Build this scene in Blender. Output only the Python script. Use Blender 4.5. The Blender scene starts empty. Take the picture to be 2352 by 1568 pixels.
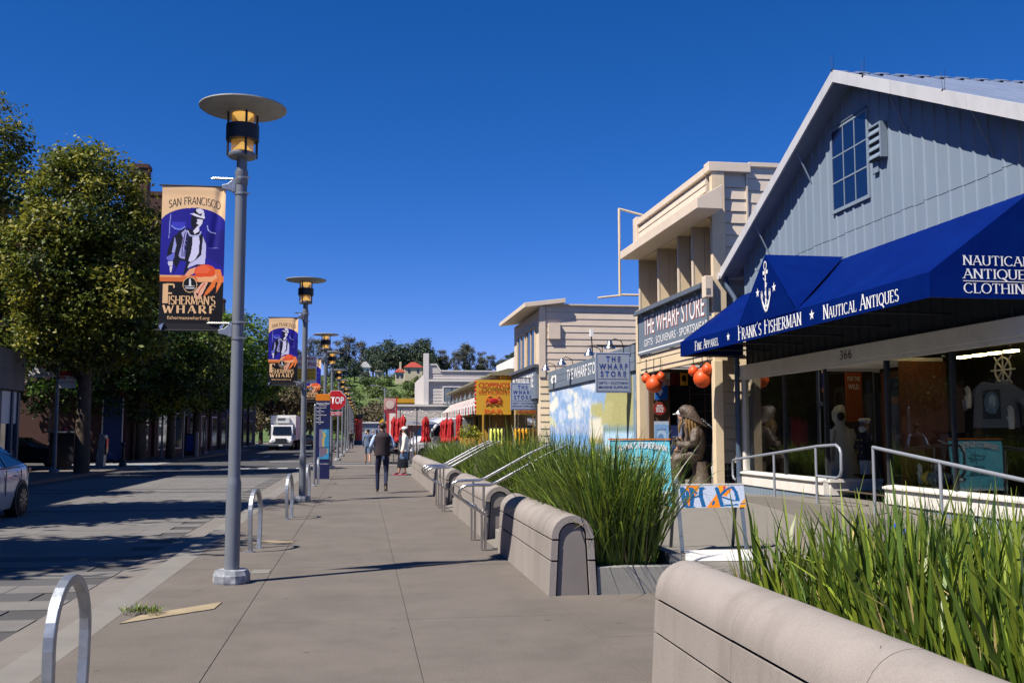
import bpy, math, random
import numpy as np
from mathutils import Vector, Matrix
R = math.radians
rnd = random.Random(11)
SC = bpy.context.scene
COL = SC.collection

# ---------------------------------------------------------------- camera, sky, sun, exposure
cam_d = bpy.data.cameras.new('camera')
cam = bpy.data.objects.new('camera', cam_d)
COL.objects.link(cam)
cam.location = (0, 0, 1.55)
cam.rotation_euler = (R(90 + 5.205), 0, R(-8.485))
cam_d.sensor_width = 36
cam_d.lens = 36 * 2300 / 2352
cam_d.clip_end = 3000
SC.camera = cam
SUN_EL, SUN_AZ = 53.0, 27.0           # light travels towards (+cos az, +sin az) in plan
w = bpy.data.worlds.new('World')
SC.world = w
w.use_nodes = True
nt = w.node_tree
bg = nt.nodes['Background']
sky = nt.nodes.new('ShaderNodeTexSky')
sky.sky_type = 'NISHITA'
sky.sun_disc = False
sky.sun_elevation = R(SUN_EL)
sky.sun_rotation = R(243)
sky.altitude = 3000
sky.air_density = 1.0
sky.dust_density = 0.0
sky.ozone_density = 10.0
SKYSAT = nt.nodes.new('ShaderNodeHueSaturation')
SKYSAT.inputs['Saturation'].default_value = 1.2
SKYSAT.inputs['Value'].default_value = 1.0
nt.links.new(sky.outputs[0], SKYSAT.inputs['Color'])
TINT = nt.nodes.new('ShaderNodeVectorMath')
TINT.operation = 'MULTIPLY'
TINT.inputs[1].default_value = (1.5, .86, 1)
nt.links.new(SKYSAT.outputs[0], TINT.inputs[0])
nt.links.new(TINT.outputs[0], bg.inputs['Color'])
bg.inputs['Strength'].default_value = 0.084
sun_d = bpy.data.lights.new('sun', 'SUN')
sun_d.energy = 5.0
sun_d.angle = R(0.5)
sun_d.color = (1, 0.93, 0.83)
sun = bpy.data.objects.new('sun', sun_d)
COL.objects.link(sun)
sv = Vector((math.cos(R(SUN_AZ)) * math.cos(R(SUN_EL)), math.sin(R(SUN_AZ)) * math.cos(R(SUN_EL)), -math.sin(R(SUN_EL))))
sun.rotation_euler = sv.to_track_quat('-Z', 'Y').to_euler()
sun.location = (-20, -10, 40)
vs = SC.view_settings
vs.view_transform = 'Standard'
vs.look = 'None'
vs.exposure = 0.68
vs.gamma = 1.0
vs.use_curve_mapping = False
cy = SC.cycles
cy.max_bounces = 6
cy.diffuse_bounces = 1
cy.glossy_bounces = 3
cy.transmission_bounces = 4
cy.transparent_max_bounces = 8
cy.caustics_reflective = False
cy.caustics_refractive = False
cy.sample_clamp_indirect = 4
cy.use_denoising = True

# ---------------------------------------------------------------- helpers
def hx(h):
    h = h.lstrip('#')
    c = [int(h[i:i + 2], 16) / 255 for i in (0, 2, 4)]
    return tuple(x / 12.92 if x <= .04045 else ((x + .055) / 1.055) ** 2.4 for x in c)

def M(name, col, rough=.7, var=.12, scale=2.5, bump=0., bscale=30., metal=0., spec=.4, st=(1, 1, 1), emit=0, dirt=None, island=0., trans=0., fine=.5, speck=None, spots=None):
    m = bpy.data.materials.new(name)
    m.use_nodes = True
    n, l = m.node_tree.nodes, m.node_tree.links
    b = n['Principled BSDF']
    b.inputs['Roughness'].default_value = rough
    b.inputs['Metallic'].default_value = metal
    b.inputs['Specular IOR Level'].default_value = spec
    geo = n.new('ShaderNodeNewGeometry')
    mp = n.new('ShaderNodeMapping')
    mp.inputs['Scale'].default_value = st
    l.new(geo.outputs['Position'], mp.inputs['Vector'])
    out = None
    if var or dirt or island:
        nz = n.new('ShaderNodeTexNoise')
        nz.inputs['Scale'].default_value = scale
        nz.inputs['Detail'].default_value = 6
        nz.inputs['Roughness'].default_value = .45 + .3 * fine
        l.new(mp.outputs[0], nz.inputs['Vector'])
        mr = n.new('ShaderNodeMapRange')
        mr.inputs['From Min'].default_value = .3
        mr.inputs['From Max'].default_value = .7
        mr.inputs['To Min'].default_value = 1 - var
        mr.inputs['To Max'].default_value = 1 + var
        l.new(nz.outputs['Fac'], mr.inputs['Value'])
        fac = mr.outputs[0]
        if island:
            mi = n.new('ShaderNodeMapRange')
            mi.inputs['To Min'].default_value = 1 - island
            mi.inputs['To Max'].default_value = 1 + island
            l.new(geo.outputs['Random Per Island'], mi.inputs['Value'])
            mm = n.new('ShaderNodeMath')
            mm.operation = 'MULTIPLY'
            l.new(fac, mm.inputs[0])
            l.new(mi.outputs[0], mm.inputs[1])
            fac = mm.outputs[0]
        vm = n.new('ShaderNodeVectorMath')
        vm.operation = 'SCALE'
        vm.inputs[0].default_value = col
        l.new(fac, vm.inputs['Scale'])
        out = vm.outputs[0]
        if speck:                      # (amount, scale): fine grain
            n3 = n.new('ShaderNodeTexNoise')
            n3.inputs['Scale'].default_value = speck[1]
            n3.inputs['Detail'].default_value = 2
            l.new(geo.outputs['Position'], n3.inputs['Vector'])
            m3 = n.new('ShaderNodeMapRange')
            m3.inputs['From Min'].default_value = .3
            m3.inputs['From Max'].default_value = .7
            m3.inputs['To Min'].default_value = 1 - speck[0]
            m3.inputs['To Max'].default_value = 1 + speck[0]
            l.new(n3.outputs['Fac'], m3.inputs['Value'])
            v3 = n.new('ShaderNodeVectorMath')
            v3.operation = 'SCALE'
            l.new(out, v3.inputs[0])
            l.new(m3.outputs[0], v3.inputs['Scale'])
            out = v3.outputs[0]
        if spots:                      # (scale, size, colour): trodden gum and drips
            vo = n.new('ShaderNodeTexVoronoi')
            vo.inputs['Scale'].default_value = spots[0]
            l.new(geo.outputs['Position'], vo.inputs['Vector'])
            wn_ = n.new('ShaderNodeSeparateColor')
            l.new(vo.outputs['Color'], wn_.inputs[0])
            ml = n.new('ShaderNodeMath')
            ml.operation = 'MULTIPLY'
            l.new(wn_.outputs[0], ml.inputs[0])
            ml.inputs[1].default_value = spots[1]
            lt = n.new('ShaderNodeMath')
            lt.operation = 'LESS_THAN'
            l.new(vo.outputs['Distance'], lt.inputs[0])
            l.new(ml.outputs[0], lt.inputs[1])
            m4 = n.new('ShaderNodeMath')
            m4.operation = 'MULTIPLY'
            l.new(lt.outputs[0], m4.inputs[0])
            m4.inputs[1].default_value = .6
            x4 = n.new('ShaderNodeMix')
            x4.data_type = 'RGBA'
            l.new(m4.outputs[0], x4.inputs['Factor'])
            l.new(out, x4.inputs[6])
            x4.inputs[7].default_value = (*spots[2], 1)
            out = x4.outputs[2]
        if dirt:                       # (colour, amount, scale)
            n2 = n.new('ShaderNodeTexNoise')
            n2.inputs['Scale'].default_value = dirt[2]
            n2.inputs['Detail'].default_value = 8
            n2.inputs['Roughness'].default_value = .7
            l.new(mp.outputs[0], n2.inputs['Vector'])
            m2 = n.new('ShaderNodeMapRange')
            m2.inputs['From Min'].default_value = .48
            m2.inputs['From Max'].default_value = .72
            m2.inputs['To Max'].default_value = dirt[1]
            l.new(n2.outputs['Fac'], m2.inputs['Value'])
            mx = n.new('ShaderNodeMix')
            mx.data_type = 'RGBA'
            l.new(m2.outputs[0], mx.inputs['Factor'])
            l.new(out, mx.inputs[6])
            mx.inputs[7].default_value = (*dirt[0], 1)
            out = mx.outputs[2]
        l.new(out, b.inputs['Base Color'])
    else:
        b.inputs['Base Color'].default_value = (*col, 1)
    if bump:
        nb = n.new('ShaderNodeTexNoise')
        nb.inputs['Scale'].default_value = bscale
        nb.inputs['Detail'].default_value = 4
        l.new(mp.outputs[0], nb.inputs['Vector'])
        bp = n.new('ShaderNodeBump')
        bp.inputs['Strength'].default_value = bump
        bp.inputs['Distance'].default_value = .02
        l.new(nb.outputs['Fac'], bp.inputs['Height'])
        l.new(bp.outputs[0], b.inputs['Normal'])
    if emit:
        b.inputs['Emission Color'].default_value = (*col, 1)
        b.inputs['Emission Strength'].default_value = emit
    if trans:
        tr = n.new('ShaderNodeBsdfTranslucent')
        if out is not None:
            l.new(out, tr.inputs['Color'])
        else:
            tr.inputs['Color'].default_value = (*col, 1)
        ms = n.new('ShaderNodeMixShader')
        ms.inputs[0].default_value = trans
        l.new(b.outputs[0], ms.inputs[1])
        l.new(tr.outputs[0], ms.inputs[2])
        l.new(ms.outputs[0], n['Material Output'].inputs['Surface'])
    return m

def glass_mat(name, tint=(1, 1, 1), rough=.02, ior=1.5, refl=1.0):
    m = bpy.data.materials.new(name)
    m.use_nodes = True
    n, l = m.node_tree.nodes, m.node_tree.links
    n.remove(n['Principled BSDF'])
    t = n.new('ShaderNodeBsdfTransparent')
    t.inputs[0].default_value = (*tint, 1)
    g = n.new('ShaderNodeBsdfGlossy')
    g.inputs['Roughness'].default_value = rough
    g.inputs['Color'].default_value = (refl, refl, refl, 1)
    f = n.new('ShaderNodeFresnel')
    ge = n.new('ShaderNodeNewGeometry')      # thin sheet: the same reflection from either side
    ma = n.new('ShaderNodeMath'); ma.operation = 'MULTIPLY_ADD'; ma.inputs[1].default_value = -2; ma.inputs[2].default_value = 1
    l.new(ge.outputs['Backfacing'], ma.inputs[0])
    pw = n.new('ShaderNodeMath'); pw.operation = 'POWER'; pw.inputs[0].default_value = ior
    l.new(ma.outputs[0], pw.inputs[1])
    l.new(pw.outputs[0], f.inputs['IOR'])
    ms = n.new('ShaderNodeMixShader')
    l.new(f.outputs[0], ms.inputs[0])
    l.new(t.outputs[0], ms.inputs[1])
    l.new(g.outputs[0], ms.inputs[2])
    l.new(ms.outputs[0], n['Material Output'].inputs['Surface'])
    return m

def paint_mat(name, rough=.6, spec=.3):
    m = bpy.data.materials.new(name)
    m.use_nodes = True
    n, l = m.node_tree.nodes, m.node_tree.links
    b = n['Principled BSDF']
    b.inputs['Roughness'].default_value = rough
    b.inputs['Specular IOR Level'].default_value = spec
    a = n.new('ShaderNodeVertexColor')
    a.layer_name = 'print'
    l.new(a.outputs[0], b.inputs['Base Color'])
    return m

def tag(o, label=None, cat=None, group=None, kind=None):
    if label: o['label'] = label
    if cat: o['category'] = cat
    if group: o['group'] = group
    if kind: o['kind'] = kind
    return o

def thing(name, label, cat, loc=(0, 0, 0), group=None):
    o = bpy.data.objects.new(name, None)
    o.empty_display_size = .2
    COL.objects.link(o)
    o.location = loc
    return tag(o, label, cat, group)

def root_loc(o):
    v = Vector((0, 0, 0))
    while o is not None:
        v += o.location
        o = o.parent
    return v

def link(name, me, parent=None, loc=None, **kw):
    o = bpy.data.objects.new(name, me)
    COL.objects.link(o)
    if parent is not None:
        o.parent = parent
    if loc is not None:
        o.location = Vector(loc) - (root_loc(parent) if parent is not None else Vector((0, 0, 0)))
    if kw: tag(o, **kw)
    return o

class MB:
    def __init__(s):
        s.v, s.f, s.mi = [], [], []
    def add(s, vs_, fs_, mi=0):
        b = len(s.v)
        s.v.extend([tuple(x) for x in vs_])
        for f in fs_:
            s.f.append([b + i for i in f])
            s.mi.append(mi)
        return s
    def box(s, x0, y0, z0, x1, y1, z1, mi=0):
        x0, x1 = min(x0, x1), max(x0, x1); y0, y1 = min(y0, y1), max(y0, y1); z0, z1 = min(z0, z1), max(z0, z1)
        return s.add([(x0, y0, z0), (x1, y0, z0), (x1, y1, z0), (x0, y1, z0), (x0, y0, z1), (x1, y0, z1), (x1, y1, z1), (x0, y1, z1)],
                     [(0, 3, 2, 1), (4, 5, 6, 7), (0, 1, 5, 4), (1, 2, 6, 5), (2, 3, 7, 6), (3, 0, 4, 7)], mi)
    def prism(s, poly, vec, mi=0):
        n = len(poly); vec = Vector(vec)
        a = [Vector(p) for p in poly]
        # orient so that the normal of the first cap points against vec
        nm = Vector((0, 0, 0))
        for i in range(n):
            nm += a[i].cross(a[(i + 1) % n])
        if nm.dot(vec) > 0:
            a = a[::-1]
        vs_ = a + [p + vec for p in a]
        fs_ = [tuple(range(n)), tuple(range(2 * n - 1, n - 1, -1))]
        for i in range(n):
            j = (i + 1) % n
            fs_.append((j, i, n + i, n + j))
        return s.add(vs_, fs_, mi)
    def ring(s, c, ax, ay, n):
        return [c + ax * math.cos(2 * math.pi * i / n) + ay * math.sin(2 * math.pi * i / n) for i in range(n)]
    def cyl(s, p0, p1, r0, r1=None, n=12, cap=True, mi=0):
        if r1 is None: r1 = r0
        p0, p1 = Vector(p0), Vector(p1)
        d = (p1 - p0).normalized()
        a = d.orthogonal().normalized(); b = d.cross(a)
        vs_ = s.ring(p0, a * r0, b * r0, n) + s.ring(p1, a * r1, b * r1, n)
        fs_ = [(i, (i + 1) % n, n + (i + 1) % n, n + i) for i in range(n)]
        if cap:
            fs_ += [tuple(range(n))[::-1], tuple(range(n, 2 * n))]
        return s.add(vs_, fs_, mi)
    def tube(s, pts, r, n=8, mi=0, closed=False, flat=None):
        pts = [Vector(p) for p in pts]
        m = len(pts)
        rs = r if isinstance(r, (list, tuple)) else [r] * m
        vs_, fs_ = [], []
        up = None
        for i in range(m):
            if closed:
                d = pts[(i + 1) % m] - pts[i - 1]
            else:
                d = pts[min(i + 1, m - 1)] - pts[max(i - 1, 0)]
            d.normalize()
            if up is None:
                up = d.orthogonal().normalized()
                if flat is not None:
                    up = Vector(flat)
            up = (up - d * up.dot(d)).normalized()
            b = d.cross(up)
            vs_ += s.ring(pts[i], up * rs[i], b * rs[i], n)
        for i in range(m if closed else m - 1):
            j = (i + 1) % m
            fs_ += [(i * n + k, i * n + (k + 1) % n, j * n + (k + 1) % n, j * n + k) for k in range(n)]
        if not closed:
            fs_ += [tuple(range(n))[::-1], tuple(range((m - 1) * n, m * n))]
        return s.add(vs_, fs_, mi)
    def lathe(s, prof, c, n=24, mi=0, sx=1, sy=1, cap=True):
        c = Vector(c); vs_, fs_ = [], []
        m = len(prof)
        for r, z in prof:
            vs_ += [c + Vector((r * sx * math.cos(2 * math.pi * k / n), r * sy * math.sin(2 * math.pi * k / n), z)) for k in range(n)]
        for i in range(m - 1):
            fs_ += [(i * n + k, i * n + (k + 1) % n, (i + 1) * n + (k + 1) % n, (i + 1) * n + k) for k in range(n)]
        if cap and prof[0][0] > 1e-5: fs_.append(tuple(range(n))[::-1])
        if cap and prof[-1][0] > 1e-5: fs_.append(tuple(range((m - 1) * n, m * n)))
        return s.add(vs_, fs_, mi)
    def loft(s, rings, n=20, mi=0, cap=True):
        """rings: (cx, cy, cz, rx, ry)"""
        vs_, fs_ = [], []
        for cx, cy_, cz, rx, ry in rings:
            vs_ += [(cx + rx * math.cos(2 * math.pi * k / n), cy_ + ry * math.sin(2 * math.pi * k / n), cz) for k in range(n)]
        for i in range(len(rings) - 1):
            fs_ += [(i * n + k, i * n + (k + 1) % n, (i + 1) * n + (k + 1) % n, (i + 1) * n + k) for k in range(n)]
        if cap:
            fs_ += [tuple(range(n))[::-1], tuple(range((len(rings) - 1) * n, len(rings) * n))]
        return s.add(vs_, fs_, mi)
    def sph(s, c, r, n=16, m=10, mi=0):
        if not isinstance(r, (tuple, list)): r = (r, r, r)
        c = Vector(c); vs_, fs_ = [], []
        vs_.append(c + Vector((0, 0, -r[2])))
        for i in range(1, m):
            t = -math.pi / 2 + math.pi * i / m
            vs_ += [c + Vector((r[0] * math.cos(t) * math.cos(2 * math.pi * k / n), r[1] * math.cos(t) * math.sin(2 * math.pi * k / n), r[2] * math.sin(t))) for k in range(n)]
        vs_.append(c + Vector((0, 0, r[2])))
        last = len(vs_) - 1
        for k in range(n):
            fs_.append((0, 1 + (k + 1) % n, 1 + k))
            fs_.append((last, 1 + (m - 2) * n + k, 1 + (m - 2) * n + (k + 1) % n))
        for i in range(m - 2):
            for k in range(n):
                a, b = 1 + i * n + k, 1 + i * n + (k + 1) % n
                fs_.append((a, b, b + n, a + n))
        return s.add(vs_, fs_, mi)
    def poly(s, pts, mi=0):
        return s.add(pts, [tuple(range(len(pts)))], mi)
    def rot(s, ang, c, axis='Z'):
        mt = Matrix.Rotation(ang, 3, axis); c = Vector(c)
        s.v = [tuple(mt @ (Vector(p) - c) + c) for p in s.v]
        return s
    def mesh(s, name, mats, smooth=None, off=None):
        me = bpy.data.meshes.new(name)
        v = s.v
        if off is not None and off.length > 0:
            v = [(a - off.x, b - off.y, c - off.z) for a, b, c in v]
        me.from_pydata(v, [], s.f)
        if not isinstance(mats, (list, tuple)): mats = [mats]
        for m in mats: me.materials.append(m)
        if len(mats) > 1:
            me.polygons.foreach_set('material_index', s.mi)
        if smooth:
            me.polygons.foreach_set('use_smooth', [True] * len(me.polygons))
            me.set_sharp_from_angle(angle=R(smooth))
        me.update()
        return me
    def build(s, name, mats, parent=None, smooth=None, bev=0, at=None, **kw):
        off = root_loc(parent) if parent is not None else Vector(at if at is not None else (0, 0, 0))
        me = s.mesh(name, mats, smooth, off)
        o = link(name, me, parent)
        if parent is None and at is not None: o.location = at
        if bev:
            b = o.modifiers.new('bevel', 'BEVEL')
            b.width = bev; b.segments = 2; b.limit_method = 'ANGLE'; b.angle_limit = R(40)
        if kw: tag(o, **kw)
        return o

def fast_mesh(name, verts, nper, mats, mi=None, smooth=False, tri=False):
    """verts (F*nper,3) separate polygons"""
    verts = np.asarray(verts, dtype=np.float32)
    nv = len(verts); nf = nv // nper
    me = bpy.data.meshes.new(name)
    me.vertices.add(nv)
    me.vertices.foreach_set('co', verts.ravel())
    me.loops.add(nv)
    me.loops.foreach_set('vertex_index', np.arange(nv, dtype=np.int32))
    me.polygons.add(nf)
    me.polygons.foreach_set('loop_start', np.arange(0, nv, nper, dtype=np.int32))
    if not isinstance(mats, (list, tuple)): mats = [mats]
    for m in mats: me.materials.append(m)
    if mi is not None: me.polygons.foreach_set('material_index', np.asarray(mi, dtype=np.int32))
    me.update(calc_edges=True)
    return me

def grid_mesh(name, P, mats, smooth=True, mi=None):
    """P (ny,nx,3) connected grid"""
    P = np.asarray(P, dtype=np.float32)
    ny, nx = P.shape[:2]
    me = bpy.data.meshes.new(name)
    me.vertices.add(ny * nx)
    me.vertices.foreach_set('co', P.reshape(-1, 3).ravel())
    i = np.arange(ny * nx).reshape(ny, nx)
    q = np.stack([i[:-1, :-1], i[:-1, 1:], i[1:, 1:], i[1:, :-1]], -1).reshape(-1, 4)
    nf = len(q)
    me.loops.add(nf * 4)
    me.loops.foreach_set('vertex_index', q.ravel().astype(np.int32))
    me.polygons.add(nf)
    me.polygons.foreach_set('loop_start', np.arange(0, nf * 4, 4, dtype=np.int32))
    if smooth: me.polygons.foreach_set('use_smooth', np.ones(nf, dtype=bool))
    if not isinstance(mats, (list, tuple)): mats = [mats]
    for m in mats: me.materials.append(m)
    if mi is not None: me.polygons.foreach_set('material_index', np.asarray(mi, dtype=np.int32))
    me.update(calc_edges=True)
    return me

def dup(root, loc, rz=None, label=None, group=None, scale=None):
    def cp(o, par):
        c = o.copy(); COL.objects.link(c)
        if par is not None: c.parent = par
        for ch in o.children: cp(ch, c)
        return c
    r = cp(root, None)
    r.location = loc
    if rz is not None: r.rotation_euler = (0, 0, rz)
    if scale is not None: r.scale = (scale,) * 3 if not isinstance(scale, tuple) else scale
    if label: r['label'] = label
    if group: r['group'] = group
    return r

# ---- lettering (built-in font, made into meshes in one go at the end)
TEXTS = []
def text(body, o, r, u, h, mat, parent, w=None, name='lettering', align='L', ext=.003, bold=0., shear=0.):
    """o: lower left (or centre bottom) point; r,u: unit right/up; h: height; w: total width"""
    TEXTS.append((body, Vector(o), Vector(r), Vector(u), h, mat, parent, w, name, align, ext, bold, shear))

def flush_text():
    objs = []
    for t in TEXTS:
        c = bpy.data.curves.new('txt', 'FONT')
        c.body = t[0]; c.size = 1; c.offset = t[11]; c.resolution_u = 3; c.shear = t[12]
        ob = bpy.data.objects.new('txt', c)
        COL.objects.link(ob); objs.append(ob)
    bpy.context.view_layer.update()
    dg = bpy.context.evaluated_depsgraph_get()
    for t, ob in zip(TEXTS, objs):
        body, o, r, u, h, mat, parent, wd, name, align, ext, bold, shear = t
        me0 = bpy.data.meshes.new_from_object(ob.evaluated_get(dg))
        n = len(me0.vertices)
        co = np.empty(n * 3, np.float32); me0.vertices.foreach_get('co', co); co = co.reshape(-1, 3)
        mn, mx = co.min(0), co.max(0)
        sy = h / max(mx[1] - mn[1], 1e-6)
        sx = (wd / max(mx[0] - mn[0], 1e-6)) if wd else sy
        x = (co[:, 0] - mn[0]) * sx; y = (co[:, 1] - mn[1]) * sy
        if align == 'C': x -= x.max() / 2
        nn = r.cross(u).normalized()
        off = np.array(o - root_loc(parent) + nn * ext)
        P = off + np.outer(x, np.array(r)) + np.outer(y, np.array(u))
        me0.vertices.foreach_set('co', P.astype(np.float32).ravel())
        me0.materials.clear(); me0.materials.append(mat)
        me0.update()
        link(name, me0, parent)
    for ob in objs:
        c = ob.data
        bpy.data.objects.remove(ob); bpy.data.curves.remove(c)
    TEXTS.clear()

# ---- a stroke alphabet with thick and thin strokes and serifs
def arc(cx, cy_, rx, ry, a0, a1, n=12):
    return [(cx + rx * math.cos(R(a0 + (a1 - a0) * i / n)), cy_ + ry * math.sin(R(a0 + (a1 - a0) * i / n))) for i in range(n + 1)]
GL = {
    'A': (.74, [[(.0, 0), (.36, 1)], [(.36, 1), (.74, 0)], [(.13, .36), (.6, .36)]]),
    'C': (.74, [arc(.4, .5, .4, .49, 45, 318, 16)]),
    'E': (.6, [[(.08, 0), (.08, 1)], [(.08, .98), (.56, .98)], [(.56, .98), (.57, .82)], [(.08, .52), (.46, .52)], [(.08, .02), (.58, .02)], [(.58, .02), (.6, .2)]]),
    'F': (.56, [[(.08, 0), (.08, 1)], [(.08, .98), (.54, .98)], [(.54, .98), (.55, .8)], [(.08, .52), (.44, .52)]]),
    'G': (.78, [arc(.4, .5, .4, .49, 45, 340, 16), [(.74, .02), (.74, .42)], [(.56, .42), (.82, .42)]]),
    'H': (.76, [[(.08, 0), (.08, 1)], [(.68, 0), (.68, 1)], [(.08, .52), (.68, .52)]]),
    'I': (.24, [[(.12, 0), (.12, 1)]]),
    'K': (.72, [[(.08, 0), (.08, 1)], [(.62, 1), (.1, .45)], [(.26, .6), (.7, 0)]]),
    'L': (.58, [[(.08, 0), (.08, 1)], [(.08, .02), (.55, .02)], [(.55, .02), (.58, .24)]]),
    'M': (.94, [[(.08, 0), (.1, 1)], [(.1, 1), (.46, .08)], [(.46, .08), (.84, 1)], [(.84, 1), (.86, 0)]]),
    'N': (.78, [[(.08, 0), (.08, 1)], [(.08, 1), (.7, .02)], [(.7, 0), (.7, 1)]]),
    'O': (.82, [arc(.41, .5, .41, .49, 90, 450, 22)]),
    'P': (.62, [[(.08, 0), (.08, 1)], [(.08, .98), (.3, .98)] + arc(.3, .73, .28, .25, 90, -90, 10) + [(.08, .48)]]),
    'Q': (.82, [arc(.41, .5, .41, .49, 90, 450, 22), [(.4, .12), (.82, -.22)]]),
    'R': (.7, [[(.08, 0), (.08, 1)], [(.08, .98), (.3, .98)] + arc(.3, .74, .26, .24, 90, -90, 10) + [(.08, .5)], [(.3, .5), (.7, 0)]]),
    'S': (.56, [arc(.28, .74, .23, .245, 30, 270, 10) + arc(.28, .26, .26, .245, 90, -150, 10)]),
    'T': (.68, [[(.34, 0), (.34, 1)], [(.02, .98), (.66, .98)], [(.02, .98), (.01, .8)], [(.66, .98), (.67, .8)]]),
    'U': (.76, [[(.08, 1), (.08, .3)] + arc(.38, .3, .3, .29, 180, 360, 10) + [(.68, 1)]]),
    'W': (1.0, [[(.0, 1), (.26, 0)], [(.26, 0), (.5, .9)], [(.5, .9), (.74, 0)], [(.74, 0), (1, 1)]]),
    "'": (.14, [[(.1, 1.0), (.05, .76)]]),
}
STAR = [(math.sin(R(36 * i)) * (.5 if i % 2 == 0 else .2), math.cos(R(36 * i)) * (.5 if i % 2 == 0 else .2)) for i in range(10)]
def stroke_text(txt, o, r, u, h, mat, parent, w=None, thick=.15, thin=.05, serif=True, gap=.14, small=.76, name='lettering', ext=.004, arcf=None):
    o, r, u = Vector(o), Vector(r), Vector(u)
    nn = r.cross(u).normalized()
    pen, items = 0, []
    for ch in txt:
        if ch == ' ':
            pen += .45; continue
        s = small if ch.islower() else 1
        g = GL[ch.upper()]
        items.append((pen, s, g[1])); pen += g[0] * s + gap
    tot = pen - gap
    sx = (w / tot) if w else h
    mb = MB(); zz = 0
    def put(pts2):
        nonlocal zz
        zz += 1
        q = []
        for x, y in pts2:
            dy = arcf(x / tot) if arcf else 0
            q.append(o + r * (x * sx) + u * (y * h + dy) + nn * (ext + .0002 * (zz % 7)))
        mb.poly(q)
    for p0, s, strokes in items:
        for st in strokes:
            m = len(st)
            L, Rr = [], []
            for i in range(m):
                a, b = st[max(i - 1, 0)], st[min(i + 1, m - 1)]
                dx, dy = b[0] - a[0], b[1] - a[1]
                ln = math.hypot(dx, dy) or 1
                if m == 2:
                    ang = math.degrees(math.atan2(abs(dy), dx if dy >= 0 else -dx))
                    k = 0 if ang < 20 or ang > 160 else (.25 if ang < 82 else 1)
                    if abs(dy) < .3: k = .1
                else:
                    k = abs(dy / ln) ** 1.3
                wd = (thin + (thick - thin) * k) / 2
                nx, ny = -dy / ln, dx / ln
                L.append((p0 + (st[i][0] + nx * wd) * s, (st[i][1] + ny * wd) * s))
                Rr.append((p0 + (st[i][0] - nx * wd) * s, (st[i][1] - ny * wd) * s))
            for i in range(m - 1):
                put([Rr[i], Rr[i + 1], L[i + 1], L[i]])
            if serif and m <= 2 or (serif and len(st) > 6 and st[0][1] == 1):
                for e in (st[0], st[-1]):
                    if e[1] in (0, 1) and abs(st[0][1] - st[-1][1]) > .5 or (e[1] == 1 and m > 6):
                        y = e[1]; hw = .15; t = .045
                        y0, y1 = (y, y + t) if y == 0 else (y - t, y)
                        put([(p0 + (e[0] - hw) * s, y0 * s), (p0 + (e[0] + hw) * s, y0 * s), (p0 + (e[0] + hw) * s, y1 * s), (p0 + (e[0] - hw) * s, y1 * s)])
    for i, f in enumerate(mb.f):       # face the reader
        a, b, c = (Vector(mb.v[k]) for k in f[:3])
        if (b - a).cross(c - a).dot(nn) < 0: mb.f[i] = f[::-1]
    return mb.build(name, mat, parent)

# ---- flat prints: colours by cell on a sheet
def inpoly(U, V, poly):
    ins = np.zeros(U.shape, bool)
    n = len(poly)
    for i in range(n):
        x1, y1 = poly[i]; x2, y2 = poly[(i + 1) % n]
        if y1 == y2: continue
        c = ((y1 > V) != (y2 > V)) & (U < (x2 - x1) * (V - y1) / (y2 - y1) + x1)
        ins ^= c
    return ins
class Print:
    def __init__(s, nx, ny, bgc, x0=0, y0=0, x1=1, y1=1):
        """x0,y0 = top left of the drawing space; x1,y1 = bottom right (y down)"""
        s.nx, s.ny = nx, ny
        u = x0 + (np.arange(nx) + .5) / nx * (x1 - x0)
        v = y1 + (np.arange(ny) + .5) / ny * (y0 - y1)
        s.U, s.V = np.meshgrid(u, v)
        s.c = np.empty((ny, nx, 3)); s.c[:] = hx(bgc)
    def poly(s, pts, c): s.c[inpoly(s.U, s.V, pts)] = hx(c); return s
    def ell(s, cx, cy_, rx, ry, c, ring=None):
        d = ((s.U - cx) / rx) ** 2 + ((s.V - cy_) / ry) ** 2
        k = d < 1
        if ring: k &= d > ring
        s.c[k] = hx(c); return s
    def rect(s, x0, y0, x1, y1, c): s.c[(s.U >= x0) & (s.U < x1) & (s.V >= y0) & (s.V < y1)] = hx(c); return s
    def line(s, pts, wd, c):
        for (x1, y1), (x2, y2) in zip(pts[:-1], pts[1:]):
            dx, dy = x2 - x1, y2 - y1
            t = np.clip(((s.U - x1) * dx + (s.V - y1) * dy) / max(dx * dx + dy * dy, 1e-9), 0, 1)
            s.c[np.hypot(s.U - x1 - t * dx, s.V - y1 - t * dy) < wd / 2] = hx(c)
        return s
    def blur(s, k):
        for ax in (0, 1):
            s.c = sum(np.roll(s.c, j, ax) for j in range(-k, k + 1)) / (2 * k + 1)
        return s
    def grain(s, a, seed=1):
        g = np.random.RandomState(seed).normal(1, a, s.c.shape[:2])
        s.c *= np.clip(g, .3, 2)[..., None]; return s
    def mesh(s, name, o, r, u, w, h, mat, drape=None, off=None):
        o, r, u = (np.array(x, float) for x in (o, r, u))
        a = np.linspace(0, 1, s.nx + 1); b = np.linspace(0, 1, s.ny + 1)
        A, B = np.meshgrid(a, b)
        P = o + A[..., None] * r * w + B[..., None] * u * h
        if drape is not None:
            P = P + drape(A, B)[..., None] * np.cross(r, u)
        if off is not None: P = P - np.array(off)
        me = grid_mesh(name, P, mat, smooth=True)
        at = me.color_attributes.new('print', 'FLOAT_COLOR', 'CORNER')
        c = np.ones((s.nx * s.ny, 4, 4), np.float32)
        c[:, :, :3] = s.c.reshape(-1, 1, 3)
        at.data.foreach_set('color', c.ravel())
        return me
    def build(s, name, o, r, u, w, h, mat, parent, drape=None):
        me = s.mesh(name, o, r, u, w, h, mat, drape, root_loc(parent))
        return link(name, me, parent)

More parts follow.
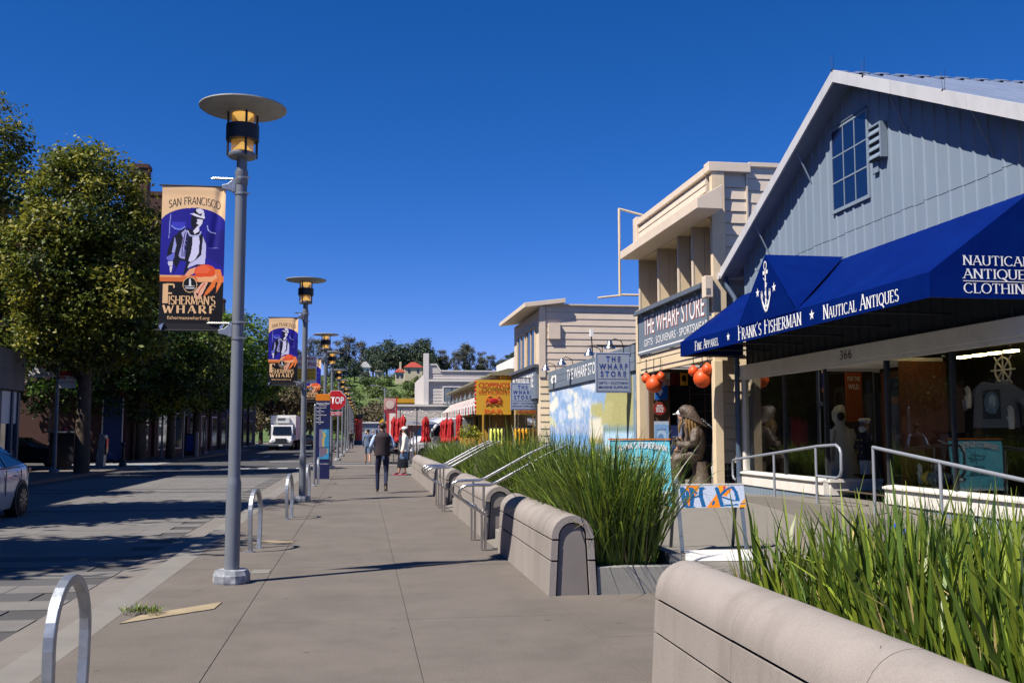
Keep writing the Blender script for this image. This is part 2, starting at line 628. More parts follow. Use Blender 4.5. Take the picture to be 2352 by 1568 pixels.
# ---- figures: skeleton grown with the skin modifier, evaluated in one go at the end
SKINS = []
def figure(name, joints, edges, mats, parent, org, heading, scale=1.0, sub=2):
    """joints {n:(x,y,z,rx[,ry])}; edges [(a,b,mat index)]; x right, y forward, z up"""
    SKINS.append((name, joints, edges, mats, parent, Vector(org), heading, scale, sub))
def flush_skins():
    obs = []
    for name, J, E, mats, parent, org, hd, sc, sub in SKINS:
        keys = list(J); idx = {k: i for i, k in enumerate(keys)}
        me = bpy.data.meshes.new(name)
        me.from_pydata([Vector(J[k][:3]) * sc for k in keys], [(idx[a], idx[b]) for a, b, _ in E], [])
        ob = bpy.data.objects.new('skin', me)
        COL.objects.link(ob)
        ob.modifiers.new('skin', 'SKIN')
        sl = me.skin_vertices[0].data
        for k in keys:
            j = J[k]
            sl[idx[k]].radius = (j[3] * sc, (j[4] if len(j) > 4 else j[3]) * sc)
            sl[idx[k]].use_root = (k == 'pelvis')
        sb = ob.modifiers.new('sub', 'SUBSURF'); sb.levels = sub; sb.render_levels = sub
        obs.append(ob)
    bpy.context.view_layer.update()
    dg = bpy.context.evaluated_depsgraph_get()
    for ob, (name, J, E, mats, parent, org, hd, sc, sub) in zip(obs, SKINS):
        me = bpy.data.meshes.new_from_object(ob.evaluated_get(dg))
        me.materials.clear()
        for m in mats: me.materials.append(m)
        nf = len(me.polygons)
        cs = np.empty(nf * 3, np.float32); me.polygons.foreach_get('center', cs); cs = cs.reshape(-1, 3)
        best = np.full(nf, 1e9); mi = np.zeros(nf, np.int32)
        for a, b, k in E:
            A, B = np.array(J[a][:3]) * sc, np.array(J[b][:3]) * sc
            d = B - A
            t = np.clip(((cs - A) @ d) / max(d @ d, 1e-9), 0, 1)
            rr = (J[a][3] + t * (J[b][3] - J[a][3])) * sc
            ds = np.linalg.norm(cs - A - t[:, None] * d, axis=1) / rr
            up = ds < best
            best[up] = ds[up]; mi[up] = k
        me.polygons.foreach_set('material_index', mi)
        me.polygons.foreach_set('use_smooth', np.ones(nf, bool))
        me.transform(Matrix.Translation(org - root_loc(parent)) @ Matrix.Rotation(hd, 4, 'Z'))
        me.update()
        link(name, me, parent)
        old = ob.data
        bpy.data.objects.remove(ob); bpy.data.meshes.remove(old)
# ---------------------------------------------------------------- materials
ORD = 'first second third fourth fifth sixth seventh eighth ninth tenth eleventh twelfth thirteenth fourteenth fifteenth sixteenth seventeenth eighteenth'.split()
m_walk = M('exposed_aggregate', (0.1376, 0.119, 0.1029), .85, .13, .9, .35, 160, dirt=((0.0837, 0.0732, 0.062), .45, 1.6), fine=.8, speck=(.22, 95), spots=(3.2, .11, (0.062, 0.0546, 0.0484)))
m_walk2 = M('joint_dirt', (0.0682, 0.0608, 0.0527), .95, .1)
m_kerb = M('kerb_concrete', (0.1830, 0.1729, 0.1576), .85, .1, 1.5, .15, 90, dirt=((0.1364, 0.124, 0.1116), .4, 2.2))
m_road = M('asphalt', (0.0651, 0.0639, 0.0651), .9, .12, .8, .3, 120, dirt=((0.0992, 0.0961, 0.093), .3, 1.2))
m_pav_a = M('paver_light', (0.1457, 0.1395, 0.1333), .88, .12, 1.1, .2, 120, dirt=((0.0806, 0.0775, 0.0744), .4, 2.0))
m_pav_b = M('paver_dark', (0.0775, 0.0775, 0.0806), .88, .12, 1.1, .2, 120)
m_line = M('road_paint', (0.496, 0.496, 0.48), .7, .2, 6, dirt=((0.12, 0.12, 0.12), .5, 5))
m_conc = M('bench_concrete', (0.2628, 0.234, 0.216), .8, .12, 1.3, .16, 140, dirt=((0.18, 0.157, 0.1426), .7, 2.2), st=(1, 1, .3), speck=(.1, 140), spots=(7, .07, (0.144, 0.126, 0.1152)))
m_conc_d = M('bench_core', (0.1944, 0.1728, 0.162), .85, .1, 2)
m_conc_l = M('planter_concrete', (0.2604, 0.2542, 0.2294), .85, .12, 2, .1, 80, dirt=((0.155, 0.1488, 0.124), .4, 3))
m_plaza = M('plaza_concrete', (0.186, 0.1705, 0.1488), .85, .1, 1.2, .12, 90, dirt=((0.124, 0.1147, 0.1023), .5, 1.2), speck=(.12, 110), spots=(3, .1, (0.093, 0.0868, 0.0775)))
m_soil = M('soil', (0.0279, 0.0217, 0.0155), .95, .3, 8)
m_galv = M('galvanised_steel', (0.357, 0.3825, 0.4165), .42, .18, 9, .05, 60, metal=.75, dirt=((0.2125, 0.2295, 0.255), .6, 7))
m_pole = M('grey_pole_paint', (0.1615, 0.1785, 0.2082), .42, .05, 3, metal=.1, spec=.5)
m_base = M('chipped_base_paint', (.2, .22, .25), .6, .1, 5, dirt=((.62, .62, .66), .95, 9))
m_black = M('black_metal', (.012, .014, .02), .45, .1, 3)
m_disc = M('lamp_disc', (0.288, 0.296, 0.296), .55, .1, 6, dirt=((0.16, 0.152, 0.136), .5, 8))
m_lglass = glass_mat('lamp_glass', (.96, .9, .78))
n_, l_ = m_lglass.node_tree.nodes, m_lglass.node_tree.links
_t = n_.new('ShaderNodeBsdfTranslucent'); _t.inputs[0].default_value = (.85, .62, .3, 1); _m = n_.new('ShaderNodeMixShader'); _m.inputs[0].default_value = .5
l_.new(n_['Mix Shader'].outputs[0], _m.inputs[1]); l_.new(_t.outputs[0], _m.inputs[2]); l_.new(_m.outputs[0], n_['Material Output'].inputs['Surface'])
m_cone = M('lamp_reflector', (.95, .62, .2), .5, 0, emit=.7)
m_steel = M('brushed_steel', (.6, .58, .55), .28, .06, 4, metal=1)
m_steel_d = M('steel_post', (.36, .33, .3), .42, .1, 6, metal=.8)
m_print = paint_mat('printed_cloth', .5, .35)
m_printm = paint_mat('printed_matt', .8, .15)
m_white = M('white_paint', (.78, .77, .74), .55, .04, 3, dirt=((.55, .53, .5), .25, 3))
m_rustp = M('yellow_plate', (0.31, 0.248, 0.155), .8, .15, 4, dirt=((0.186, 0.155, 0.1116), .5, 6))

# ---------------------------------------------------------------- setting: ground, road, pavement
def sheet(name, x0, y0, x1, y1, z, mat, **kw):
    return MB().poly([(x0, y0, z), (x1, y0, z), (x1, y1, z), (x0, y1, z)]).build(name, mat, **kw)
sheet('ground', -900, -200, 900, 1500, -.30, M('earth', (.14, .13, .11), .95, .15, .05), kind='structure')
road = MB().box(-10.35, -12, -.25, -2.78, 320, -.09).build('road', m_road, kind='structure')
MB().box(-40, 49.6, -.25, -10.35, 59.5, -.089).build('side_road', m_road, kind='structure')
cross = MB().box(-2.78, 49.2, -.25, 6.0, 54.6, -.02).build('crossing_road', m_road, kind='structure')

# pavers of the carriageway (running bond); nearest ones singly, the rest joined
def paver_me(mat):
    g = .006
    return MB().box(0, 0, -.05, .80 - g, .515 - g, 0).mesh('paver', mat)
pv = {0: paver_me(m_pav_a), 1: paver_me(m_pav_b)}
cnt = 0
rest = MB()
for r_ in range(58):
    y = 8.96 + .52 * r_ - 1.04
    dark = 1 if (r_ % 2 == 1 and y < 14) else 0
    if y > 14: dark = 1 if rnd.random() < .16 else 0
    off = .4 * (r_ % 2)
    k = 0
    while True:
        x1 = -2.79 - .80 * k + off
        x0 = x1 - .80
        k += 1
        if x0 < -10.3: break
        if x1 > -2.78: continue
        zz = -.078 + rnd.uniform(-.0015, .0015)
        if cnt < 297 and x0 > -.78 * y - .3:
            cnt += 1
            link('paver', pv[dark], road, (x0, y, zz))
        else:
            rest.box(x0, y, zz - .05, x0 + .794, y + .509, zz, dark)
o = rest.build('paver', [m_pav_a, m_pav_b], road); o['kind'] = 'stuff'
# road markings
mk = MB()
def mark(x0, y0, x1, y1, z=-.085):
    mk.box(x0, y0, z - .003, x1, y1, z)
for i in range(7): mark(-14.6, 50.2 + i * 1.15, -10.4, 50.75 + i * 1.15, -.084)
for i in range(9):
    mark(-9.8 + i * .85, 47.2 + .1 * (i % 3), -9.35 + i * .85, 48.3, -.0855)
mark(-6.6, 62, -6.45, 66); mark(-6.6, 70, -6.45, 74); mark(-5.2, 58.7, -3.2, 59.2)
mk.build('road_marking', m_line, road)
mk2 = MB()
mk2.box(-2.7, 49.9, -.022, 4.5, 50.25, -.016); mk2.box(-2.7, 53.4, -.022, 4.5, 53.7, -.016)
mk2.build('crossing_line', m_line, cross)
# kerb and gutter
kerb = MB()
kerb.prism([(-2.03, 0, -.25), (-2.03, 0, 0), (-2.33, 0, 0), (-2.39, 0, -.05), (-2.39, 0, -.25)], (0, 57.2, 0))
kerb.v = [(x, y - 8, z) for x, y, z in kerb.v]
kb = kerb.build('kerb', m_kerb, kind='structure')
g_ = MB()
for i in range(18):
    y = -8 + i * 3.2
    g_.prism([(-2.393, y, -.25), (-2.393, y, -.052), (-2.776, y, -.076), (-2.776, y, -.25)], (0, 3.194, 0))
g_.build('gutter', M('gutter_concrete', (0.1634, 0.1476, 0.1344), .85, .1, 1.3, .15, 90, dirt=((0.124, 0.1054, 0.093), .45, 1.5)), kb)
# near pavement, slab by slab
walk = MB().box(-2.03, -8, -.25, 1.80, 49.2, -.007).build('pavement', m_walk2, kind='structure')
cols = [(-2.027, -.986), (-.980, .400), (.406, 1.80)]
slabs = {}
for ci, (a, b) in enumerate(cols):
    me = MB().box(0, 0, -.05, b - a, 3.394, 0).mesh('slab', m_walk)
    slabs[ci] = me
for r_ in range(17):
    y = -8.4 + 3.4 * r_
    if y + 3.4 > 49.6: break
    for ci, (a, b) in enumerate(cols):
        link('slab', slabs[ci], walk, (a, y, rnd.uniform(-.001, .001)))
MB().box(-2.4, 54.6, -.25, 3.0, 320, 0).build('pavement_beyond', m_walk, kind='structure')
MB().box(-13.2, -12, -.25, -10.35, 49.6, 0).build('far_pavement', m_walk, kind='structure')
MB().box(-13.2, 59.5, -.25, -10.35, 320, 0).build('far_pavement_beyond', m_walk, kind='structure')
side = MB().box(0, 0, -.05, 1.50, 3.394, 0).mesh('slab', m_walk)
for r_ in range(6): link('slab', side, walk, (1.806, -8.4 + 3.4 * r_ - .97, .001))
# thin plates let into the pavement
pl = MB().prism([(-1.93, 8.70, 0.0005), (-1.27, 9.30, .0005), (-1.25, 9.66, .0005), (-1.84, 9.06, .0005)], (0, 0, .008)).build('steel_plate', m_rustp, walk)
MB().box(-1.7, 14.72, .001, -.95, 15.0, .007).build('steel_plate', m_rustp, walk)
MB().box(-1.2, 11.55, .001, -1.0, 11.85, .006).build('steel_plate', m_kerb, walk)
# plaza behind the planters
def sstep(a, b, t):
    t = min(1, max(0, (t - a) / (b - a))); return t * t * (3 - 2 * t)
def plz(y): return .30 * sstep(11.8, 17.5, y)
ys = np.linspace(-8, 47, 111); xs = np.linspace(0, 1, 14)
P = np.zeros((len(ys), len(xs), 3))
for i, y in enumerate(ys):
    for j, t in enumerate(xs):
        x = 1.80 + t * 11.0
        z = -.004 + plz(y) * sstep(2.2, 3.2, x)
        P[i, j] = (x, y, z)
link('plaza', grid_mesh('plaza', P, m_plaza), kind='structure')
# steps up between the benches
for y0, y1 in ((13.22, 14.73), (19.83, 21.77)):
    st_ = thing('stone_steps', 'short flight of concrete steps between %s' % ('first and second bench of the row' if y0 < 15 else 'second and third bench of the row'), 'steps', (2.2, (y0 + y1) / 2, 0), 'steps between the benches')
    MB().box(1.95, y0, -.02, 2.30, y1, .15).build('step', m_conc_l, st_, bev=.008)
    MB().box(2.303, y0, -.02, 3.4, y1, .30).build('step', m_conc_l, st_, bev=.008)

# ---------------------------------------------------------------- benches
def arch(xl, xr, hw_top, ztop, inset, n=14):
    """outline of the section from base left over the crown to base right, moved inwards by inset"""
    cx = (xl + xr) / 2
    r = hw_top - inset
    zc = ztop - hw_top
    pts = [(xl + inset, 0)]
    for i in range(n + 1):
        a = math.pi - math.pi * i / n
        pts.append((cx + r * math.cos(a), zc + r * math.sin(a)))
    pts.append((xr - inset, 0))
    return pts
def lerp_edge(pts, z, side):
    (x0, z0), (x1, z1) = (pts[0], pts[1]) if side == 0 else (pts[-1], pts[-2])
    return x0 + (x1 - x0) * (z - z0) / (z1 - z0)
XL, XR, HW, ZT = 1.78, 2.25, .205, .76
OUT, INN = arch(XL, XR, HW, ZT, 0), arch(XL, XR, HW, ZT, .065)
COR = arch(XL, XR, HW, ZT, .082)
def bench(y0, y1, label, seg=1.25):
    b = thing('concrete_bench', label, 'bench', (2.0, (y0 + y1) / 2, 0), 'concrete benches along the pavement')
    MB().prism([(x, y0 + .03, z) for x, z in COR], (0, y1 - y0 - .06, 0)).build('core', m_conc_d, b)
    n = max(1, round((y1 - y0) / seg)); L = (y1 - y0) / n
    cache = {}
    for i in range(n):
        ya = y0 + i * L
        if not cache:
            for nm, z0, z1 in (('lower_panel', 0, .322), ('middle_panel', .34, .522)):
                for sd in (0, 1):
                    q = [(lerp_edge(OUT, z0, sd), 0, z0), (lerp_edge(OUT, z1, sd), 0, z1), (lerp_edge(INN, z1, sd), 0, z1), (lerp_edge(INN, z0, sd), 0, z0)]
                    cache[nm, sd] = MB().prism(q, (0, L - .004, 0)).mesh(nm, m_conc)
            zc = .54
            oo = [(lerp_edge(OUT, zc, 0), zc)] + OUT[1:-1] + [(lerp_edge(OUT, zc, 1), zc)]
            ii = [(lerp_edge(INN, zc, 0), zc)] + INN[1:-1] + [(lerp_edge(INN, zc, 1), zc)]
            mb = MB(); m_ = len(oo); yb = L - .004
            vs_ = [(x, 0, z) for x, z in oo] + [(x, 0, z) for x, z in ii] + [(x, yb, z) for x, z in oo] + [(x, yb, z) for x, z in ii]
            fs_ = []
            for k in range(m_ - 1):
                fs_ += [(k, k + 1, 2 * m_ + k + 1, 2 * m_ + k), (m_ + k, 3 * m_ + k, 3 * m_ + k + 1, m_ + k + 1),
                        (k, m_ + k, m_ + k + 1, k + 1), (2 * m_ + k, 2 * m_ + k + 1, 3 * m_ + k + 1, 3 * m_ + k)]
            fs_ += [(0, 2 * m_, 3 * m_, m_), (m_ - 1, 2 * m_ - 1, 4 * m_ - 1, 3 * m_ - 1)]
            cache['cap', 0] = mb.add(vs_, [f[::-1] for f in fs_]).mesh('cap', m_conc, 30)
        for (nm, sd), me in cache.items():
            link(nm, me, b, (0, ya + .002, rnd.uniform(-.001, .001)))
    return b
bench(-.4, 6.12, 'rounded concrete bench wall nearest the camera, beside the tallest grass')
bench(9.55, 13.20, 'short rounded concrete bench with its arched end beside the low planter wall')
bench(14.75, 19.80, 'middle concrete bench between the two sets of steel handrails')
bench(21.80, 36.60, 'long concrete bench where a woman in a white jacket leans')
# planters (walls and soil) and their grass
def planter(x0, x1, y0, y1, label):
    p = thing('planter', label, 'planter', ((x0 + x1) / 2, (y0 + y1) / 2, 0), 'low planters behind the benches')
    MB().box(x0, y0 + .01, -.02, x1, y0 + .13, .262).build('end_wall', m_conc_l, p, bev=.006)
    MB().box(x0, y1 - .13, -.02, x1, y1 - .01, .262).build('end_wall', m_conc_l, p, bev=.006)
    MB().box(x1 - .12, y0 + .133, -.02, x1 - .002, y1 - .133, .36).build('side_wall', m_conc_l, p, bev=.006)
    MB().box(x0 + .01, y0 + .14, -.02, x1 - .13, y1 - .14, .22).build('soil', m_soil, p)
planter(2.26, 3.95, -.2, 6.1, 'low planter of broad green blades behind the nearest bench')
planter(2.26, 3.15, 9.57, 13.18, 'low planter with a pale concrete end wall behind the short bench')
planter(2.26, 3.3, 14.8, 19.75, 'low planter of dense grass behind the middle bench')
planter(2.26, 3.6, 21.85, 36.4, 'long low planter of grass ending by the white posts')

GREENS = [M('blade_green', (0.085, 0.1445, 0.0187), .42, .2, 3, spec=.45, island=.4, trans=.28),
          M('blade_lime', (0.2125, 0.272, 0.0298), .42, .2, 3, spec=.45, island=.35, trans=.32),
          M('blade_dark', (0.0306, 0.0723, 0.0136), .45, .2, 3, spec=.45, island=.4, trans=.2),
          M('blade_dry', (0.425, 0.323, 0.136), .7, .2, 3, island=.4, trans=.2)]
def blades(name, n, x0, x1, y0, y1, z0, hmin, hmax, wmin, wmax, seed, lean=.3, droop=.5, pick=(.5, .28, .15, .07), clump=.16, spill=0.):
    rs = np.random.RandomState(seed)
    nc = max(3, int(n / 22))
    cx = rs.uniform(x0, x1, nc); cy_ = rs.uniform(y0, y1, nc)
    ci = rs.randint(0, nc, n)
    bx = np.clip(cx[ci] + rs.normal(0, clump, n), x0 - .02, x1 + .02); by = np.clip(cy_[ci] + rs.normal(0, clump, n), y0 - .02, y1 + .02)
    h = rs.uniform(hmin, hmax, n) * (.75 + .25 * rs.rand(n))
    w_ = rs.uniform(wmin, wmax, n)
    ch = rs.uniform(.8, 1.12, nc)[ci]; h *= ch
    mi = rs.choice(4, n, p=pick)
    h[mi == 3] *= rs.uniform(.4, .8, (mi == 3).sum())
    ang = np.arctan2(by - cy_[ci], bx - cx[ci]) + rs.normal(0, .7, n)
    ln = np.abs(rs.normal(lean, .14, n)) + spill * ((bx > x1 - .15) | (bx < x0 + .1) | (by < y0 + .15))
    dr = rs.gamma(1.6, droop / 1.6, n)
    dr[h < .5] *= .5
    S = 6
    t = np.linspace(0, 1, S)
    u = np.stack([np.cos(ang), np.sin(ang)], -1)
    tw = ang + np.pi / 2 + rs.normal(0, .5, n)
    s_ = np.stack([np.cos(tw), np.sin(tw)], -1)
    hor = (ln[:, None] * t + dr[:, None] * .35 * t ** 3) * h[:, None]
    ver = h[:, None] * (t * np.sqrt(np.clip(1 - ln[:, None] ** 2 * .6, .3, 1)) - dr[:, None] * .28 * t ** 4)
    wd = w_[:, None] * np.array([.7, .95, 1., .85, .55, .06]) / 2
    C_ = np.zeros((n, S, 3))
    C_[:, :, 0] = bx[:, None] + u[:, 0:1] * hor
    C_[:, :, 1] = by[:, None] + u[:, 1:2] * hor
    C_[:, :, 2] = np.maximum(z0 + ver, .03)
    Sd = np.zeros((n, S, 3)); Sd[:, :, 0] = s_[:, 0:1] * wd; Sd[:, :, 1] = s_[:, 1:2] * wd
    fold = np.zeros((n, S, 3)); fold[:, :, 2] = 0
    L_, R_ = C_ - Sd, C_ + Sd
    V = np.stack([L_, R_], 2).reshape(n, S * 2, 3)
    me = bpy.data.meshes.new(name)
    nv = n * S * 2
    me.vertices.add(nv); me.vertices.foreach_set('co', V.astype(np.float32).ravel())
    q = np.array([[2 * k, 2 * k + 1, 2 * k + 3, 2 * k + 2] for k in range(S - 1)])
    F = (q[None] + (np.arange(n) * S * 2)[:, None, None]).reshape(-1, 4)
    nf = len(F)
    me.loops.add(nf * 4); me.loops.foreach_set('vertex_index', F.ravel().astype(np.int32))
    me.polygons.add(nf); me.polygons.foreach_set('loop_start', np.arange(0, nf * 4, 4, dtype=np.int32))
    me.polygons.foreach_set('material_index', np.repeat(mi, S - 1).astype(np.int32))
    me.polygons.foreach_set('use_smooth', np.ones(nf, bool))
    for m in GREENS: me.materials.append(m)
    me.update(calc_edges=True)
    return me
def grass(me, label):
    o = link('planter_grass', me); tag(o, label, 'grass', 'planter grasses', 'stuff'); return o
g0 = grass(blades('g0', 10500, 2.38, 3.80, 1.2, 6.0, .22, .55, 1.16, .015, .034, 3, .15, .26, (.32, .34, .08, .26)), 'broad upright green blades with dry ends beside the nearest bench')
g1 = grass(blades('g1', 7500, 2.34, 2.85, 9.75, 13.05, .22, .85, 1.48, .011, .022, 4, .15, .36, (.44, .34, .16, .06), spill=.08), 'tall arching green grass behind the short concrete bench')
g2 = grass(blades('g2', 5200, 2.40, 3.1, 14.95, 19.6, .22, 1.0, 1.6, .010, .02, 5, .2, .4, (.46, .32, .16, .06)), 'dense green grass behind the middle concrete bench')
g3 = grass(blades('g3', 8500, 2.42, 3.4, 22.0, 36.2, .22, .8, 1.32, .014, .026, 6, .22, .45, (.48, .36, .10, .06)), 'low green grass behind the long concrete bench')
wd_ = blades('weeds', 170, -1.97, -1.72, 9.02, 9.22, 0, .05, .13, .007, .014, 8, .45, .8, (.5, .25, .1, .15), .04)
o = link('weeds', wd_); tag(o, 'small tuft of weeds growing at the kerb by the steel plate', 'weeds', None, 'stuff')
# ---------------------------------------------------------------- street lamps
def make_lamp():
    t = thing('street_lamp', 'grey street lamp', 'street lamp', (0, 0, 0), 'disc-topped street lamps')
    MB().lathe([(.185, 0), (.19, .02), (.19, .085), (.165, .135), (.078, .14)], (0, 0, 0), 10).build('base', m_base, t)
    MB().lathe([(.077, .13), (.077, 1.0), (.075, 1.03), (.066, 1.07), (.063, 1.1), (.061, 4.22)], (0, 0, 0), 28).build('pole', m_pole, t, 40)
    MB().lathe([(.061, 4.2), (.068, 4.21), (.068, 4.355), (.056, 4.362), (.054, 4.50)], (0, 0, 0), 28).build('sleeve', m_pole, t, 40)
    MB().lathe([(.06, 4.485), (.14, 4.50), (.15, 4.515), (.15, 4.54), (.125, 4.56), (.0, 4.56)], (0, 0, 0), 28).build('lantern_base', m_pole, t, 40)
    MB().lathe([(.118, 4.56), (.118, 4.985)], (0, 0, 0), 28).build('glass', m_lglass, t, 60)
    f = MB()
    f.lathe([(.11, 4.57), (.012, 4.68)], (0, 0, 0), 20); f.lathe([(.012, 4.86), (.11, 4.985)], (0, 0, 0), 20)
    f.build('reflector', m_cone, t, 60)
    MB().lathe([(.135, 4.685), (.175, 4.69), (.175, 4.855), (.135, 4.86)], (0, 0, 0), 28).build('band', m_black, t, 40)
    rods = MB()
    for k in range(4):
        a = R(20 + 90 * k)
        rods.cyl((.155 * math.cos(a), .155 * math.sin(a), 4.51), (.155 * math.cos(a), .155 * math.sin(a), 4.995), .013, n=8)
    rods.build('guard_rod', m_black, t)
    MB().lathe([(.16, 4.985), (.17, 4.995), (.44, 5.03), (.462, 5.045), (.46, 5.058), (.3, 5.085), (.0, 5.10)], (0, 0, 0), 48).build('disc', m_disc, t, 30)
    MB().lathe([(.0, 4.986), (.16, 4.984)], (0, 0, 0), 28, cap=False).build('ceiling_plate', m_disc, t)
    return t
lamp0 = make_lamp()
def bracket(parent, x, y, z):
    """banner arm clamped to the pole: casting, straps, bird spike"""
    b = MB()
    b.box(x - .095, y - .035, z - .07, x - .055, y + .035, z + .07)
    b.prism([(x - .095, y - .025, z + .06), (x - .095, y - .025, z - .06), (x - .15, y - .025, z - .045), (x - .20, y - .025, z - .035), (x - .20, y - .025, z + .005), (x - .14, y - .025, z + .02)], (0, .05, 0))
    br = b.build('banner_bracket', m_galv, parent, bev=.004)
    for dz in (-.085, .085):
        s_ = MB()
        s_.lathe([(.064, dz - .012), (.069, dz - .012), (.069, dz + .012), (.064, dz + .012)], (x, y, z), 20)
        s_.cyl((x + .02, y - .075, z + dz), (x + .09, y - .04, z + dz), .009, n=6)
        s_.build('strap', m_galv, br)
    sp = MB(); sp.cyl((x - .29, y, z + .075), (x - .32, y, z + .075), .014, .002, 8)
    for k in range(11): sp.cyl((x - .09 - .018 * k, y, z + .075), (x - .103 - .018 * k, y, z + .075), .018, .012, 8)
    sp.cyl((x - .08, y, z + .075), (x - .29, y, z + .075), .011, n=8)
    sp.build('spike', m_steel, br)
LX = -1.32
lamp_rows = [(10.9, 'tall grey street lamp nearest the camera, carrying the largest banner'), (23.3, 'grey street lamp with a no stopping sign behind its pole'),
             (36.3, 'grey street lamp beyond the blue map pylon, with a half hidden banner'), (44.4, 'grey street lamp carrying the red stop sign')]
lamps = []
for i, (y, lb) in enumerate(lamp_rows):
    if i == 0:
        lamp0.location = (LX, y, 0); lamp0['label'] = lb; lamps.append(lamp0)
    else:
        lamps.append(dup(lamp0, (LX, y, 0), rnd.uniform(0, 1), lb))
for i, y in enumerate((57, 68, 79, 90, 101, 112, 124, 137)):
    dup(lamp0, (LX + .02 * i, y, 0), rnd.uniform(0, 1), ORD[i] + ' grey street lamp in the line beyond the stop sign')
far_l = [(41.7, 'shaded street lamp beside the white street name sign across the road'), (63, 'shaded street lamp with a banner in front of the brick warehouse'),
         (80, 'shaded street lamp behind the back of the octagonal sign'), (92, 'shaded street lamp with a banner under the bare tree')]
for y, lb in far_l:
    dup(lamp0, (-11.9, y, 0), R(200), lb)
for l_ in lamps[:3]:
    for z in (4.19, 2.63): bracket(l_, l_.location.x, l_.location.y, z)

# ---------------------------------------------------------------- banners
bx0, by0, bx1, by1 = 105, 105, 725, 1450
def banner_print():
    p = Print(130, 280, '#f6cd9c', bx0, by0, bx1, by1)
    arcp = [(bx0 - 5, 460)] + [(415 + 330 * math.cos(R(a)), 500 - 182 * math.sin(R(a))) for a in range(168, 8, -6)] + [(bx1 + 5, 470), (bx1 + 5, 990), (bx0 - 5, 990)]
    p.poly(arcp, '#1c1690')
    p.poly([(540, 560), (725, 520), (725, 900), (560, 800)], '#15107a')
    # pale strokes and a low moon in the blue field
    p.ell(272, 462, 66, 78, '#3a3cc0'); p.rect(205, 380, 340, 462, '#1c1690'); p.line([(205, 500), (240, 528), (290, 535), (335, 505)], 9, '#8fa8e8')
    p.line([(192, 390), (186, 480), (183, 620)], 9, '#8c90d8'); p.line([(551, 490), (560, 530), (590, 556), (632, 560)], 9, '#aebcf0')
    # oilskin coat
    p.poly([(350, 520), (290, 545), (215, 620), (180, 720), (165, 830), (205, 850), (260, 900), (235, 985), (330, 985), (400, 900), (540, 880), (545, 660), (510, 590), (470, 540)], '#07061c')
    p.poly([(235, 985), (300, 840), (360, 850), (330, 985)], '#2320a0')
    p.poly([(300, 570), (340, 528), (360, 560), (345, 700), (345, 825), (295, 815), (282, 790), (305, 700), (320, 620)], '#a9a8dc')
    for x in (318, 338, 352): p.line([(x + 20, 560), (x, 700), (x - 4, 800)], 9, '#1a1660')
    p.poly([(410, 590), (470, 580), (480, 640), (478, 760), (440, 830), (400, 855), (378, 840), (400, 760), (412, 660)], '#d9d6f2')
    p.poly([(512, 600), (545, 680), (540, 870), (455, 875), (370, 915), (385, 870), (450, 830), (500, 780)], '#c9c8ea')
    p.line([(360, 545), (385, 590), (430, 598), (475, 585), (490, 555)], 14, '#b9bce8')
    p.poly([(238, 600), (258, 690), (240, 780), (215, 760), (228, 690)], '#9fa4dc'); p.poly([(165, 810), (240, 760), (245, 800), (225, 850), (170, 835)], '#6a6fd0')
    p.poly([(180, 848), (228, 852), (228, 895), (185, 890)], '#d5d2e8'); p.poly([(202, 895), (226, 897), (215, 962), (203, 955)], '#e9dfe6')
    # head: cap, dark side and lit side of the face
    p.poly([(410, 380), (425, 330), (450, 312), (490, 322), (520, 350), (524, 415), (470, 400)], '#0a0820')
    p.poly([(437, 325), (480, 322), (515, 345), (524, 412), (485, 405), (500, 370), (465, 375), (440, 350)], '#e6e2f4')
    p.poly([(380, 375), (420, 370), (525, 412), (520, 422), (440, 402)], '#f0edf8')
    p.poly([(395, 390), (520, 425), (500, 470), (470, 500), (440, 530), (400, 520), (390, 470)], '#0a0820')
    p.poly([(448, 425), (508, 432), (500, 475), (472, 505), (475, 545), (430, 575), (415, 545), (440, 515), (465, 480), (440, 470), (455, 450)], '#e9e4f4')
    p.poly([(440, 485), (462, 478), (468, 492), (440, 502)], '#0a0820')
    # rail, crab, roundel
    p.rect(bx0, 985, bx1, 1045, '#e2743a'); p.poly([(bx0, 985), (300, 985), (340, 1000), (bx0, 1005)], '#f0b070')
    p.rect(bx0, 1045, bx1, by1, '#060509')
    p.poly([(345, 985), (390, 925), (455, 900), (440, 960), (370, 1000)], '#f0a878')
    p.ell(545, 945, 105, 72, '#e8501e'); p.poly([(440, 960), (470, 900), (540, 875), (600, 920), (560, 960)], '#f2673a')
    p.poly([(640, 960), (640, 915), (690, 915), (707, 970), (705, 1055), (690, 1090), (655, 1155), (660, 1080), (685, 1000)], '#f0843e')
    p.poly([(460, 1000), (620, 990), (650, 960), (665, 1010), (640, 1040), (480, 1048)], '#f4b078')
    p.poly([(625, 1030), (660, 1000), (640, 1090), (590, 1150), (530, 1195), (560, 1130)], '#ee7a30')
    p.poly([(520, 1050), (575, 1048), (530, 1150), (490, 1215), (445, 1205), (440, 1150), (480, 1100)], '#f0b898')
    p.line([(545, 1060), (500, 1120), (470, 1195)], 10, '#d2502a'); p.poly([(462, 1150), (485, 1160), (470, 1205)], '#060509')
    p.ell(400, 1075, 70, 76, '#f2c590'); p.ell(400, 1075, 64, 70, '#08070c')
    p.poly([(394, 1018), (400, 1010), (406, 1018), (414, 1090), (388, 1090)], '#e8e8ea'); p.line([(352, 1088), (442, 1086)], 7, '#e8e8ea'); p.line([(362, 1108), (440, 1106)], 14, '#c8c8ca')
    return p
BW, BH = .655, 1.47
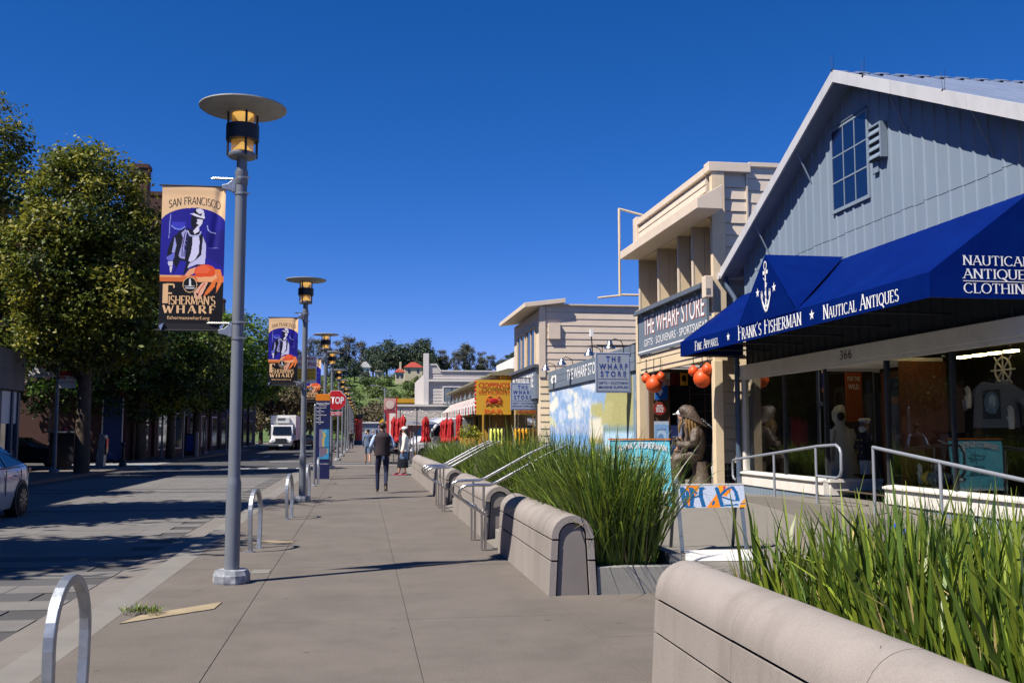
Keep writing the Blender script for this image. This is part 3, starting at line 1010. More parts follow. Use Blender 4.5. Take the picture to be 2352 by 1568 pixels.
def bdrape(A, B):
    return .009 * np.sin(3.1 * A + 9 * B) * (1 - .6 * B) + .012 * np.exp(-((A - .93 + .25 * (1 - B)) / .06) ** 2) * (B > .55) + .003 * np.sin(23 * B) * np.exp(-((B - .96) / .04) ** 2)
def make_banner():
    t = thing('banner', 'banner', 'banner', (0, 0, 0), 'harbour banners on the lamps')
    me = banner_print().mesh('cloth', (0, 0, 0), (1, 0, 0), (0, 0, 1), BW, BH, m_print, lambda A, B: -bdrape(A, B))
    c = link('cloth', me, t)
    k = BW / (bx1 - bx0)
    def q(x, y): return ((x - bx0) * k, -.010, BH - (y - by0) * BH / (by1 - by0))
    mk_ = M('banner_black', (.01, .009, .012), .6, 0); mp_ = M('banner_peach', hx('#eec08c'), .6, 0)
    sa = lambda f: -.045 * ((f - .5) * 2) ** 2 + .018
    stroke_text('SAN FRANCISCO', q(172, 300), (1, 0, 0), (0, 0, 1), .082, mk_, t, w=500 * k, thick=.12, thin=.06, serif=False, gap=.12, arcf=sa)
    stroke_text("F", q(150, 1258), (1, 0, 0), (0, 0, 1), .205, mp_, t, w=98 * k, thick=.3, thin=.06, serif=False)
    stroke_text("ISHERMAN'S", q(196, 1268), (1, 0, 0), (0, 0, 1), .092, mp_, t, w=452 * k, thick=.19, thin=.07, serif=False, gap=.1)
    stroke_text("WHARF", q(148, 1352), (1, 0, 0), (0, 0, 1), .083, mp_, t, w=502 * k, thick=.24, thin=.06, serif=False, gap=.38)
    text('fishermanswharf.org', q(187, 1424), (1, 0, 0), (0, 0, 1), .05, mp_, t, w=410 * k, ext=.001)
    MB().cyl((-.03, 0, BH + .005), (BW + .07, 0, BH + .005), .009, n=8).build('banner_arm', m_black, t)
    MB().cyl((-.03, 0, -.075), (BW + .07, 0, -.075), .009, n=8).build('banner_arm', m_black, t)
    h_ = MB().poly([(.0, 0, 0), (BW, 0, 0), (BW, 0, -.085), (0, 0, -.085)])
    h_.build('hem', mk_, t)
    cl = MB()
    for x in (.01, BW - .03): cl.prism([(x, -.02, -.03), (x + .05, -.02, .0), (x + .02, -.02, -.08)], (0, .02, 0))
    cl.build('tie', m_steel, t)
    return t
banner0 = make_banner()
flush_text()
for ch in banner0.children:            # printed lettering follows the folds of the cloth
    if ch.name.startswith('lettering'):
        for v in ch.data.vertices:
            lift = -.0015 - (v.co.y + .0135) * .05
            v.co.y = float(bdrape(np.array(v.co.x / BW), np.array(v.co.z / BH))) + lift
for i, (l_, lb) in enumerate(zip(lamps[:3], ('largest fisherman and crab banner, on the nearest lamp', 'fisherman and crab banner on the second lamp, above the white truck', 'fisherman and crab banner half hidden behind the second lamp pole'))):
    loc = (l_.location.x - .815, l_.location.y, 2.70)
    if i == 0: banner0.location = loc; banner0['label'] = lb; b_ = banner0
    else: b_ = dup(banner0, loc, 0, lb)

for l_y, lb in ((63, 'shaded harbour banner across the road by the brick warehouse'), (92, 'faint shaded harbour banner under the bare tree across the road')):
    dup(banner0, (-11.83, l_y, 2.70), 0, lb)
# ---------------------------------------------------------------- blue gabled shop
m_blue = M('blue_grey_siding', (0.18, 0.2304, 0.2952), .6, .07, 1.3, .12, 25, dirt=((0.2304, 0.2664, 0.3096), .35, 2.2), st=(1, 1, .3))
m_roofm = M('sheet_roofing', (0.1584, 0.2016, 0.3024), .45, .08, 1.2, .05, 30, metal=.2, dirt=((0.216, 0.2376, 0.288), .4, 2))
m_fasc = M('white_metal_fascia', (0.496, 0.496, 0.512), .5, .06, 3, dirt=((0.336, 0.336, 0.352), .4, 4), st=(1, 1, .4))
m_trimw = M('weathered_white_trim', (.70, .67, .62), .6, .06, 2.5, .05, 40, dirt=((.45, .42, .38), .35, 3))
m_awn = M('blue_awning_cloth', (0.0004, 0.0099, 0.1089), .8, .1, 1.6, .08, 60, spec=.03, dirt=((0.0013, 0.0198, 0.1518), .45, 1.4))
m_awtxt = M('white_lettering', (.8, .8, .8), .6, 0)
m_dkglass = glass_mat('shop_glass', (.86, .89, .88), .01, 1.45, .9)
m_blglass = M('gable_glass', (.004, .012, .05), .06, 0, spec=.8)
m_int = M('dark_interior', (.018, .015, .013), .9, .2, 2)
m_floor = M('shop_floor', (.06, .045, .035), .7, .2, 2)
m_wood = M('red_brown_wood', (0.154, 0.0525, 0.0196), .55, .25, 3, .1, 30, st=(6, 6, .6))
m_navy = M('navy_cloth', (.012, .015, .035), .8, .2, 12)
m_lamplit = M('lit_bulb', (1, .72, .3), .5, 0, emit=14)
m_skin = M('skin', (.42, .23, .15), .55, .06, 8)
m_cream = M('cream_plaster', (.72, .66, .56), .6, .05, 8)
FX = 8.0
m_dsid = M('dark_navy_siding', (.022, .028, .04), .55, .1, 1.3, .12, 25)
frank = thing('gabled_shop', 'blue grey gabled shop with a big window in its gable and a long blue awning', 'shop', (8.0, 15.15, 0))
RZ, RY, SL = 7.48, 15.15, .455
def rz(y): return RZ - SL * abs(y - RY)
# siding boards: flat sheet with a rolled rib on its edge; the upper row laps over the lower
def siding_panel(y0, w_, z0, top, xo):
    f = FX - xo
    prof = [(y0, f), (y0 + w_ - .075, f), (y0 + w_ - .058, f - .018), (y0 + w_ - .024, f - .018), (y0 + w_ - .007, f), (y0 + w_ - .001, f), (y0 + w_ - .001, f + .05), (y0, f + .05)]
    mb = MB(); n = len(prof)
    vs_ = [(x, y, z0) for y, x in prof] + [(x, y, top(y)) for y, x in prof]
    fs_ = [tuple(range(n)), tuple(range(2 * n - 1, n - 1, -1))] + [((i + 1) % n, i, n + i, n + (i + 1) % n) for i in range(n)]
    fs_ = [f_[::-1] for f_ in fs_]
    return mb.add(vs_, fs_)
PW = .30
y = 10.2
while y < 20.08:
    w_ = min(PW, 20.1 - y)
    if w_ < .12: break
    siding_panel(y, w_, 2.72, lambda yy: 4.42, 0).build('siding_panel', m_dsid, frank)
    siding_panel(y + .0005, w_, 4.40, lambda yy: min(rz(yy) - .12, 4.90), .006).build('siding_panel', m_blue, frank)
    j = rnd.uniform(-.02, .02)
    siding_panel(y + .001, w_, 4.87 + j, lambda yy: max(rz(yy) - .12, 4.9), .012).build('siding_panel', m_blue, frank)
    y += PW
# shell behind the boards, side walls, back
sh = MB()
sh.prism([(8.055, 10.2, 2.72), (8.055, 20.1, 2.72), (8.055, 20.1, rz(20.1) - .14), (8.055, RY, RZ - .14), (8.055, 10.2, rz(10.2) - .14)], (.1, 0, 0))
sh.box(8.16, 10.2, 0, 18, 10.3, 5.05); sh.box(8.16, 20.0, 0, 18, 20.1, 5.05)
sh.prism([(17.9, 10.3, 0), (17.9, 20.0, 0), (17.9, 20.0, 5.1), (17.9, RY, RZ - .2), (17.9, 10.3, 5.1)], (.1, 0, 0))
sh.build('wall', m_blue, frank)
# roof sheets, strip by strip
sx = .36
for sd in (-1, 1):
    run = 5.42
    nrm = Vector((0, sd * SL, 1)).normalized()
    dn = Vector((0, sd, -SL)).normalized() * (run * math.sqrt(1 + SL * SL))
    a = Vector((0, RY, RZ))
    q = [(0, 0), (.05, 0), (.065, .03), (.10, .03), (.115, 0), (sx + .01, 0), (sx + .01, -.02), (0, -.02)]
    me = MB().prism([Vector((u, 0, 0)) + nrm * v for u, v in q], dn).mesh('roof_sheet', m_roofm)
    cap = MB().prism([(0, -.16, -.045), (0, 0, .035), (0, .16, -.045), (0, .16, -.06), (0, 0, .02), (0, -.16, -.06)], (sx - .02, 0, 0))
    for i in range(29):
        link('roof_sheet', me, frank, (7.66 + sx * i, RY, RZ))
        if sd == 1 and i % 1 == 0:
            pass
rc = MB()
for i in range(29):
    x = 7.66 + sx * i
    rc.prism([(x, RY - .17, RZ - .035), (x, RY - .02, RZ + .042), (x, RY + .02, RZ + .042), (x, RY + .17, RZ - .035)], (sx * .55, 0, 0))
    rc.prism([(x + sx * .55, RY - .16, RZ - .05), (x + sx * .55, RY, RZ + .028), (x + sx * .55, RY + .16, RZ - .05)], (sx * .45, 0, 0))
rc.build('ridge_cap', m_roofm, frank)
# rake boards in lengths, soffit, gutter
for sd in (-1, 1):
    Ltot = 5.42
    for i in range(3):
        a, b = Ltot * i / 3, Ltot * (i + 1) / 3 - .006
        ya, yb = RY + sd * a, RY + sd * b
        MB().prism([(7.62, ya, RZ - SL * a + .05), (7.62, yb, RZ - SL * b + .05), (7.62, yb, RZ - SL * b - .155), (7.62, ya, RZ - SL * a - .155)], (.035, 0, 0)).build('rake_board', m_fasc, frank)
    MB().prism([(7.657, RY + sd * .01, RZ - .13), (7.657, RY + sd * Ltot, RZ - SL * Ltot - .13), (7.657, RY + sd * Ltot, RZ - SL * Ltot - .1), (7.657, RY + sd * .01, RZ - .10)], (.34, 0, 0)).build('soffit', m_blue, frank)
    for yy in (1.6, 3.6):
        MB().tube([(7.70, RY + sd * yy, RZ - SL * yy - .16), (7.985, RY + sd * yy, RZ - SL * yy - .75)], .016, 6).build('rake_brace', m_blue, frank)
MB().tube([(7.6, 20.62, 4.93), (18, 20.62, 4.93)], .075, 10).build('gutter', m_fasc, frank)
dp = MB(); dp.tube([(7.74, 20.55, 4.88), (7.76, 20.52, 4.7), (7.86, 20.33, 4.42), (7.86, 20.30, 4.2), (7.86, 20.30, .12)], .055, 10)
for z in (1.6, 3.0): dp.cyl((7.86, 20.3, z), (7.86, 20.3, z + .05), .065, n=10)
dp.build('downpipe', M('downpipe_paint', (.06, .09, .14), .5, .08, 4), frank, 40)
for x, yy in ((7.63, RY), (7.63, RY - 1.0), (7.64, RY - 3.1)):
    b = MB(); z = rz(yy) + .05
    b.box(x - .02, yy - .02, z - .02, x + .02, yy + .02, z + .005)
    for dx in (-.02, .02): b.cyl((x, yy + dx, z), (x, yy + dx * 2.6, z + .26), .003, n=5)
    b.build('bird_wire', m_black, frank)
# gable window: frame, bars, nine panes, hood
wy0, wy1, wz0, wz1 = 14.72, 15.90, 5.34, 6.70
wf = MB()
wf.box(7.945, wy0 - .06, wz0 - .06, 8.0, wy1 + .06, wz0); wf.box(7.945, wy0 - .06, wz1, 8.0, wy1 + .06, wz1 + .05)
wf.box(7.945, wy0 - .06, wz0, 8.0, wy0, wz1); wf.box(7.945, wy1, wz0, 8.0, wy1 + .06, wz1)
win = wf.build('gable_window', m_blue, frank)
for i in range(3):
    for j in range(3):
        a = wy0 + (wy1 - wy0) / 3 * i; b = wz0 + (wz1 - wz0) / 3 * j
        MB().box(7.955 + .002 * rnd.random(), a + .001, b + .001, 7.962, a + (wy1 - wy0) / 3 - .001, b + (wz1 - wz0) / 3 - .001).build('pane', m_blglass, win)
br = MB()
for k in (1, 2):
    a = wy0 + (wy1 - wy0) / 3 * k; br.box(7.948, a - .011, wz0, 7.97, a + .011, wz1)
    b = wz0 + (wz1 - wz0) / 3 * k; br.box(7.950, wy0, b - .011, 7.972, wy1, b + .011)
br.box(7.945, wy0, wz0 + .445, 7.973, wy1, wz0 + .47)
br.build('glazing_bar', m_blue, win)
MB().prism([(7.93, wy1 + .1, wz1 + .06), (7.93, wy0 - .02, wz1 + .06), (7.995, wy0 + .02, wz1 + .10), (7.995, wy1 + .06, wz1 + .10)], (0, 0, .012)).build('window_hood', m_blue, win)
vt = MB(); vt.box(7.87, 14.13, 5.80, 7.98, 14.17, 6.36); vt.box(7.87, 14.51, 5.80, 7.98, 14.55, 6.36); vt.box(7.87, 14.17, 6.33, 7.98, 14.51, 6.36); vt.box(7.93, 14.17, 5.80, 7.98, 14.51, 6.33)
vent = vt.build('louvre_vent', m_blue, frank)
for k in range(4):
    z = 5.82 + .128 * k
    MB().prism([(7.865, 14.172, z), (7.865, 14.172, z + .02), (7.925, 14.172, z + .125), (7.925, 14.172, z + .105)], (0, .336, 0)).build('louvre', m_blue, vent)
MB().box(7.94, 14.36, 5.62, 7.98, 14.52, 5.79).build('conduit_box', m_blue, frank)
# shop front: header, sill, base, frames and panes
MB().box(7.90, 9.6, 2.72, 8.052, 20.28, 2.965).build('header_board', m_trimw, frank, bev=.006)
MB().box(7.915, 9.6, 2.66, 8.02, 20.28, 2.716).build('header_moulding', m_trimw, frank)
text('366', (7.898, 15.72, 2.765), (0, -1, 0), (0, 0, 1), .15, m_black, frank, w=.40, name='house_number')
for a, b in ((9.6, 14.42), (16.47, 20.28)):
    MB().prism([(7.86, a, .70), (7.86, a, .735), (8.02, a, .765), (8.06, a, .765), (8.06, a, .70)], (0, b - a, 0)).build('sill', m_trimw, frank, bev=.004)
    MB().box(7.90, a, .48, 8.04, b, .695).build('sill_board', m_trimw, frank)
    yy = a
    while yy < b - .05:
        MB().prism([(7.925, yy, 0), (7.925, yy, .478), (8.04, yy, .478), (8.04, yy, 0)], (0, min(.145, b - yy) - .006, 0)).build('base_board', m_blue, frank)
        yy += .15
MB().box(7.999, 16.40, .48, 8.95, 16.462, .695).build('sill_board', m_trimw, frank)
MB().box(7.97, 16.36, .70, 8.95, 16.463, .755).build('sill', m_trimw, frank)
MB().box(8.0, 16.42, 0, 8.95, 16.463, .478).build('base_board', m_blue, frank)
m_brz = M('bronze_frame', (.05, .055, .06), .4, .1, 4, metal=.5)
for yy, hw in ((18.2, .018), (16.47, .03), (14.40, .03), (12.66, .022), (10.6, .022)):
    MB().box(7.955, yy - hw, .766, 8.03, yy + hw, 2.658).build('window_mullion', m_brz, frank)
MB().box(8.86, 16.40, .766, 8.95, 16.46, 2.66).build('window_mullion', m_brz, frank)
MB().box(7.94, 20.14, .766, 8.04, 20.278, 2.658).build('window_post', m_trimw, frank)
MB().box(8.86, 16.38, 2.60, 8.96, 16.46, 2.715).build('door_head', m_trimw, frank); MB().box(8.0, 16.38, 2.62, 8.86, 16.46, 2.66).build('window_head', m_trimw, frank)
MB().box(8.03, 14.43, 2.66, 8.95, 16.40, 2.715).build('recess_ceiling', m_trimw, frank)
for a, b in ((16.5, 18.18), (18.22, 20.14), (12.685, 14.37), (10.625, 12.635), (9.6, 10.575)):
    MB().box(7.985, a, .77, 7.992, b, 2.655).build('pane', m_dkglass, frank)
MB().box(8.035, 16.425, .77, 8.855, 16.432, 2.62).build('pane', m_dkglass, frank)
# recess: door and its timber side
MB().box(8.96, 14.44, .46, 9.0, 15.35, 2.655).build('door_side', m_wood, frank)
dr = MB(); dr.box(8.96, 15.36, .46, 9.0, 15.46, 2.6); dr.box(8.96, 16.26, .46, 9.0, 16.36, 2.6); dr.box(8.96, 15.46, .46, 9.0, 16.26, .72); dr.box(8.96, 15.46, 2.48, 9.0, 16.26, 2.6)
door = dr.build('door', m_wood, frank); MB().box(8.975, 15.46, .72, 8.982, 16.26, 2.48).build('pane', m_dkglass, door)
MB().box(8.2, 14.425, .46, 8.95, 14.435, 2.655).build('door_side', m_wood, frank)
# room behind
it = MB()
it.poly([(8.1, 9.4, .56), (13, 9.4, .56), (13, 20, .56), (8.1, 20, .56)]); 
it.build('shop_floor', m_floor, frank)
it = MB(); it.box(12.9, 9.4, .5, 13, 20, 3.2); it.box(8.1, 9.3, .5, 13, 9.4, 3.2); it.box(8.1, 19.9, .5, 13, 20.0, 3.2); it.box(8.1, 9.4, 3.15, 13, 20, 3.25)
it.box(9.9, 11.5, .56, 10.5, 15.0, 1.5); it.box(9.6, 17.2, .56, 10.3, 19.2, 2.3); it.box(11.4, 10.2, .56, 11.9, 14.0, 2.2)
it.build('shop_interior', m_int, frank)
for x, yy, z in ((10.5, 17.5, 2.68),):
    b = MB(); b.lathe([(.0, 0), (.09, .03), (.11, .09), (.05, .16)], (x, yy, z), 14); b.build('ceiling_spot', m_lamplit, frank)
for k in range(6):  # extra lamps added above the window display to brighten the goods
    MB().box(8.32, 10.6 + 1.6 * k, 3.05, 8.38, 11.0 + 1.6 * k, 3.09).build('ceiling_or_fill_tube', m_lamplit, frank)
for k in range(4):
    MB().box(11.0, 15.6 + .46 * k, 2.93, 11.1, 15.9 + .46 * k, 2.97).build('ceiling_or_fill_tube', m_lamplit, frank)

# ---------------------------------------------------------------- awning
aw = thing('awning', 'long blue canvas awning with white lettering and a small central gable', 'awning', (7.3, 15.5, 3.1))
AX, AZ0, AZ1, AZ2 = 6.60, 3.14, 3.44, 4.47
YA, YB = 10.85, 20.24
s1 = MB()
n = 24
def sag(t, y): return -.035 * math.sin(math.pi * t) * (.55 + .45 * abs(math.sin((y - 11) * math.pi / 1.55)))
nyy = 48; nt_ = 7
P = np.zeros((nt_, nyy, 3))
for i in range(nt_):
    for j in range(nyy):
        t = i / (nt_ - 1); yy = YA + (YB - YA) * j / (nyy - 1)
        P[i, j] = (AX + (7.985 - AX) * t - 7.3, yy - 15.5, AZ1 + (AZ2 - AZ1) * t + sag(t, yy) - 3.1)
link('canvas_slope', grid_mesh('canvas_slope', P, m_awn), aw)
MB().poly([(AX, YA, AZ0), (AX, YA, AZ1), (AX, YB, AZ1), (AX, YB, AZ0)]).build('valance', m_awn, aw)
MB().poly([(AX, YA, AZ0), (7.985, YA, AZ0), (7.985, YA, AZ2), (AX, YA, AZ1)]).build('end_cheek', m_awn, aw)
MB().poly([(AX, YB, AZ0), (AX, YB, AZ1), (7.985, YB, AZ2), (7.985, YB, AZ0)]).build('end_cheek', m_awn, aw)
GA, GB, GT = 14.5, 16.92, (6.59, 15.66, 4.50)
MB().poly([(6.59, GA, AZ1 - .02), GT, (6.59, GB, AZ1 - .02)]).build('gable_front', m_awn, aw)
MB().poly([(6.592, GA, AZ1), (7.985, 15.66, 4.50), GT]).build('gable_slope', m_awn, aw)
MB().poly([(6.592, GB, AZ1), GT, (7.985, 15.66, 4.50)]).build('gable_slope', m_awn, aw)
fr = MB()
for yy in (11, 12.6, 14.2, 15.7, 17.3, 18.8, 20.1):
    fr.cyl((6.63, yy, 3.17), (7.97, yy, 3.17), .016, n=6)
    fr.cyl((6.63, yy, 3.42), (7.97, yy, 4.42), .016, n=6)
fr.cyl((6.63, 10.9, 3.17), (6.63, 20.2, 3.17), .016, n=6)
fr.build('awning_frame', m_black, aw)
# lettering
TL = (0, -1, 0); TU = (0, 0, 1)
stroke_text('Fine Apparel'.replace('ine', 'ine'), (AX - .002, 19.28, 3.19), TL, TU, .185, m_awtxt, aw, w=1.34)
stroke_text("Frank's Fisherman", (AX - .002, 16.93, 3.185), TL, TU, .26, m_awtxt, aw, w=2.58)
stroke_text('Nautical Antiques', (AX - .002, 13.60, 3.185), TL, TU, .205, m_awtxt, aw, w=2.06)
for yy in (17.43, 13.98):
    b = MB().poly([(AX - .006, yy - .0 - px * .17, 3.295 + pz * .17) for px, pz in STAR]); b.f = [f[::-1] for f in b.f]
    b.build('star', m_awtxt, aw)
for yy in (15.99, 15.31):
    b = MB().poly([(6.583, yy - px * .16, 3.90 + pz * .17) for px, pz in STAR]); b.f = [f[::-1] for f in b.f]
    b.build('star', m_awtxt, aw)
an = MB(); ax_ = 6.583; ac = 15.65
def A(y, z): return (ax_, ac - y, z)
def strip(pts, wd):
    for i in range(len(pts) - 1):
        (a, b), (c, d) = pts[i], pts[i + 1]
        l_ = math.hypot(c - a, d - b); nx, nz = -(d - b) / l_ * wd[i] / 2, (c - a) / l_ * wd[i] / 2
        mx_, mz = -(d - b) / l_ * wd[i + 1] / 2, (c - a) / l_ * wd[i + 1] / 2
        an.poly([A(a + nx, b + nz), A(c + mx_, d + mz), A(c - mx_, d - mz), A(a - nx, b - nz)])
strip([(0, 4.24), (0, 3.62)], [.035, .05])
strip([(.055 * math.cos(R(t)), 4.31 + .07 * math.sin(R(t))) for t in range(-90, 271, 30)], [.022] * 13)
strip([(-.10, 4.20), (.10, 4.20)], [.06, .06])
strip([(-.17, 3.86), (-.15, 3.74), (-.09, 3.65), (0, 3.57), (.09, 3.65), (.15, 3.74), (.17, 3.86)], [.012, .04, .06, .09, .06, .04, .012])
strip([(-.11, 3.78), (-.17, 3.90), (-.20, 3.76)], [.0, .05, .0]); strip([(.11, 3.78), (.17, 3.90), (.20, 3.76)], [.0, .05, .0])
strip([(-.09, 4.12), (.06, 4.0), (-.05, 3.85), (.07, 3.7)], [.014] * 4)
an.build('anchor_emblem', m_awtxt, aw)
for s_, z, h_ in (('NAUTICAL', 3.535, .115), ('ANTIQUES', 3.375, .115), ('CLOTHING', 3.20, .118)):
    stroke_text(s_, (7.04, YA - .002, z), (1, 0, 0), (0, 0, 1), h_, m_awtxt, aw, w=.90 if s_ != 'NAUTICAL' else .86, thick=.14)
MB().box(7.03, YA - .006, 3.34, 7.93, YA - .004, 3.348).build('underline', m_awtxt, aw)

# ---------------------------------------------------------------- ramp with handrails in front of the shop
rp = MB()
ysr = [9.2, 13.2, 14.9, 16.4, 19.6]
zsr = [.05, .44, .46, .46, plz(19.6) + .0]
for i in range(4):
    rp.prism([(6.95, ysr[i], -.02), (6.95, ysr[i], zsr[i]), (6.95, ysr[i + 1], zsr[i + 1]), (6.95, ysr[i + 1], -.02)], (.97, 0, 0))
rp.box(7.92, 14.45, -.02, 8.95, 16.4, .455)
rp.build('ramp', m_plaza, kind='structure')
m_rail = M('grey_rail_paint', (.27, .29, .33), .4, .06, 4, metal=.2, spec=.5)
def handrail(label, pts, posts, loops):
    t = thing('handrail', label, 'handrail', (7.0, pts[0][0], 0), 'grey ramp handrails')
    b = MB(); b.tube([(7.0, y_, z_) for y_, z_ in pts], .024, 10); b.build('top_rail', m_rail, t, 60)
    for y_, z0, z1 in posts:
        MB().cyl((7.0, y_, z0), (7.0, y_, z1), .021, n=10).build('post', m_rail, t, 60)
    for lp in loops:
        b = MB(); b.tube([(7.0, y_, z_) for y_, z_ in lp], .022, 10); b.build('return_loop', m_rail, t, 60)
handrail('grey handrail climbing the ramp towards the shop door from the left', [(18.25, 1.05), (14.83, 1.335)],
         [(16.45, .40, 1.2), (14.83, .46, 1.34)],
         [[(14.83, 1.34), (14.15, 1.37), (14.04, 1.32), (14.0, 1.25), (14.0, 1.0), (14.04, .92), (14.15, .88), (14.83, .88)],
          [(18.25, 1.05), (18.36, 1.03), (18.4, .97), (18.4, .75), (18.36, .69), (18.25, .67), (18.05, .67), (18.0, .63), (18.0, .28)]])
handrail('grey handrail running down the ramp in front of the right shop window', [(13.05, 1.35), (9.6, 1.02)],
         [(13.05, .43, 1.35), (11.43, .22, 1.19), (9.75, .08, 1.03)], [])
# ---------------------------------------------------------------- cream two-storey store with a recessed balcony
m_cr = M('cream_siding', (.70, .56, .375), .6, .05, 1.5, .05, 30, dirt=((0.552, 0.4508, 0.3312), .35, 2.5))
m_cr2 = M('beige_siding', (.67, .56, .44), .6, .05, 1.5, .05, 30, dirt=((0.5244, 0.4416, 0.368), .35, 2.5))
m_sgrey = M('grey_blue_sign', (0.1482, 0.1833, 0.234), .55, .06, 2, dirt=((0.078, 0.1014, 0.1404), .3, 4))
m_sgrey2 = M('dark_sign_frame', (0.078, 0.0936, 0.117), .55, .08, 3)
m_sgl = M('pale_sign_board', (0.2808, 0.3276, 0.4134), .5, .05, 2)
m_sblue = M('sign_blue', (.008, .04, .24), .5, 0)
m_sletter = M('sign_letter_white', (.80, .79, .80), .55, .03)
m_sred = M('sign_letter_red', (.38, .07, .035), .55, .05)
m_brown = M('dark_timber', (.10, .055, .03), .6, .25, 3, .1, 30, st=(5, 5, .5))
m_winglass = M('upper_window_glass', (.02, .025, .035), .06, 0, spec=.8)
m_tile = M('black_tile', (.012, .012, .014), .25, .1, 5, spec=.6)
m_grout = M('pale_grout', (.5, .48, .44), .8, .05)
WX, WY0, WY1 = 7.5, 20.8, 26.6
ws = thing('two_storey_store', 'cream two storey store with a recessed balcony above its sign', 'store', (WX, 23.7, .2))
def boards(x0, y, x1, z0, z1, h, mat, parent, axis='x', thick=.03, mesh_cache={}):
    """horizontal siding boards with a slanted face on a wall facing -Y (axis x) or -X (axis y)"""
    n = max(1, round((z1 - z0) / h)); hh = (z1 - z0) / n
    for i in range(n):
        z = z0 + i * hh
        if axis == 'x':
            q = [(x0, y - thick, z + .012), (x0, y - thick * .45, z + hh - .002), (x0, y, z + hh - .002), (x0, y, z + .012)]
            v = (x1 - x0, 0, 0)
        else:
            q = [(y - thick, x0, z + .012), (y - thick * .45, x0, z + hh - .002), (y, x0, z + hh - .002), (y, x0, z + .012)]
            v = (0, x1 - x0, 0)
        MB().prism(q, v).build('siding_board', mat, parent)
# side wall: backing and boards
MB().box(7.64, 20.803, .0, 14, 20.9, 7.30).build('wall', m_cr2, ws)
boards(8.36, 20.80, 14, .9, 7.42, .267, m_cr2, ws)
boards(7.80, 20.80, 8.33, 3.2, 7.20, .267, m_cr2, ws, thick=.05)
boards(7.66, 20.80, 8.33, .9, 3.2, .267, m_cr, ws, thick=.05)
tr = MB(); tr.box(7.5, 20.66, 3.1, 7.80, 20.80, 7.26); tr.build('corner_trim', m_cr, ws, bev=.01)
MB().box(8.325, 20.73, .9, 8.365, 20.80, 7.24).build('corner_trim', m_cr2, ws)
MB().box(7.43, 20.63, 7.262, 8.40, 20.95, 7.47).build('parapet_pier', m_cr2, ws, bev=.01)
MB().box(8.403, 20.72, 7.425, 14, 20.95, 7.52).build('coping', m_cr2, ws)
MB().box(7.47, 20.60, .30, 7.66, 20.80, 3.1).build('pilaster', m_cr, ws, bev=.01)
MB().box(7.44, 26.42, .30, 7.66, 26.72, 4.9).build('pilaster', m_cr, ws, bev=.01)
# black tiled base with white joints
tb = MB().box(7.665, 20.79, .1, 8.32, 20.83, .895).build('tile_base', m_grout, ws)
for i in range(5):
    for j in range(6):
        MB().box(7.67 + i * .13, 20.781, .12 + j * .13, 7.67 + i * .13 + .121, 20.79, .12 + j * .13 + .121).build('tile', m_tile, ws)
# parapet front, coping, canopy with its sloping hood
MB().box(7.64, 20.95, 6.90, 14, 27, 7.0).build('roof', m_cr2, ws)
MB().box(7.5, 20.96, 6.305, 7.62, 26.45, 7.24).build('parapet', m_cr2, ws)
boards(20.97, 7.498, 26.44, 6.86, 7.20, .17, m_cr2, ws, 'y')
MB().box(7.42, 20.96, 7.243, 7.66, 26.40, 7.40).build('coping', m_cr2, ws, bev=.01)
MB().box(7.40, 26.40, 6.6, 7.7, 26.75, 7.48).build('parapet_pier', m_cr2, ws, bev=.01)
MB().prism([(6.93, 19.98, 6.27), (6.93, 19.98, 6.48), (7.496, 19.98, 6.80), (7.496, 19.98, 6.27)], (0, 6.4, 0)).build('canopy', m_cr2, ws, bev=.008)
# balcony recess: soffit boards, fins of vertical boards, back wall with window
for i in range(4):
    MB().box(7.505 + .26 * i, 20.97, 6.27, 7.505 + .26 * i + .25, 26.42, 6.30).build('soffit_board', m_cr, ws)
MB().box(8.55, 20.97, 4.6, 8.6, 26.42, 6.27).build('balcony_wall', m_cr, ws)
MB().box(7.5, 20.97, 4.55, 8.6, 26.42, 4.65).build('balcony_floor', m_cr2, ws)
for yy in (26.36, 24.60, 22.95, 21.9):
    for k in range(4):
        MB().box(7.50 + .262 * k, yy, 4.66, 7.50 + .262 * k + .252, yy + .06, 6.268).build('fin_board', m_cr, ws)
    MB().box(7.46, yy - .01, 4.65, 7.497, yy + .075, 6.268).build('fin_edge', m_cr2, ws)
for a, b in ((22.2, 22.8), (23.4, 24.3), (25.2, 26.1)):
    f = MB(); f.box(8.50, a - .07, 4.75, 8.55, a, 5.95); f.box(8.50, b, 4.75, 8.55, b + .07, 5.95); f.box(8.50, a - .07, 5.95, 8.55, b + .07, 6.02)
    wn = f.build('balcony_window', m_cr2, ws)
    MB().box(8.52, a, 4.75, 8.54, b, 5.95).build('pane', m_winglass, wn); MB().box(8.515, a, 5.3, 8.519, b, 5.36).build('glazing_bar', m_cr2, wn)
MB().box(7.28, 20.55, 4.46, 7.46, 20.66 + .12, 4.93).build('meter_box', m_cr2, ws, bev=.01)
for i in range(5): MB().box(7.30, 20.545, 4.52 + i * .03, 7.40, 20.549, 4.53 + i * .03).build('louvre', m_sgrey2, ws)
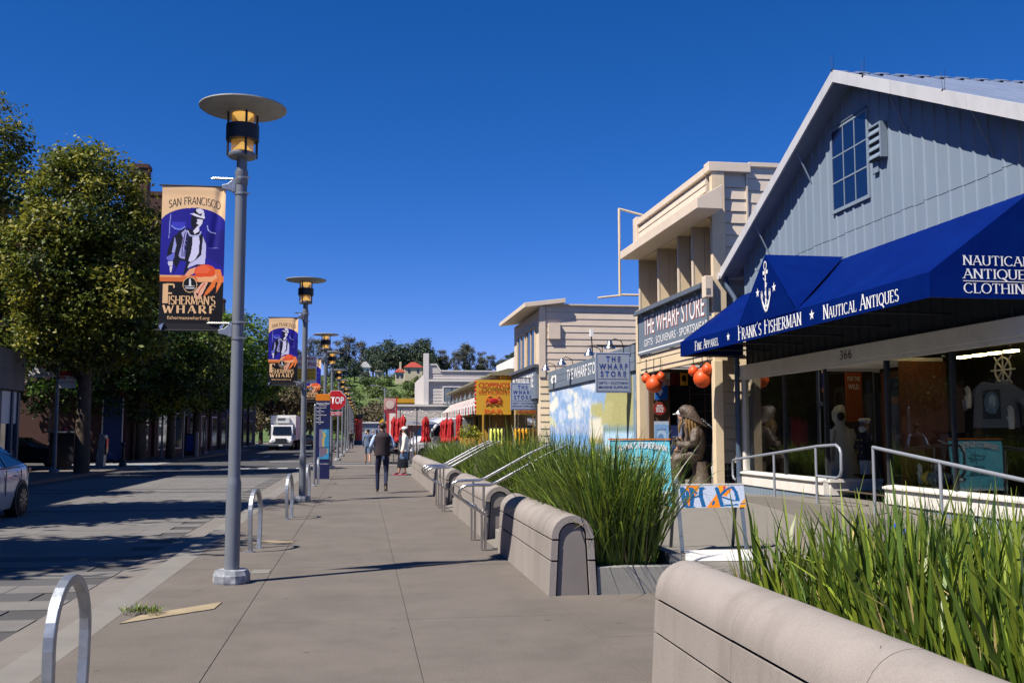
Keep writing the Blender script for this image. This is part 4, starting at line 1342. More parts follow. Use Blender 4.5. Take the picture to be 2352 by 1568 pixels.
# long sign with lettering and its rail
sg = thing('shop_sign', 'long grey sign reading THE WHARF STORE under the cream balcony', 'sign', (7.45, 23.6, 3.64), 'store signs')
MB().box(7.44, 20.95, 3.64, 7.50, 26.5, 4.80).build('board', m_sgrey, sg)
for k in range(5):
    a = 21.0 + 1.1 * k
    MB().prism([(7.30, a, 4.72), (7.34, a, 4.84), (7.5, a, 4.88), (7.5, a, 4.78), (7.40, a, 4.72)], (0, 1.085, 0)).build('light_rail', m_sgrey2, sg)
    MB().box(7.36, a + .5, 4.66, 7.42, a + .58, 4.72).build('rail_clip', m_galv, sg)
MB().box(7.434, 21.0, 3.70, 7.439, 26.45, 3.735).build('border', m_sletter, sg)
for mm, dx, dz, dd in ((m_sred, .035, -.022, .0), (m_sletter, 0, 0, .004)):
    text('THE WHARF STORE', (7.438 - dd, 25.90 - dx, 4.13 + dz), TL, TU, .50, mm, sg, w=4.82, bold=.0)
text('GIFTS · SOUVENIRS · SPORTSWEAR', (7.436, 25.86, 3.83), TL, TU, .19, m_sletter, sg, w=5.0)
# entrance recess
RX1, RYa, RYb = 9.6, 21.0, 26.2
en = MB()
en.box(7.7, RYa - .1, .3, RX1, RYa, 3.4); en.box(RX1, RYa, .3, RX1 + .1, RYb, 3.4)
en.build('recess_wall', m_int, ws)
MB().poly([(7.5, RYa, .302), (RX1, RYa, .302), (RX1, RYb + .2, .302), (7.5, RYb + .2, .302)]).build('recess_floor', m_plaza, ws)
MB().box(7.5, RYa, 3.40, RX1, RYb + .2, 3.62).build('recess_ceiling', m_cr, ws)
MB().box(7.47, RYa - .02, 3.14, 7.60, 26.42, 3.42).build('lintel', m_cr, ws)
MB().box(7.66, RYb, .3, 7.78, RYb + .12, 3.3).build('door_jamb', m_brown, ws)
for i in range(3):
    MB().box(7.785 + .15 * i, RYb + .03, .9, 7.785 + .15 * i + .146, RYb + .1, 3.3).build('wall_board', m_brown, ws)
MB().box(7.6, RYb - .04, .86, 8.3, RYb + .02, .905).build('ledge', m_trimw, ws)
tb = MB().box(7.6, RYb - .02, .30, 8.6, RYb + .02, .86).build('tile_base', m_tile, ws)
gl = MB()
for i in range(8): gl.box(7.62 + .13 * i, RYb - .027, .30, 7.63 + .13 * i, RYb - .022, .86)
for j in range(4): gl.box(7.6, RYb - .027, .38 + .13 * j, 8.6, RYb - .022, .39 + .13 * j)
gl.build('tile_joint', m_grout, ws)
MB().box(8.24, RYb + .05, .9, RX1, RYb + .06, 3.3).build('pane', m_dkglass, ws)
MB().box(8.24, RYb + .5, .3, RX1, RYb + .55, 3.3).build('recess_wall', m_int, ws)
# shelf boxes seen through the door
for i in range(2):
    for j in range(4):
        f = MB(); x, z = 8.75 + .42 * i, 1.2 + .46 * j
        f.box(x, RYb - .10, z, x + .40, RYb - .08, z + .02); f.box(x, RYb - .10, z, x + .018, RYb - .08, z + .44)
        f.build('shelf_frame', m_brown, ws)
def sheet_on(name, pr, x0, z0, wd, ht, y, label, cat, group=None):
    t = thing(name, label, cat, (x0 + wd / 2, y, z0), group)
    MB().box(x0, y, z0, x0 + wd, y + .012, z0 + ht).build('board', m_white, t)
    pr.build('print', (x0, y - .003, z0), (1, 0, 0), (0, 0, 1), wd, ht, m_printm, t)
    return t
p = Print(40, 44, '#1f63b8'); p.poly([(.1, .95), (.75, .3), (1, .05), (1, 1)], '#1b55a6'); p.poly([(.15, .5), (.4, .2), (.65, .5), (.4, .8)], '#c9d6e6'); p.line([(.5, .1), (.5, .2), (.7, .2)], .04, '#c9d6e6')
sheet_on('poster', p, 7.80, 2.44, .36, .45, RYb - .02, 'blue poster with a pale diamond hanging beside the shop entrance', 'poster', 'posters by the entrance')
p = Print(44, 60, '#7fa8d8'); p.rect(0, 0, 1, .12, '#aebfd2'); p.rect(.0, .88, 1, 1, '#d8dde2'); p.ell(.5, .5, .32, .2, '#a9c6e6'); p.ell(.45, .6, .2, .15, '#5d8cc4'); p.grain(.12)
t = sheet_on('poster', p, 7.78, 1.12, .40, .74, RYb - .02, 'pale blue poster below the round red plaque', 'poster', 'posters by the entrance')
text('LEAGUE', (7.86, RYb - .024, 1.62), (1, 0, 0), (0, 0, 1), .035, m_black, t, w=.24)
pq = thing('round_plaque', 'round red plaque reading OLD GUYS RULE on the dark boards', 'plaque', (7.93, RYb - .03, 2.2))
b = MB(); b.cyl((7.93, RYb + .0, 2.20), (7.93, RYb - .025, 2.20), .19, n=32); b.build('rim', m_brown, pq)
b = MB(); b.cyl((7.93, RYb - .02, 2.20), (7.93, RYb - .03, 2.20), .17, n=32); b.build('face', M('plaque_red', (.28, .02, .02), .5, .08, 5), pq)
for s_, z, wd in (('OLD', 2.245, .16), ('GUYS', 2.175, .22), ('RULE', 2.105, .19)):
    text(s_, (7.93, RYb - .032, z), (1, 0, 0), (0, 0, 1), .06, m_sletter, pq, w=wd, align='C', bold=.03)
nb = thing('notice_board', 'dark blue window notice with pale lettering behind the standing man', 'notice', (8.4, RYb, 1.1))
MB().box(8.24, RYb - .02, .95, 8.72, RYb - .01, 1.75).build('board', M('notice_blue', (.01, .02, .09), .6, .1, 4), nb)
for s_, z in (('HARDWARE', 1.40), ('PAINTS & OILS', 1.27), ('& SO MUCH', 1.14)):
    text(s_, (8.26, RYb - .022, z), (1, 0, 0), (0, 0, 1), .075, M('notice_letter', (.12, .22, .6), .6, 0), nb, w=.38)
pp = thing('paper_notice', 'white paper notice taped on the entrance glass', 'notice', (8.55, RYb, 1.8))
MB().box(8.42, RYb - .03, 1.80, 8.72, RYb - .026, 2.10).build('paper', m_white, pp)
# strings of signal flags
fl_c = [('#d9d2c4', None), ('#5a1714', None), ('#cc9430', 'dot'), ('#1b1a1c', None), ('#8d8478', None), ('#1b1a1c', None), ('#cbb08a', None)]
fg = thing('signal_flags', 'string of coloured signal flags hanging inside the store entrance', 'flags', (8.2, 25.2, 3.1))
for i, (c, dotf) in enumerate(fl_c):
    pr = Print(20, 24, c)
    if dotf: pr.ell(.5, .45, .33, .27, '#14110f')
    elif i == 0: pr.rect(0, .5, 1, 1, '#b98d84')
    elif i == 4: pr.rect(.4, 0, .6, 1, '#cfc8bd')
    x = 7.72 + .24 * i
    pr.build('flag', (x, 25.2, 2.78), (1, 0, 0), (0, 0, 1), .21, .33, m_printm, fg, lambda A, B: .02 * np.sin(5 * A))
MB().tube([(7.62, 25.2, 3.12), (9.5, 25.2, 3.11)], .006, 5).build('cord', m_black, fg)
# orange buoys hanging in clusters
m_buoy = M('orange_buoy', (0.64, 0.084, 0.016), .45, .06, 3, spec=.4)
def buoy(x, y, z, r, label):
    t = thing('buoy', label, 'buoy', (x, y, z), 'orange fishing buoys')
    MB().lathe([(0, -r), (r * .5, -r * .87), (r * .87, -r * .5), (r, 0), (r * .9, r * .45), (r * .62, r * .82), (r * .3, r * 1.08), (r * .24, r * 1.25)], (x, y, z), 24).build('float', m_buoy, t, 60)
    MB().lathe([(r * .26, r * 1.18), (r * .3, r * 1.3), (r * .22, r * 1.6), (0, r * 1.62)], (x, y, z), 14).build('eye', m_black, t, 40)
    MB().tube([(x, y, z + r * 1.5), (x, y, 3.42)], .01, 5).build('rope', m_black, t)
buoy(7.30, 24.55, 2.76, .21, 'large orange buoy, lowest of the far cluster by the left jamb')
buoy(7.42, 24.35, 2.95, .115, 'small orange buoy on the right of the far cluster')
buoy(7.16, 24.75, 2.92, .125, 'small orange buoy on the left of the far cluster')
buoy(7.33, 20.98, 2.72, .20, 'large orange buoy, lowest of the near cluster by the awning')
buoy(7.40, 20.85, 2.92, .125, 'small orange buoy on the right of the near cluster')
buoy(7.22, 21.25, 2.90, .115, 'small orange buoy on the left of the near cluster')
MB().cyl((7.35, 20.9, 3.42), (7.35, 26.3, 3.42), .012, n=6).build('hanging_rail', m_black, ws)
# pale framework at the far corner
fw = MB()
fw.cyl((7.03, 26.82, 5.32), (7.03, 26.82, 7.80), .035, n=8)
fw.cyl((7.03, 26.82, 7.78), (7.8, 26.82, 7.60), .032, n=8); fw.cyl((7.03, 26.82, 5.36), (7.56, 26.82, 5.36), .032, n=8); fw.cyl((6.40, 26.82, 5.26), (7.03, 26.82, 5.34), .028, n=8)
fwt = thing('pipe_rack', 'bare cream pipe rack standing out from the store corner', 'frame', (7.2, 26.82, 5.3)); fw.build('pipe', m_cr, fwt)

# ---------------------------------------------------------------- projecting signs
def proj_sign(x0, y, z0, label):
    wd, ht = 1.02, 1.13
    t = thing('projecting_sign', label, 'sign', (x0 + wd / 2, y, z0), 'store signs hung from brackets')
    MB().box(x0, y, z0, x0 + wd, y + .06, z0 + ht).build('board', m_sgl, t, bev=.008)
    f = MB()
    for a, b, c, d in ((.03, .03, wd - .03, .045), (.03, ht - .045, wd - .03, ht - .03), (.03, .045, .045, ht - .045), (wd - .045, .045, wd - .03, ht - .045), (.07, .375, wd - .07, .388)):
        f.box(x0 + a, y - .004, z0 + b, x0 + c, y - .001, z0 + d)
    f.build('border', m_sblue, t)
    for s_, z, w_ in (('T H E', .86, .42), ('W H A R F', .65, .82), ('S T O R E', .44, .74)):
        text(s_, (x0 + wd / 2 + .012, y - .0015, z0 + z - .010), (1, 0, 0), (0, 0, 1), .165, m_sletter, t, w=w_, align='C', bold=.0)
        text(s_, (x0 + wd / 2, y - .004, z0 + z), (1, 0, 0), (0, 0, 1), .165, m_sblue, t, w=w_, align='C', bold=.028)
    text('GIFTS • CLOTHING', (x0 + wd / 2, y - .003, z0 + .24), (1, 0, 0), (0, 0, 1), .07, m_sblue, t, w=.86, align='C', bold=.01)
    text('MARINE SUPPLIES', (x0 + wd / 2, y - .003, z0 + .12), (1, 0, 0), (0, 0, 1), .07, m_sblue, t, w=.86, align='C', bold=.01)
    b = MB(); zb = z0 + ht + .2
    b.cyl((x0 + .05, y + .03, zb), (x0 + 1.35, y + .03, zb), .022, n=8)
    b.cyl((x0 + .2, y + .03, zb), (x0 + .2, y + .03, z0 + ht), .014, n=6); b.cyl((x0 + .82, y + .03, zb), (x0 + .82, y + .03, z0 + ht), .014, n=6)
    b.prism([(x0 + .98, y + .03, zb + .02), (x0 + 1.25, y + .03, zb + .13), (x0 + 1.25, y + .03, zb - .12)], (0, .03, 0))
    b.build('bracket', m_black, t)
    return t
proj_sign(6.46, 27.4, 2.67, 'larger blue grey hanging sign reading THE WHARF STORE in front of the mural')
proj_sign(6.12, 41.4, 2.50, 'smaller blue grey hanging sign reading THE WHARF STORE beside the yellow sign')

# ---------------------------------------------------------------- mural wall
mu = thing('mural_wall', 'low wall painted with a blue harbour mural under a grey sign band', 'wall', (7.6, 33.5, 0))
MB().box(7.52, 26.95, 0, 7.7, 40.0, 4.0).build('wall', m_cr2, mu)
p = Print(190, 84, '#7a9fcc')
rsm = np.random.RandomState(5)
U, V = p.U, p.V
for k in range(26):
    cx, cy_ = rsm.uniform(.05, .62), rsm.uniform(.02, .40)
    p.ell(cx, cy_, rsm.uniform(.02, .07), rsm.uniform(.02, .07), ['#cfd6e0', '#e6e2d2', '#b4c6e2', '#d9dbd6'][k % 4])
for k in range(12): p.line([(rsm.uniform(.0, .6), .06), (rsm.uniform(.0, .6), .5)], .008, ['#9dbbe2', '#6e9bd2'][k % 2])
p.rect(0, .44, .62, .60, '#8ea6cf'); p.rect(0, .56, .6, 1, '#5e9bd8')
p.poly([(0, .32), (.09, .40), (.12, .5), (.07, .45), (0, .46)], '#c8c88a')
for k in range(30): x = rsm.uniform(0, .55); p.line([(x, rsm.uniform(.58, .7)), (x + rsm.uniform(-.02, .02), rsm.uniform(.75, 1))], .006, ['#b9d4ee', '#86b4e2', '#d6e4f2'][k % 3])
p.poly([(.55, .36), (.58, .24), (.70, .24), (.70, .40)], '#aaa562'); p.rect(.555, .39, .70, .60, '#d9d3c0'); p.rect(.55, .60, .70, .66, '#a7935c'); p.rect(.56, .66, .70, 1, '#4f87bd')
p.poly([(.68, .46), (.76, .02), (.98, .02), (.98, .50)], '#a09c5c'); p.poly([(.68, .46), (.72, .24), (.80, .24), (.78, .46)], '#aaa669')
p.rect(.70, .48, .98, .54, '#6d8a86'); p.rect(.71, .54, .98, .68, '#a8cbe6'); p.rect(.71, .68, .98, 1, '#cfcdb0')
for k in range(4): p.rect(.735 + .062 * k, .72, .775 + .062 * k, 1, '#86aeb6')
for x in (.985, .993): p.rect(x - .002, 0, x + .003, 1, '#2b3a4a')
p.blur(1)
for k in range(240): x, y = rsm.uniform(0, .62), rsm.uniform(0, .5); p.line([(x, y), (x + rsm.uniform(-.012, .012) , y + rsm.uniform(.02, .09))], .004, ['#dcdcd4', '#8fb0dc', '#c6d2e4', '#7ba0d2', '#ece6d4'][k % 5])
p.blur(1); p.c = p.c * .86 + np.array(hx('#c2c4bc')) * .14; p.grain(.06, 3)
p.build('mural', (7.497, 39.95, .1), (0, -1, 0), (0, 0, 1), 12.98, 3.16, m_printm, mu)
for k in range(5):
    y0 = 26.96 + 2.6 * k
    for j in range(3):
        MB().box(7.455, y0, 3.28 + .243 * j, 7.515, y0 + 2.59, 3.28 + .243 * j + .232).build('sign_band_board', m_sgrey, mu)
MB().box(7.44, 26.95, 3.255, 7.515, 39.98, 3.277).build('band_edge', m_black, mu)
text('THE WHARF STORE', (7.452, 36.2, 3.46), TL, TU, .40, m_sletter, mu, w=5.2, bold=.01)
for yy, s_ in ((38.9, 1), (27.9, -1)):
    b = MB(); pts = [(7.452, yy + s_ * .55, 3.65), (7.452, yy + s_ * .3, 3.80), (7.452, yy - s_ * .6, 3.80), (7.452, yy - s_ * .6, 3.50), (7.452, yy + s_ * .3, 3.50)]
    if s_ < 0: pts = pts[::-1]
    b.poly(pts); b.build('arrow_panel', m_sletter, mu)
text('OFFICE', (7.449, 39.1, 3.60), TL, TU, .11, m_sgrey, mu, w=.6)
for yy, od in ((38.6, 'first'), (35.4, 'second'), (31.0, 'third'), (28.3, 'last')):
    t = thing('wall_lamp', od + ' silver gooseneck lamp over the mural wall, counted from the beige store', 'lamp', (7.3, yy, 4.0), 'gooseneck lamps above the mural')
    MB().tube([(7.52, yy, 4.0), (7.45, yy, 4.2), (7.25, yy, 4.28), (7.12, yy, 4.2)], .014, 6).build('arm', m_black, t)
    MB().lathe([(.17, 0), (.15, .07), (.08, .15), (.06, .24), (0, .25)], (7.1, yy, 3.98), 18).build('shade', m_steel, t, 60)
ca = thing('antenna_post', 'small white device on a thin post above the mural wall', 'antenna', (7.6, 32.6, 4.0))
MB().cyl((7.6, 32.6, 4.0), (7.55, 32.6, 4.75), .02, n=6).build('post', m_black, ca); MB().box(7.5, 32.52, 4.75, 7.6, 32.68, 5.0).build('device', m_white, ca); MB().cyl((7.35, 32.6, 4.42), (7.8, 32.6, 4.48), .015, n=6).build('arm', m_black, ca)

# ---------------------------------------------------------------- second cream store beyond the mural
w2 = thing('beige_store', 'beige two storey store with wide boards and an overhanging flat roof', 'store', (7.1, 43.5, 0))
MB().box(7.12, 40.03, 0, 15, 47, 6.55).build('wall', m_cr2, w2)
boards(7.36, 40.03, 14.9, 3.7, 6.74, .275, m_cr2, w2, thick=.035)
boards(7.12, 40.03, 7.55, .3, 3.7, .275, m_cr, w2, thick=.05)
MB().box(7.08, 39.96, 3.8, 7.34, 40.03, 6.7).build('corner_trim', m_cr2, w2)
MB().box(7.55, 39.9, 6.745, 15, 40.2, 6.80).build('coping', m_cr2, w2)
MB().prism([(6.45, 39.75, 6.62), (6.45, 39.75, 6.80), (8.15, 39.75, 7.02), (8.15, 39.75, 6.84)], (0, 7.6, 0)).build('roof_slab', m_cr2, w2, bev=.01)
MB().box(7.45, 39.88, 5.35, 7.95, 39.99, 6.0).build('vent_box', m_cr2, w2, bev=.01)
for a in (41.0, 43.6):
    f = MB(); f.box(7.05, a - .1, 4.35, 7.12, a, 5.9); f.box(7.05, a + 2, 4.35, 7.12, a + 2.1, 5.9); f.box(7.03, a - .15, 5.9, 7.12, a + 2.15, 5.98); f.box(7.05, a + .95, 4.35, 7.12, a + 1.02, 5.9)
    wn = f.build('window', m_cr, w2); MB().box(7.09, a, 4.35, 7.115, a + 2, 5.9).build('pane', m_winglass, wn)
sg2 = thing('fascia_sign', 'slanting grey sign with white letters on the beige store front', 'sign', (7.05, 43.5, 3.0), 'store signs')
MB().box(6.98, 40.3, 2.95, 7.10, 46.8, 4.22).build('board', m_sgrey, sg2); MB().box(6.86, 40.2, 4.22, 7.1, 46.9, 4.34).build('light_rail', m_sgrey2, sg2)
text('THE WHARF STORE', (6.976, 46.4, 3.42), TL, TU, .58, m_sletter, sg2, w=5.6, bold=.014)
MB().box(7.02, 40.6, 1.0, 7.10, 46.5, 2.9).build('shop_window', m_dkglass, w2); MB().box(7.105, 40.6, .9, 7.118, 46.5, 2.92).build('interior', m_int, w2)
for y0, x0, c, lb in ((42.6, 6.7, '#d09a20', 'yellow garments on a rack outside the beige store'), (44.6, 5.9, '#cfd86a', 'pale green and blue garments on a rack by the beige store')):
    t = thing('garment_rack', lb, 'clothes rack', (x0, y0, 0), 'clothes racks')
    b = MB(); b.tube([(x0 - .3, y0, .3), (x0 - .3, y0, 1.75), (x0 + .4, y0, 1.75), (x0 + .4, y0, .3)], .02, 6); b.build('rail', m_steel, t)
    for k in range(4):
        MB().loft([(x0 - .2 + .16 * k, y0, 1.05, .05, .2), (x0 - .2 + .16 * k, y0, 1.4, .06, .22), (x0 - .2 + .16 * k, y0, 1.66, .05, .24), (x0 - .2 + .16 * k, y0, 1.74, .02, .05)], 8).build('garment', M('cloth_' + c[1:], hx(c), .8, .15, 6), t)

# ---------------------------------------------------------------- yellow seafood restaurant
m_yel = M('yellow_paint', (0.496, 0.288, 0.044), .55, .06, 2)
m_yel2 = M('yellow_sign', (0.624, 0.336, 0.028), .5, .04, 2)
m_redl = M('red_letters', (.42, .012, .012), .45, .06, 5)
m_orl = M('orange_letters', (.72, .13, .02), .5, .05)
m_green = M('green_paint', (.01, .16, .1), .5, .06)
cr = thing('seafood_restaurant', 'yellow restaurant with a striped awning and a dark flat roof', 'restaurant', (6.6, 60, 0))
MB().box(6.6, 48.2, 0, 14, 74, 4.3).build('wall', m_yel, cr)
MB().prism([(6.1, 48.0, 4.32), (6.1, 48.0, 4.42), (7.0, 48.0, 4.66), (14, 48.0, 4.66), (14, 48.0, 4.32)], (0, 26.2, 0)).build('roof', M('roof_edge', (.2, .19, .13), .8, .1, 2), cr)
for k in range(9):
    MB().box(6.3, 48.8 + 2.9 * k, .0, 6.46, 48.95 + 2.9 * k, 2.5).build('post', m_yel, cr)
MB().box(6.57, 48.6, .9, 6.605, 73.8, 2.5).build('window_band', m_int, cr)
for k in range(5): MB().box(5.45 + .33 * k + .3, 48.3, .1, 5.45 + .33 * k + .38, 48.36, 2.45).build('porch_post', m_yel, cr)
MB().box(6.2, 48.18, .1, 7.1, 48.25, 2.45).build('porch_panel', M('ochre_wall', (0.256, 0.128, 0.024), .7, .1, 3), cr)
MB().box(7.12, 48.1, 2.45, 7.5, 48.25, 3.1).build('green_panel', m_green, cr)
awt = thing('striped_awning', 'red, white and green striped awning along the yellow restaurant', 'awning', (6.2, 62, 2.7))
m_str = [M('stripe_red', (.45, .03, .05), .7, 0), M('stripe_white', (.7, .66, .64), .7, 0), M('stripe_green', (.06, .28, .24), .7, 0), M('stripe_grey', (.4, .4, .42), .7, 0)]
pat = [0, 1, 2, 1, 0, 3, 1, 2]
for k in range(56):
    y0 = 49.0 + .45 * k
    b = MB(); b.poly([(6.55, y0, 3.62), (6.55, y0 + .45, 3.62), (5.75, y0 + .45, 2.95), (5.75, y0, 2.95)]); b.poly([(5.75, y0, 2.95), (5.75, y0 + .45, 2.95), (5.75, y0 + .45, 2.52 + .03 * (k % 2)), (5.75, y0, 2.52 + .03 * (k % 2))])
    b.build('stripe', m_str[pat[k % 8]], awt)
for k in range(9):
    yy = 50 + 2.6 * k
    t = thing('awning_lamp', ORD[k] + ' small conical lamp above the striped awning, counted from the yellow sign', 'lamp', (5.95, yy, 3.6), 'conical lamps above the striped awning')
    MB().lathe([(.17, 0), (.06, .22), (.03, .34), (0, .35)], (5.9, yy, 3.45), 12).build('shade', m_sgrey2, t); MB().tube([(5.9, yy, 3.8), (5.95, yy, 3.95), (6.55, yy, 3.95)], .02, 5).build('arm', m_black, t)
cs_ = thing('restaurant_sign', 'square yellow sign with a red crab and red lettering', 'sign', (6.24, 48, 2.4))
MB().box(5.40, 47.75, 2.42, 7.08, 48.05, 4.08).build('box', m_yel2, cs_)
MB().box(7.085, 47.72, 2.42, 7.13, 48.1, 4.08).build('dark_edge', m_black, cs_)
for k in range(8):
    b = MB(); z = 2.5 + .2 * k; b.sph((5.37, 47.85, z + .08), (.06, .05, .075), 8, 6); b.build('neon_letter', m_redl, cs_)
yq = 47.75
stroke_text('Cioppino', (5.50, yq - .05, 3.66), (1, 0, 0), (0, 0, 1), .30, m_redl, cs_, w=1.22, thick=.26, thin=.16, serif=True, gap=.07, small=.8) if False else None
text("CIOPPINO'S", (5.50, yq - .03, 3.68), (1, 0, 0), (0, 0, 1), .27, m_redl, cs_, w=1.52, bold=.03, ext=.05)
text('RESTAURANT', (5.50, yq, 3.40), (1, 0, 0), (0, 0, 1), .19, m_orl, cs_, w=1.50, bold=.01, ext=.02)
text('BAR', (6.24, yq, 2.48), (1, 0, 0), (0, 0, 1), .2, m_orl, cs_, w=.92, bold=.03, align='C', ext=.02)
crab = MB(); 
crab.sph((6.24, yq - .03, 3.08), (.23, .04, .13), 16, 8)
crab.build('crab_shell', m_redl, cs_)
cl_ = MB()
for s_ in (-1, 1):
    for k in range(4):
        a = R(25 - 28 * k)
        x, z = 6.24 + s_ * .2, 3.1 - .03 * k
        cl_.tube([(x, yq - .02, z), (x + s_ * .16 * math.cos(a), yq - .03, z + .13 * math.sin(a) + .05), (x + s_ * .22, yq - .02, z - .02 - .05 * k)], [.022, .018, .008], 6)
    cl_.tube([(6.24 + s_ * .17, yq - .02, 3.18), (6.24 + s_ * .27, yq - .03, 3.28), (6.24 + s_ * .12, yq - .03, 3.33)], [.025, .04, .012], 6)
    cl_.tube([(6.24 + s_ * .15, yq - .02, 2.98), (6.24 + s_ * .2, yq - .03, 2.9), (6.24 + s_ * .06, yq - .03, 2.88)], [.02, .025, .01], 6)
cl_.build('crab_leg', m_orl, cs_)
pb = thing('planter_box', 'yellow planter box with a bright yellow green bush', 'planter', (4.95, 47, .0))
MB().prism([(4.6, 46.6, 0), (5.2, 46.6, 0), (5.25, 46.6, 1.32), (4.55, 46.6, 1.32)], (0, .6, 0)).build('box', m_yel, pb)

# ---------------------------------------------------------------- pale grey building, white gables, cornice beyond
m_gry = M('pale_grey_siding', (0.528, 0.4928, 0.4752), .65, .04, .8)
m_gry2 = M('pale_grey_trim', (0.616, 0.5896, 0.572), .6, .03, .8)
gb = thing('grey_building', 'pale grey building with a stepped parapet and a square corner pier', 'building', (6, 75, 0))
MB().box(2.4, 75, -.1, 12, 90, 3.50).build('lower_wall', m_gry, gb)
MB().box(4.62, 75.4, 3.5, 12, 90, 6.0).build('upper_wall', m_gry, gb)
boards(4.9, 75.4, 12, 3.7, 5.35, .24, m_gry, gb, thick=.03); boards(4.9, 75.4, 12, 5.6, 6.0, .2, m_gry, gb, thick=.03)
MB().prism([(4.9, 75.35, 6.0), (4.9, 75.35, 6.62), (5.45, 75.35, 6.62), (5.75, 75.35, 6.15), (12, 75.35, 6.15), (12, 75.35, 6.0)], (0, .3, 0)).build('parapet', m_gry, gb)
MB().prism([(4.55, 75.28, 6.62), (4.55, 75.28, 6.72), (5.5, 75.28, 6.72), (5.82, 75.28, 6.25), (12, 75.28, 6.25), (12, 75.28, 6.15), (5.76, 75.28, 6.15), (5.46, 75.28, 6.62)], (0, .45, 0)).build('coping', m_gry2, gb)
MB().box(4.55, 75.2, 5.38, 12, 75.4, 5.55).build('string_course', m_gry2, gb)
MB().box(2.3, 74.9, 3.503, 12, 75.2, 3.66).build('string_course', m_gry2, gb)
MB().box(4.52, 75.2, 3.66, 4.9, 75.7, 5.38).build('corner_pier', m_gry2, gb); MB().box(4.52, 75.2, 5.55, 4.9, 75.7, 7.5).build('corner_pier', m_gry2, gb)
f = MB(); f.box(5.95, 75.28, 3.75, 7.4, 75.37, 3.85); f.box(5.95, 75.28, 4.95, 7.4, 75.37, 5.05); f.box(5.95, 75.28, 3.85, 6.05, 75.37, 4.95); f.box(7.3, 75.28, 3.85, 7.4, 75.37, 4.95)
wn = f.build('window', m_gry2, gb); MB().box(6.05, 75.31, 3.85, 7.3, 75.36, 4.95).build('pane', M('sky_glass', (.16, .2, .25), .08, .1, .5, spec=.8), wn); MB().box(6.6, 75.29, 3.85, 6.66, 75.35, 4.95).build('glazing_bar', m_black, wn)
MB().box(3.35, 74.96, -.05, 4.55, 75.0, 2.1).build('dark_opening', M('maroon_shade', (.045, .008, .01), .8, .1), gb)
MB().box(5.25, 74.75, 2.3, 5.6, 74.99, 2.62).build('wall_light', m_gry2, gb)
cb = thing('cornice_building', 'low red building with a yellow cornice behind the pale grey one', 'building', (3.6, 96, 0))
MB().box(2.6, 95, 0, 9, 110, 4.35).build('wall', M('red_wall', (.35, .02, .03), .6, .06), cb); MB().box(2.35, 94.8, 4.35, 9, 110, 4.75).build('cornice', m_yel2, cb); MB().box(2.45, 94.88, 3.3, 2.6, 95.0, 4.35).build('corner_pier', m_yel2, cb)
MB().prism([(5.2, 100, 4.75), (9, 100, 4.75), (9, 100, 7.0), (7.2, 100, 7.1)], (0, 8, 0)).build('brown_roof', M('brown_roof', (.11, .055, .035), .8, .1, 2), cb)
for i, (x0, x1, z, y, lb) in enumerate(((9.6, 11.4, 5.9, 64, 'small white gabled building with a stepped roof edge'), (11.2, 14.5, 6.2, 60, 'white gabled building with green shutters'))):
    t = thing('gabled_building', lb, 'building', ((x0 + x1) / 2, y, 0), 'white gables behind the restaurant')
    if i == 0:
        MB().prism([(x0, y, 0), (x1 + .4, y, 0), (x1 + .4, y, 7.0), (x0 + .2, y, 6.5), (x0, y, 6.4)], (0, 8, 0)).build('wall', m_white, t)
        for k in range(2):
            f = MB(); f.box(x0 + .5 + .75 * k, y - .06, 5.0, x0 + .85 + .75 * k, y, 5.75); f.build('window', m_gry, t)
    else:
        MB().prism([(x0 - 1, y, 0), (x1, y, 0), (x1, y, 8.6), (x0 - .1 + .75, y, 8.1), (x0 - 1, y, 5.6)], (0, 9, 0)).build('wall', m_white, t)
        MB().prism([(x0 - 1.05, y - .1, 5.55), (x0 - 1.05, y - .1, 5.7), (x0 + .68, y - .1, 8.3), (x0 + .68, y - .1, 8.12)], (0, 9, 0)).build('roof_edge', m_gry2, t)
        for k in range(3): MB().box(x0 - .55 + .75 * k, y - .07, 5.3 + .12 * k, x0 - .05 + .75 * k, y - .005, 5.95 + .12 * k).build('shutter', m_green, t)
# ---------------------------------------------------------------- trees
m_bark = M('bark', (.075, .055, .04), .9, .25, 4, .3, 20)
m_bark2 = M('pale_bark', (.16, .12, .09), .9, .25, 4, .3, 20)
def leafm(n_, c, isl=.3, tr=.32): return M(n_, c, .5, .22, .8, spec=.35, island=isl, trans=tr)
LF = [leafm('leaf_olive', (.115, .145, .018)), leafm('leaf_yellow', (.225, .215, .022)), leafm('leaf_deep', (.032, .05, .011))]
LG = [leafm('leaf_green', (.075, .15, .014)), leafm('leaf_bright', (.15, .24, .02)), leafm('leaf_dark', (.02, .045, .01))]  # last one is the darkest green, dealt to clumps at random
LD = [leafm('hill_dark', (.040, .066, .038), .4, .1), leafm('hill_mid', (.065, .09, .045), .4, .1), leafm('hill_deep', (.022, .038, .026), .4, .1)]
LE = [leafm('euca_grey', (.09, .10, .075), .4, .15), leafm('euca_brown', (.12, .11, .08), .4, .15), leafm('euca_dark', (.05, .062, .05), .4, .15)]
LS = [leafm('shrub_green', (.085, .13, .03), .4, .15), leafm('shrub_lime', (.13, .18, .04), .4, .15), leafm('shrub_dark', (.045, .07, .022), .4, .15)]
LB = [leafm('twig_brown', (.13, .095, .055), .4, .1), leafm('twig_olive', (.12, .11, .04), .4, .1), leafm('twig_dark', (.06, .045, .03), .4, .1)]
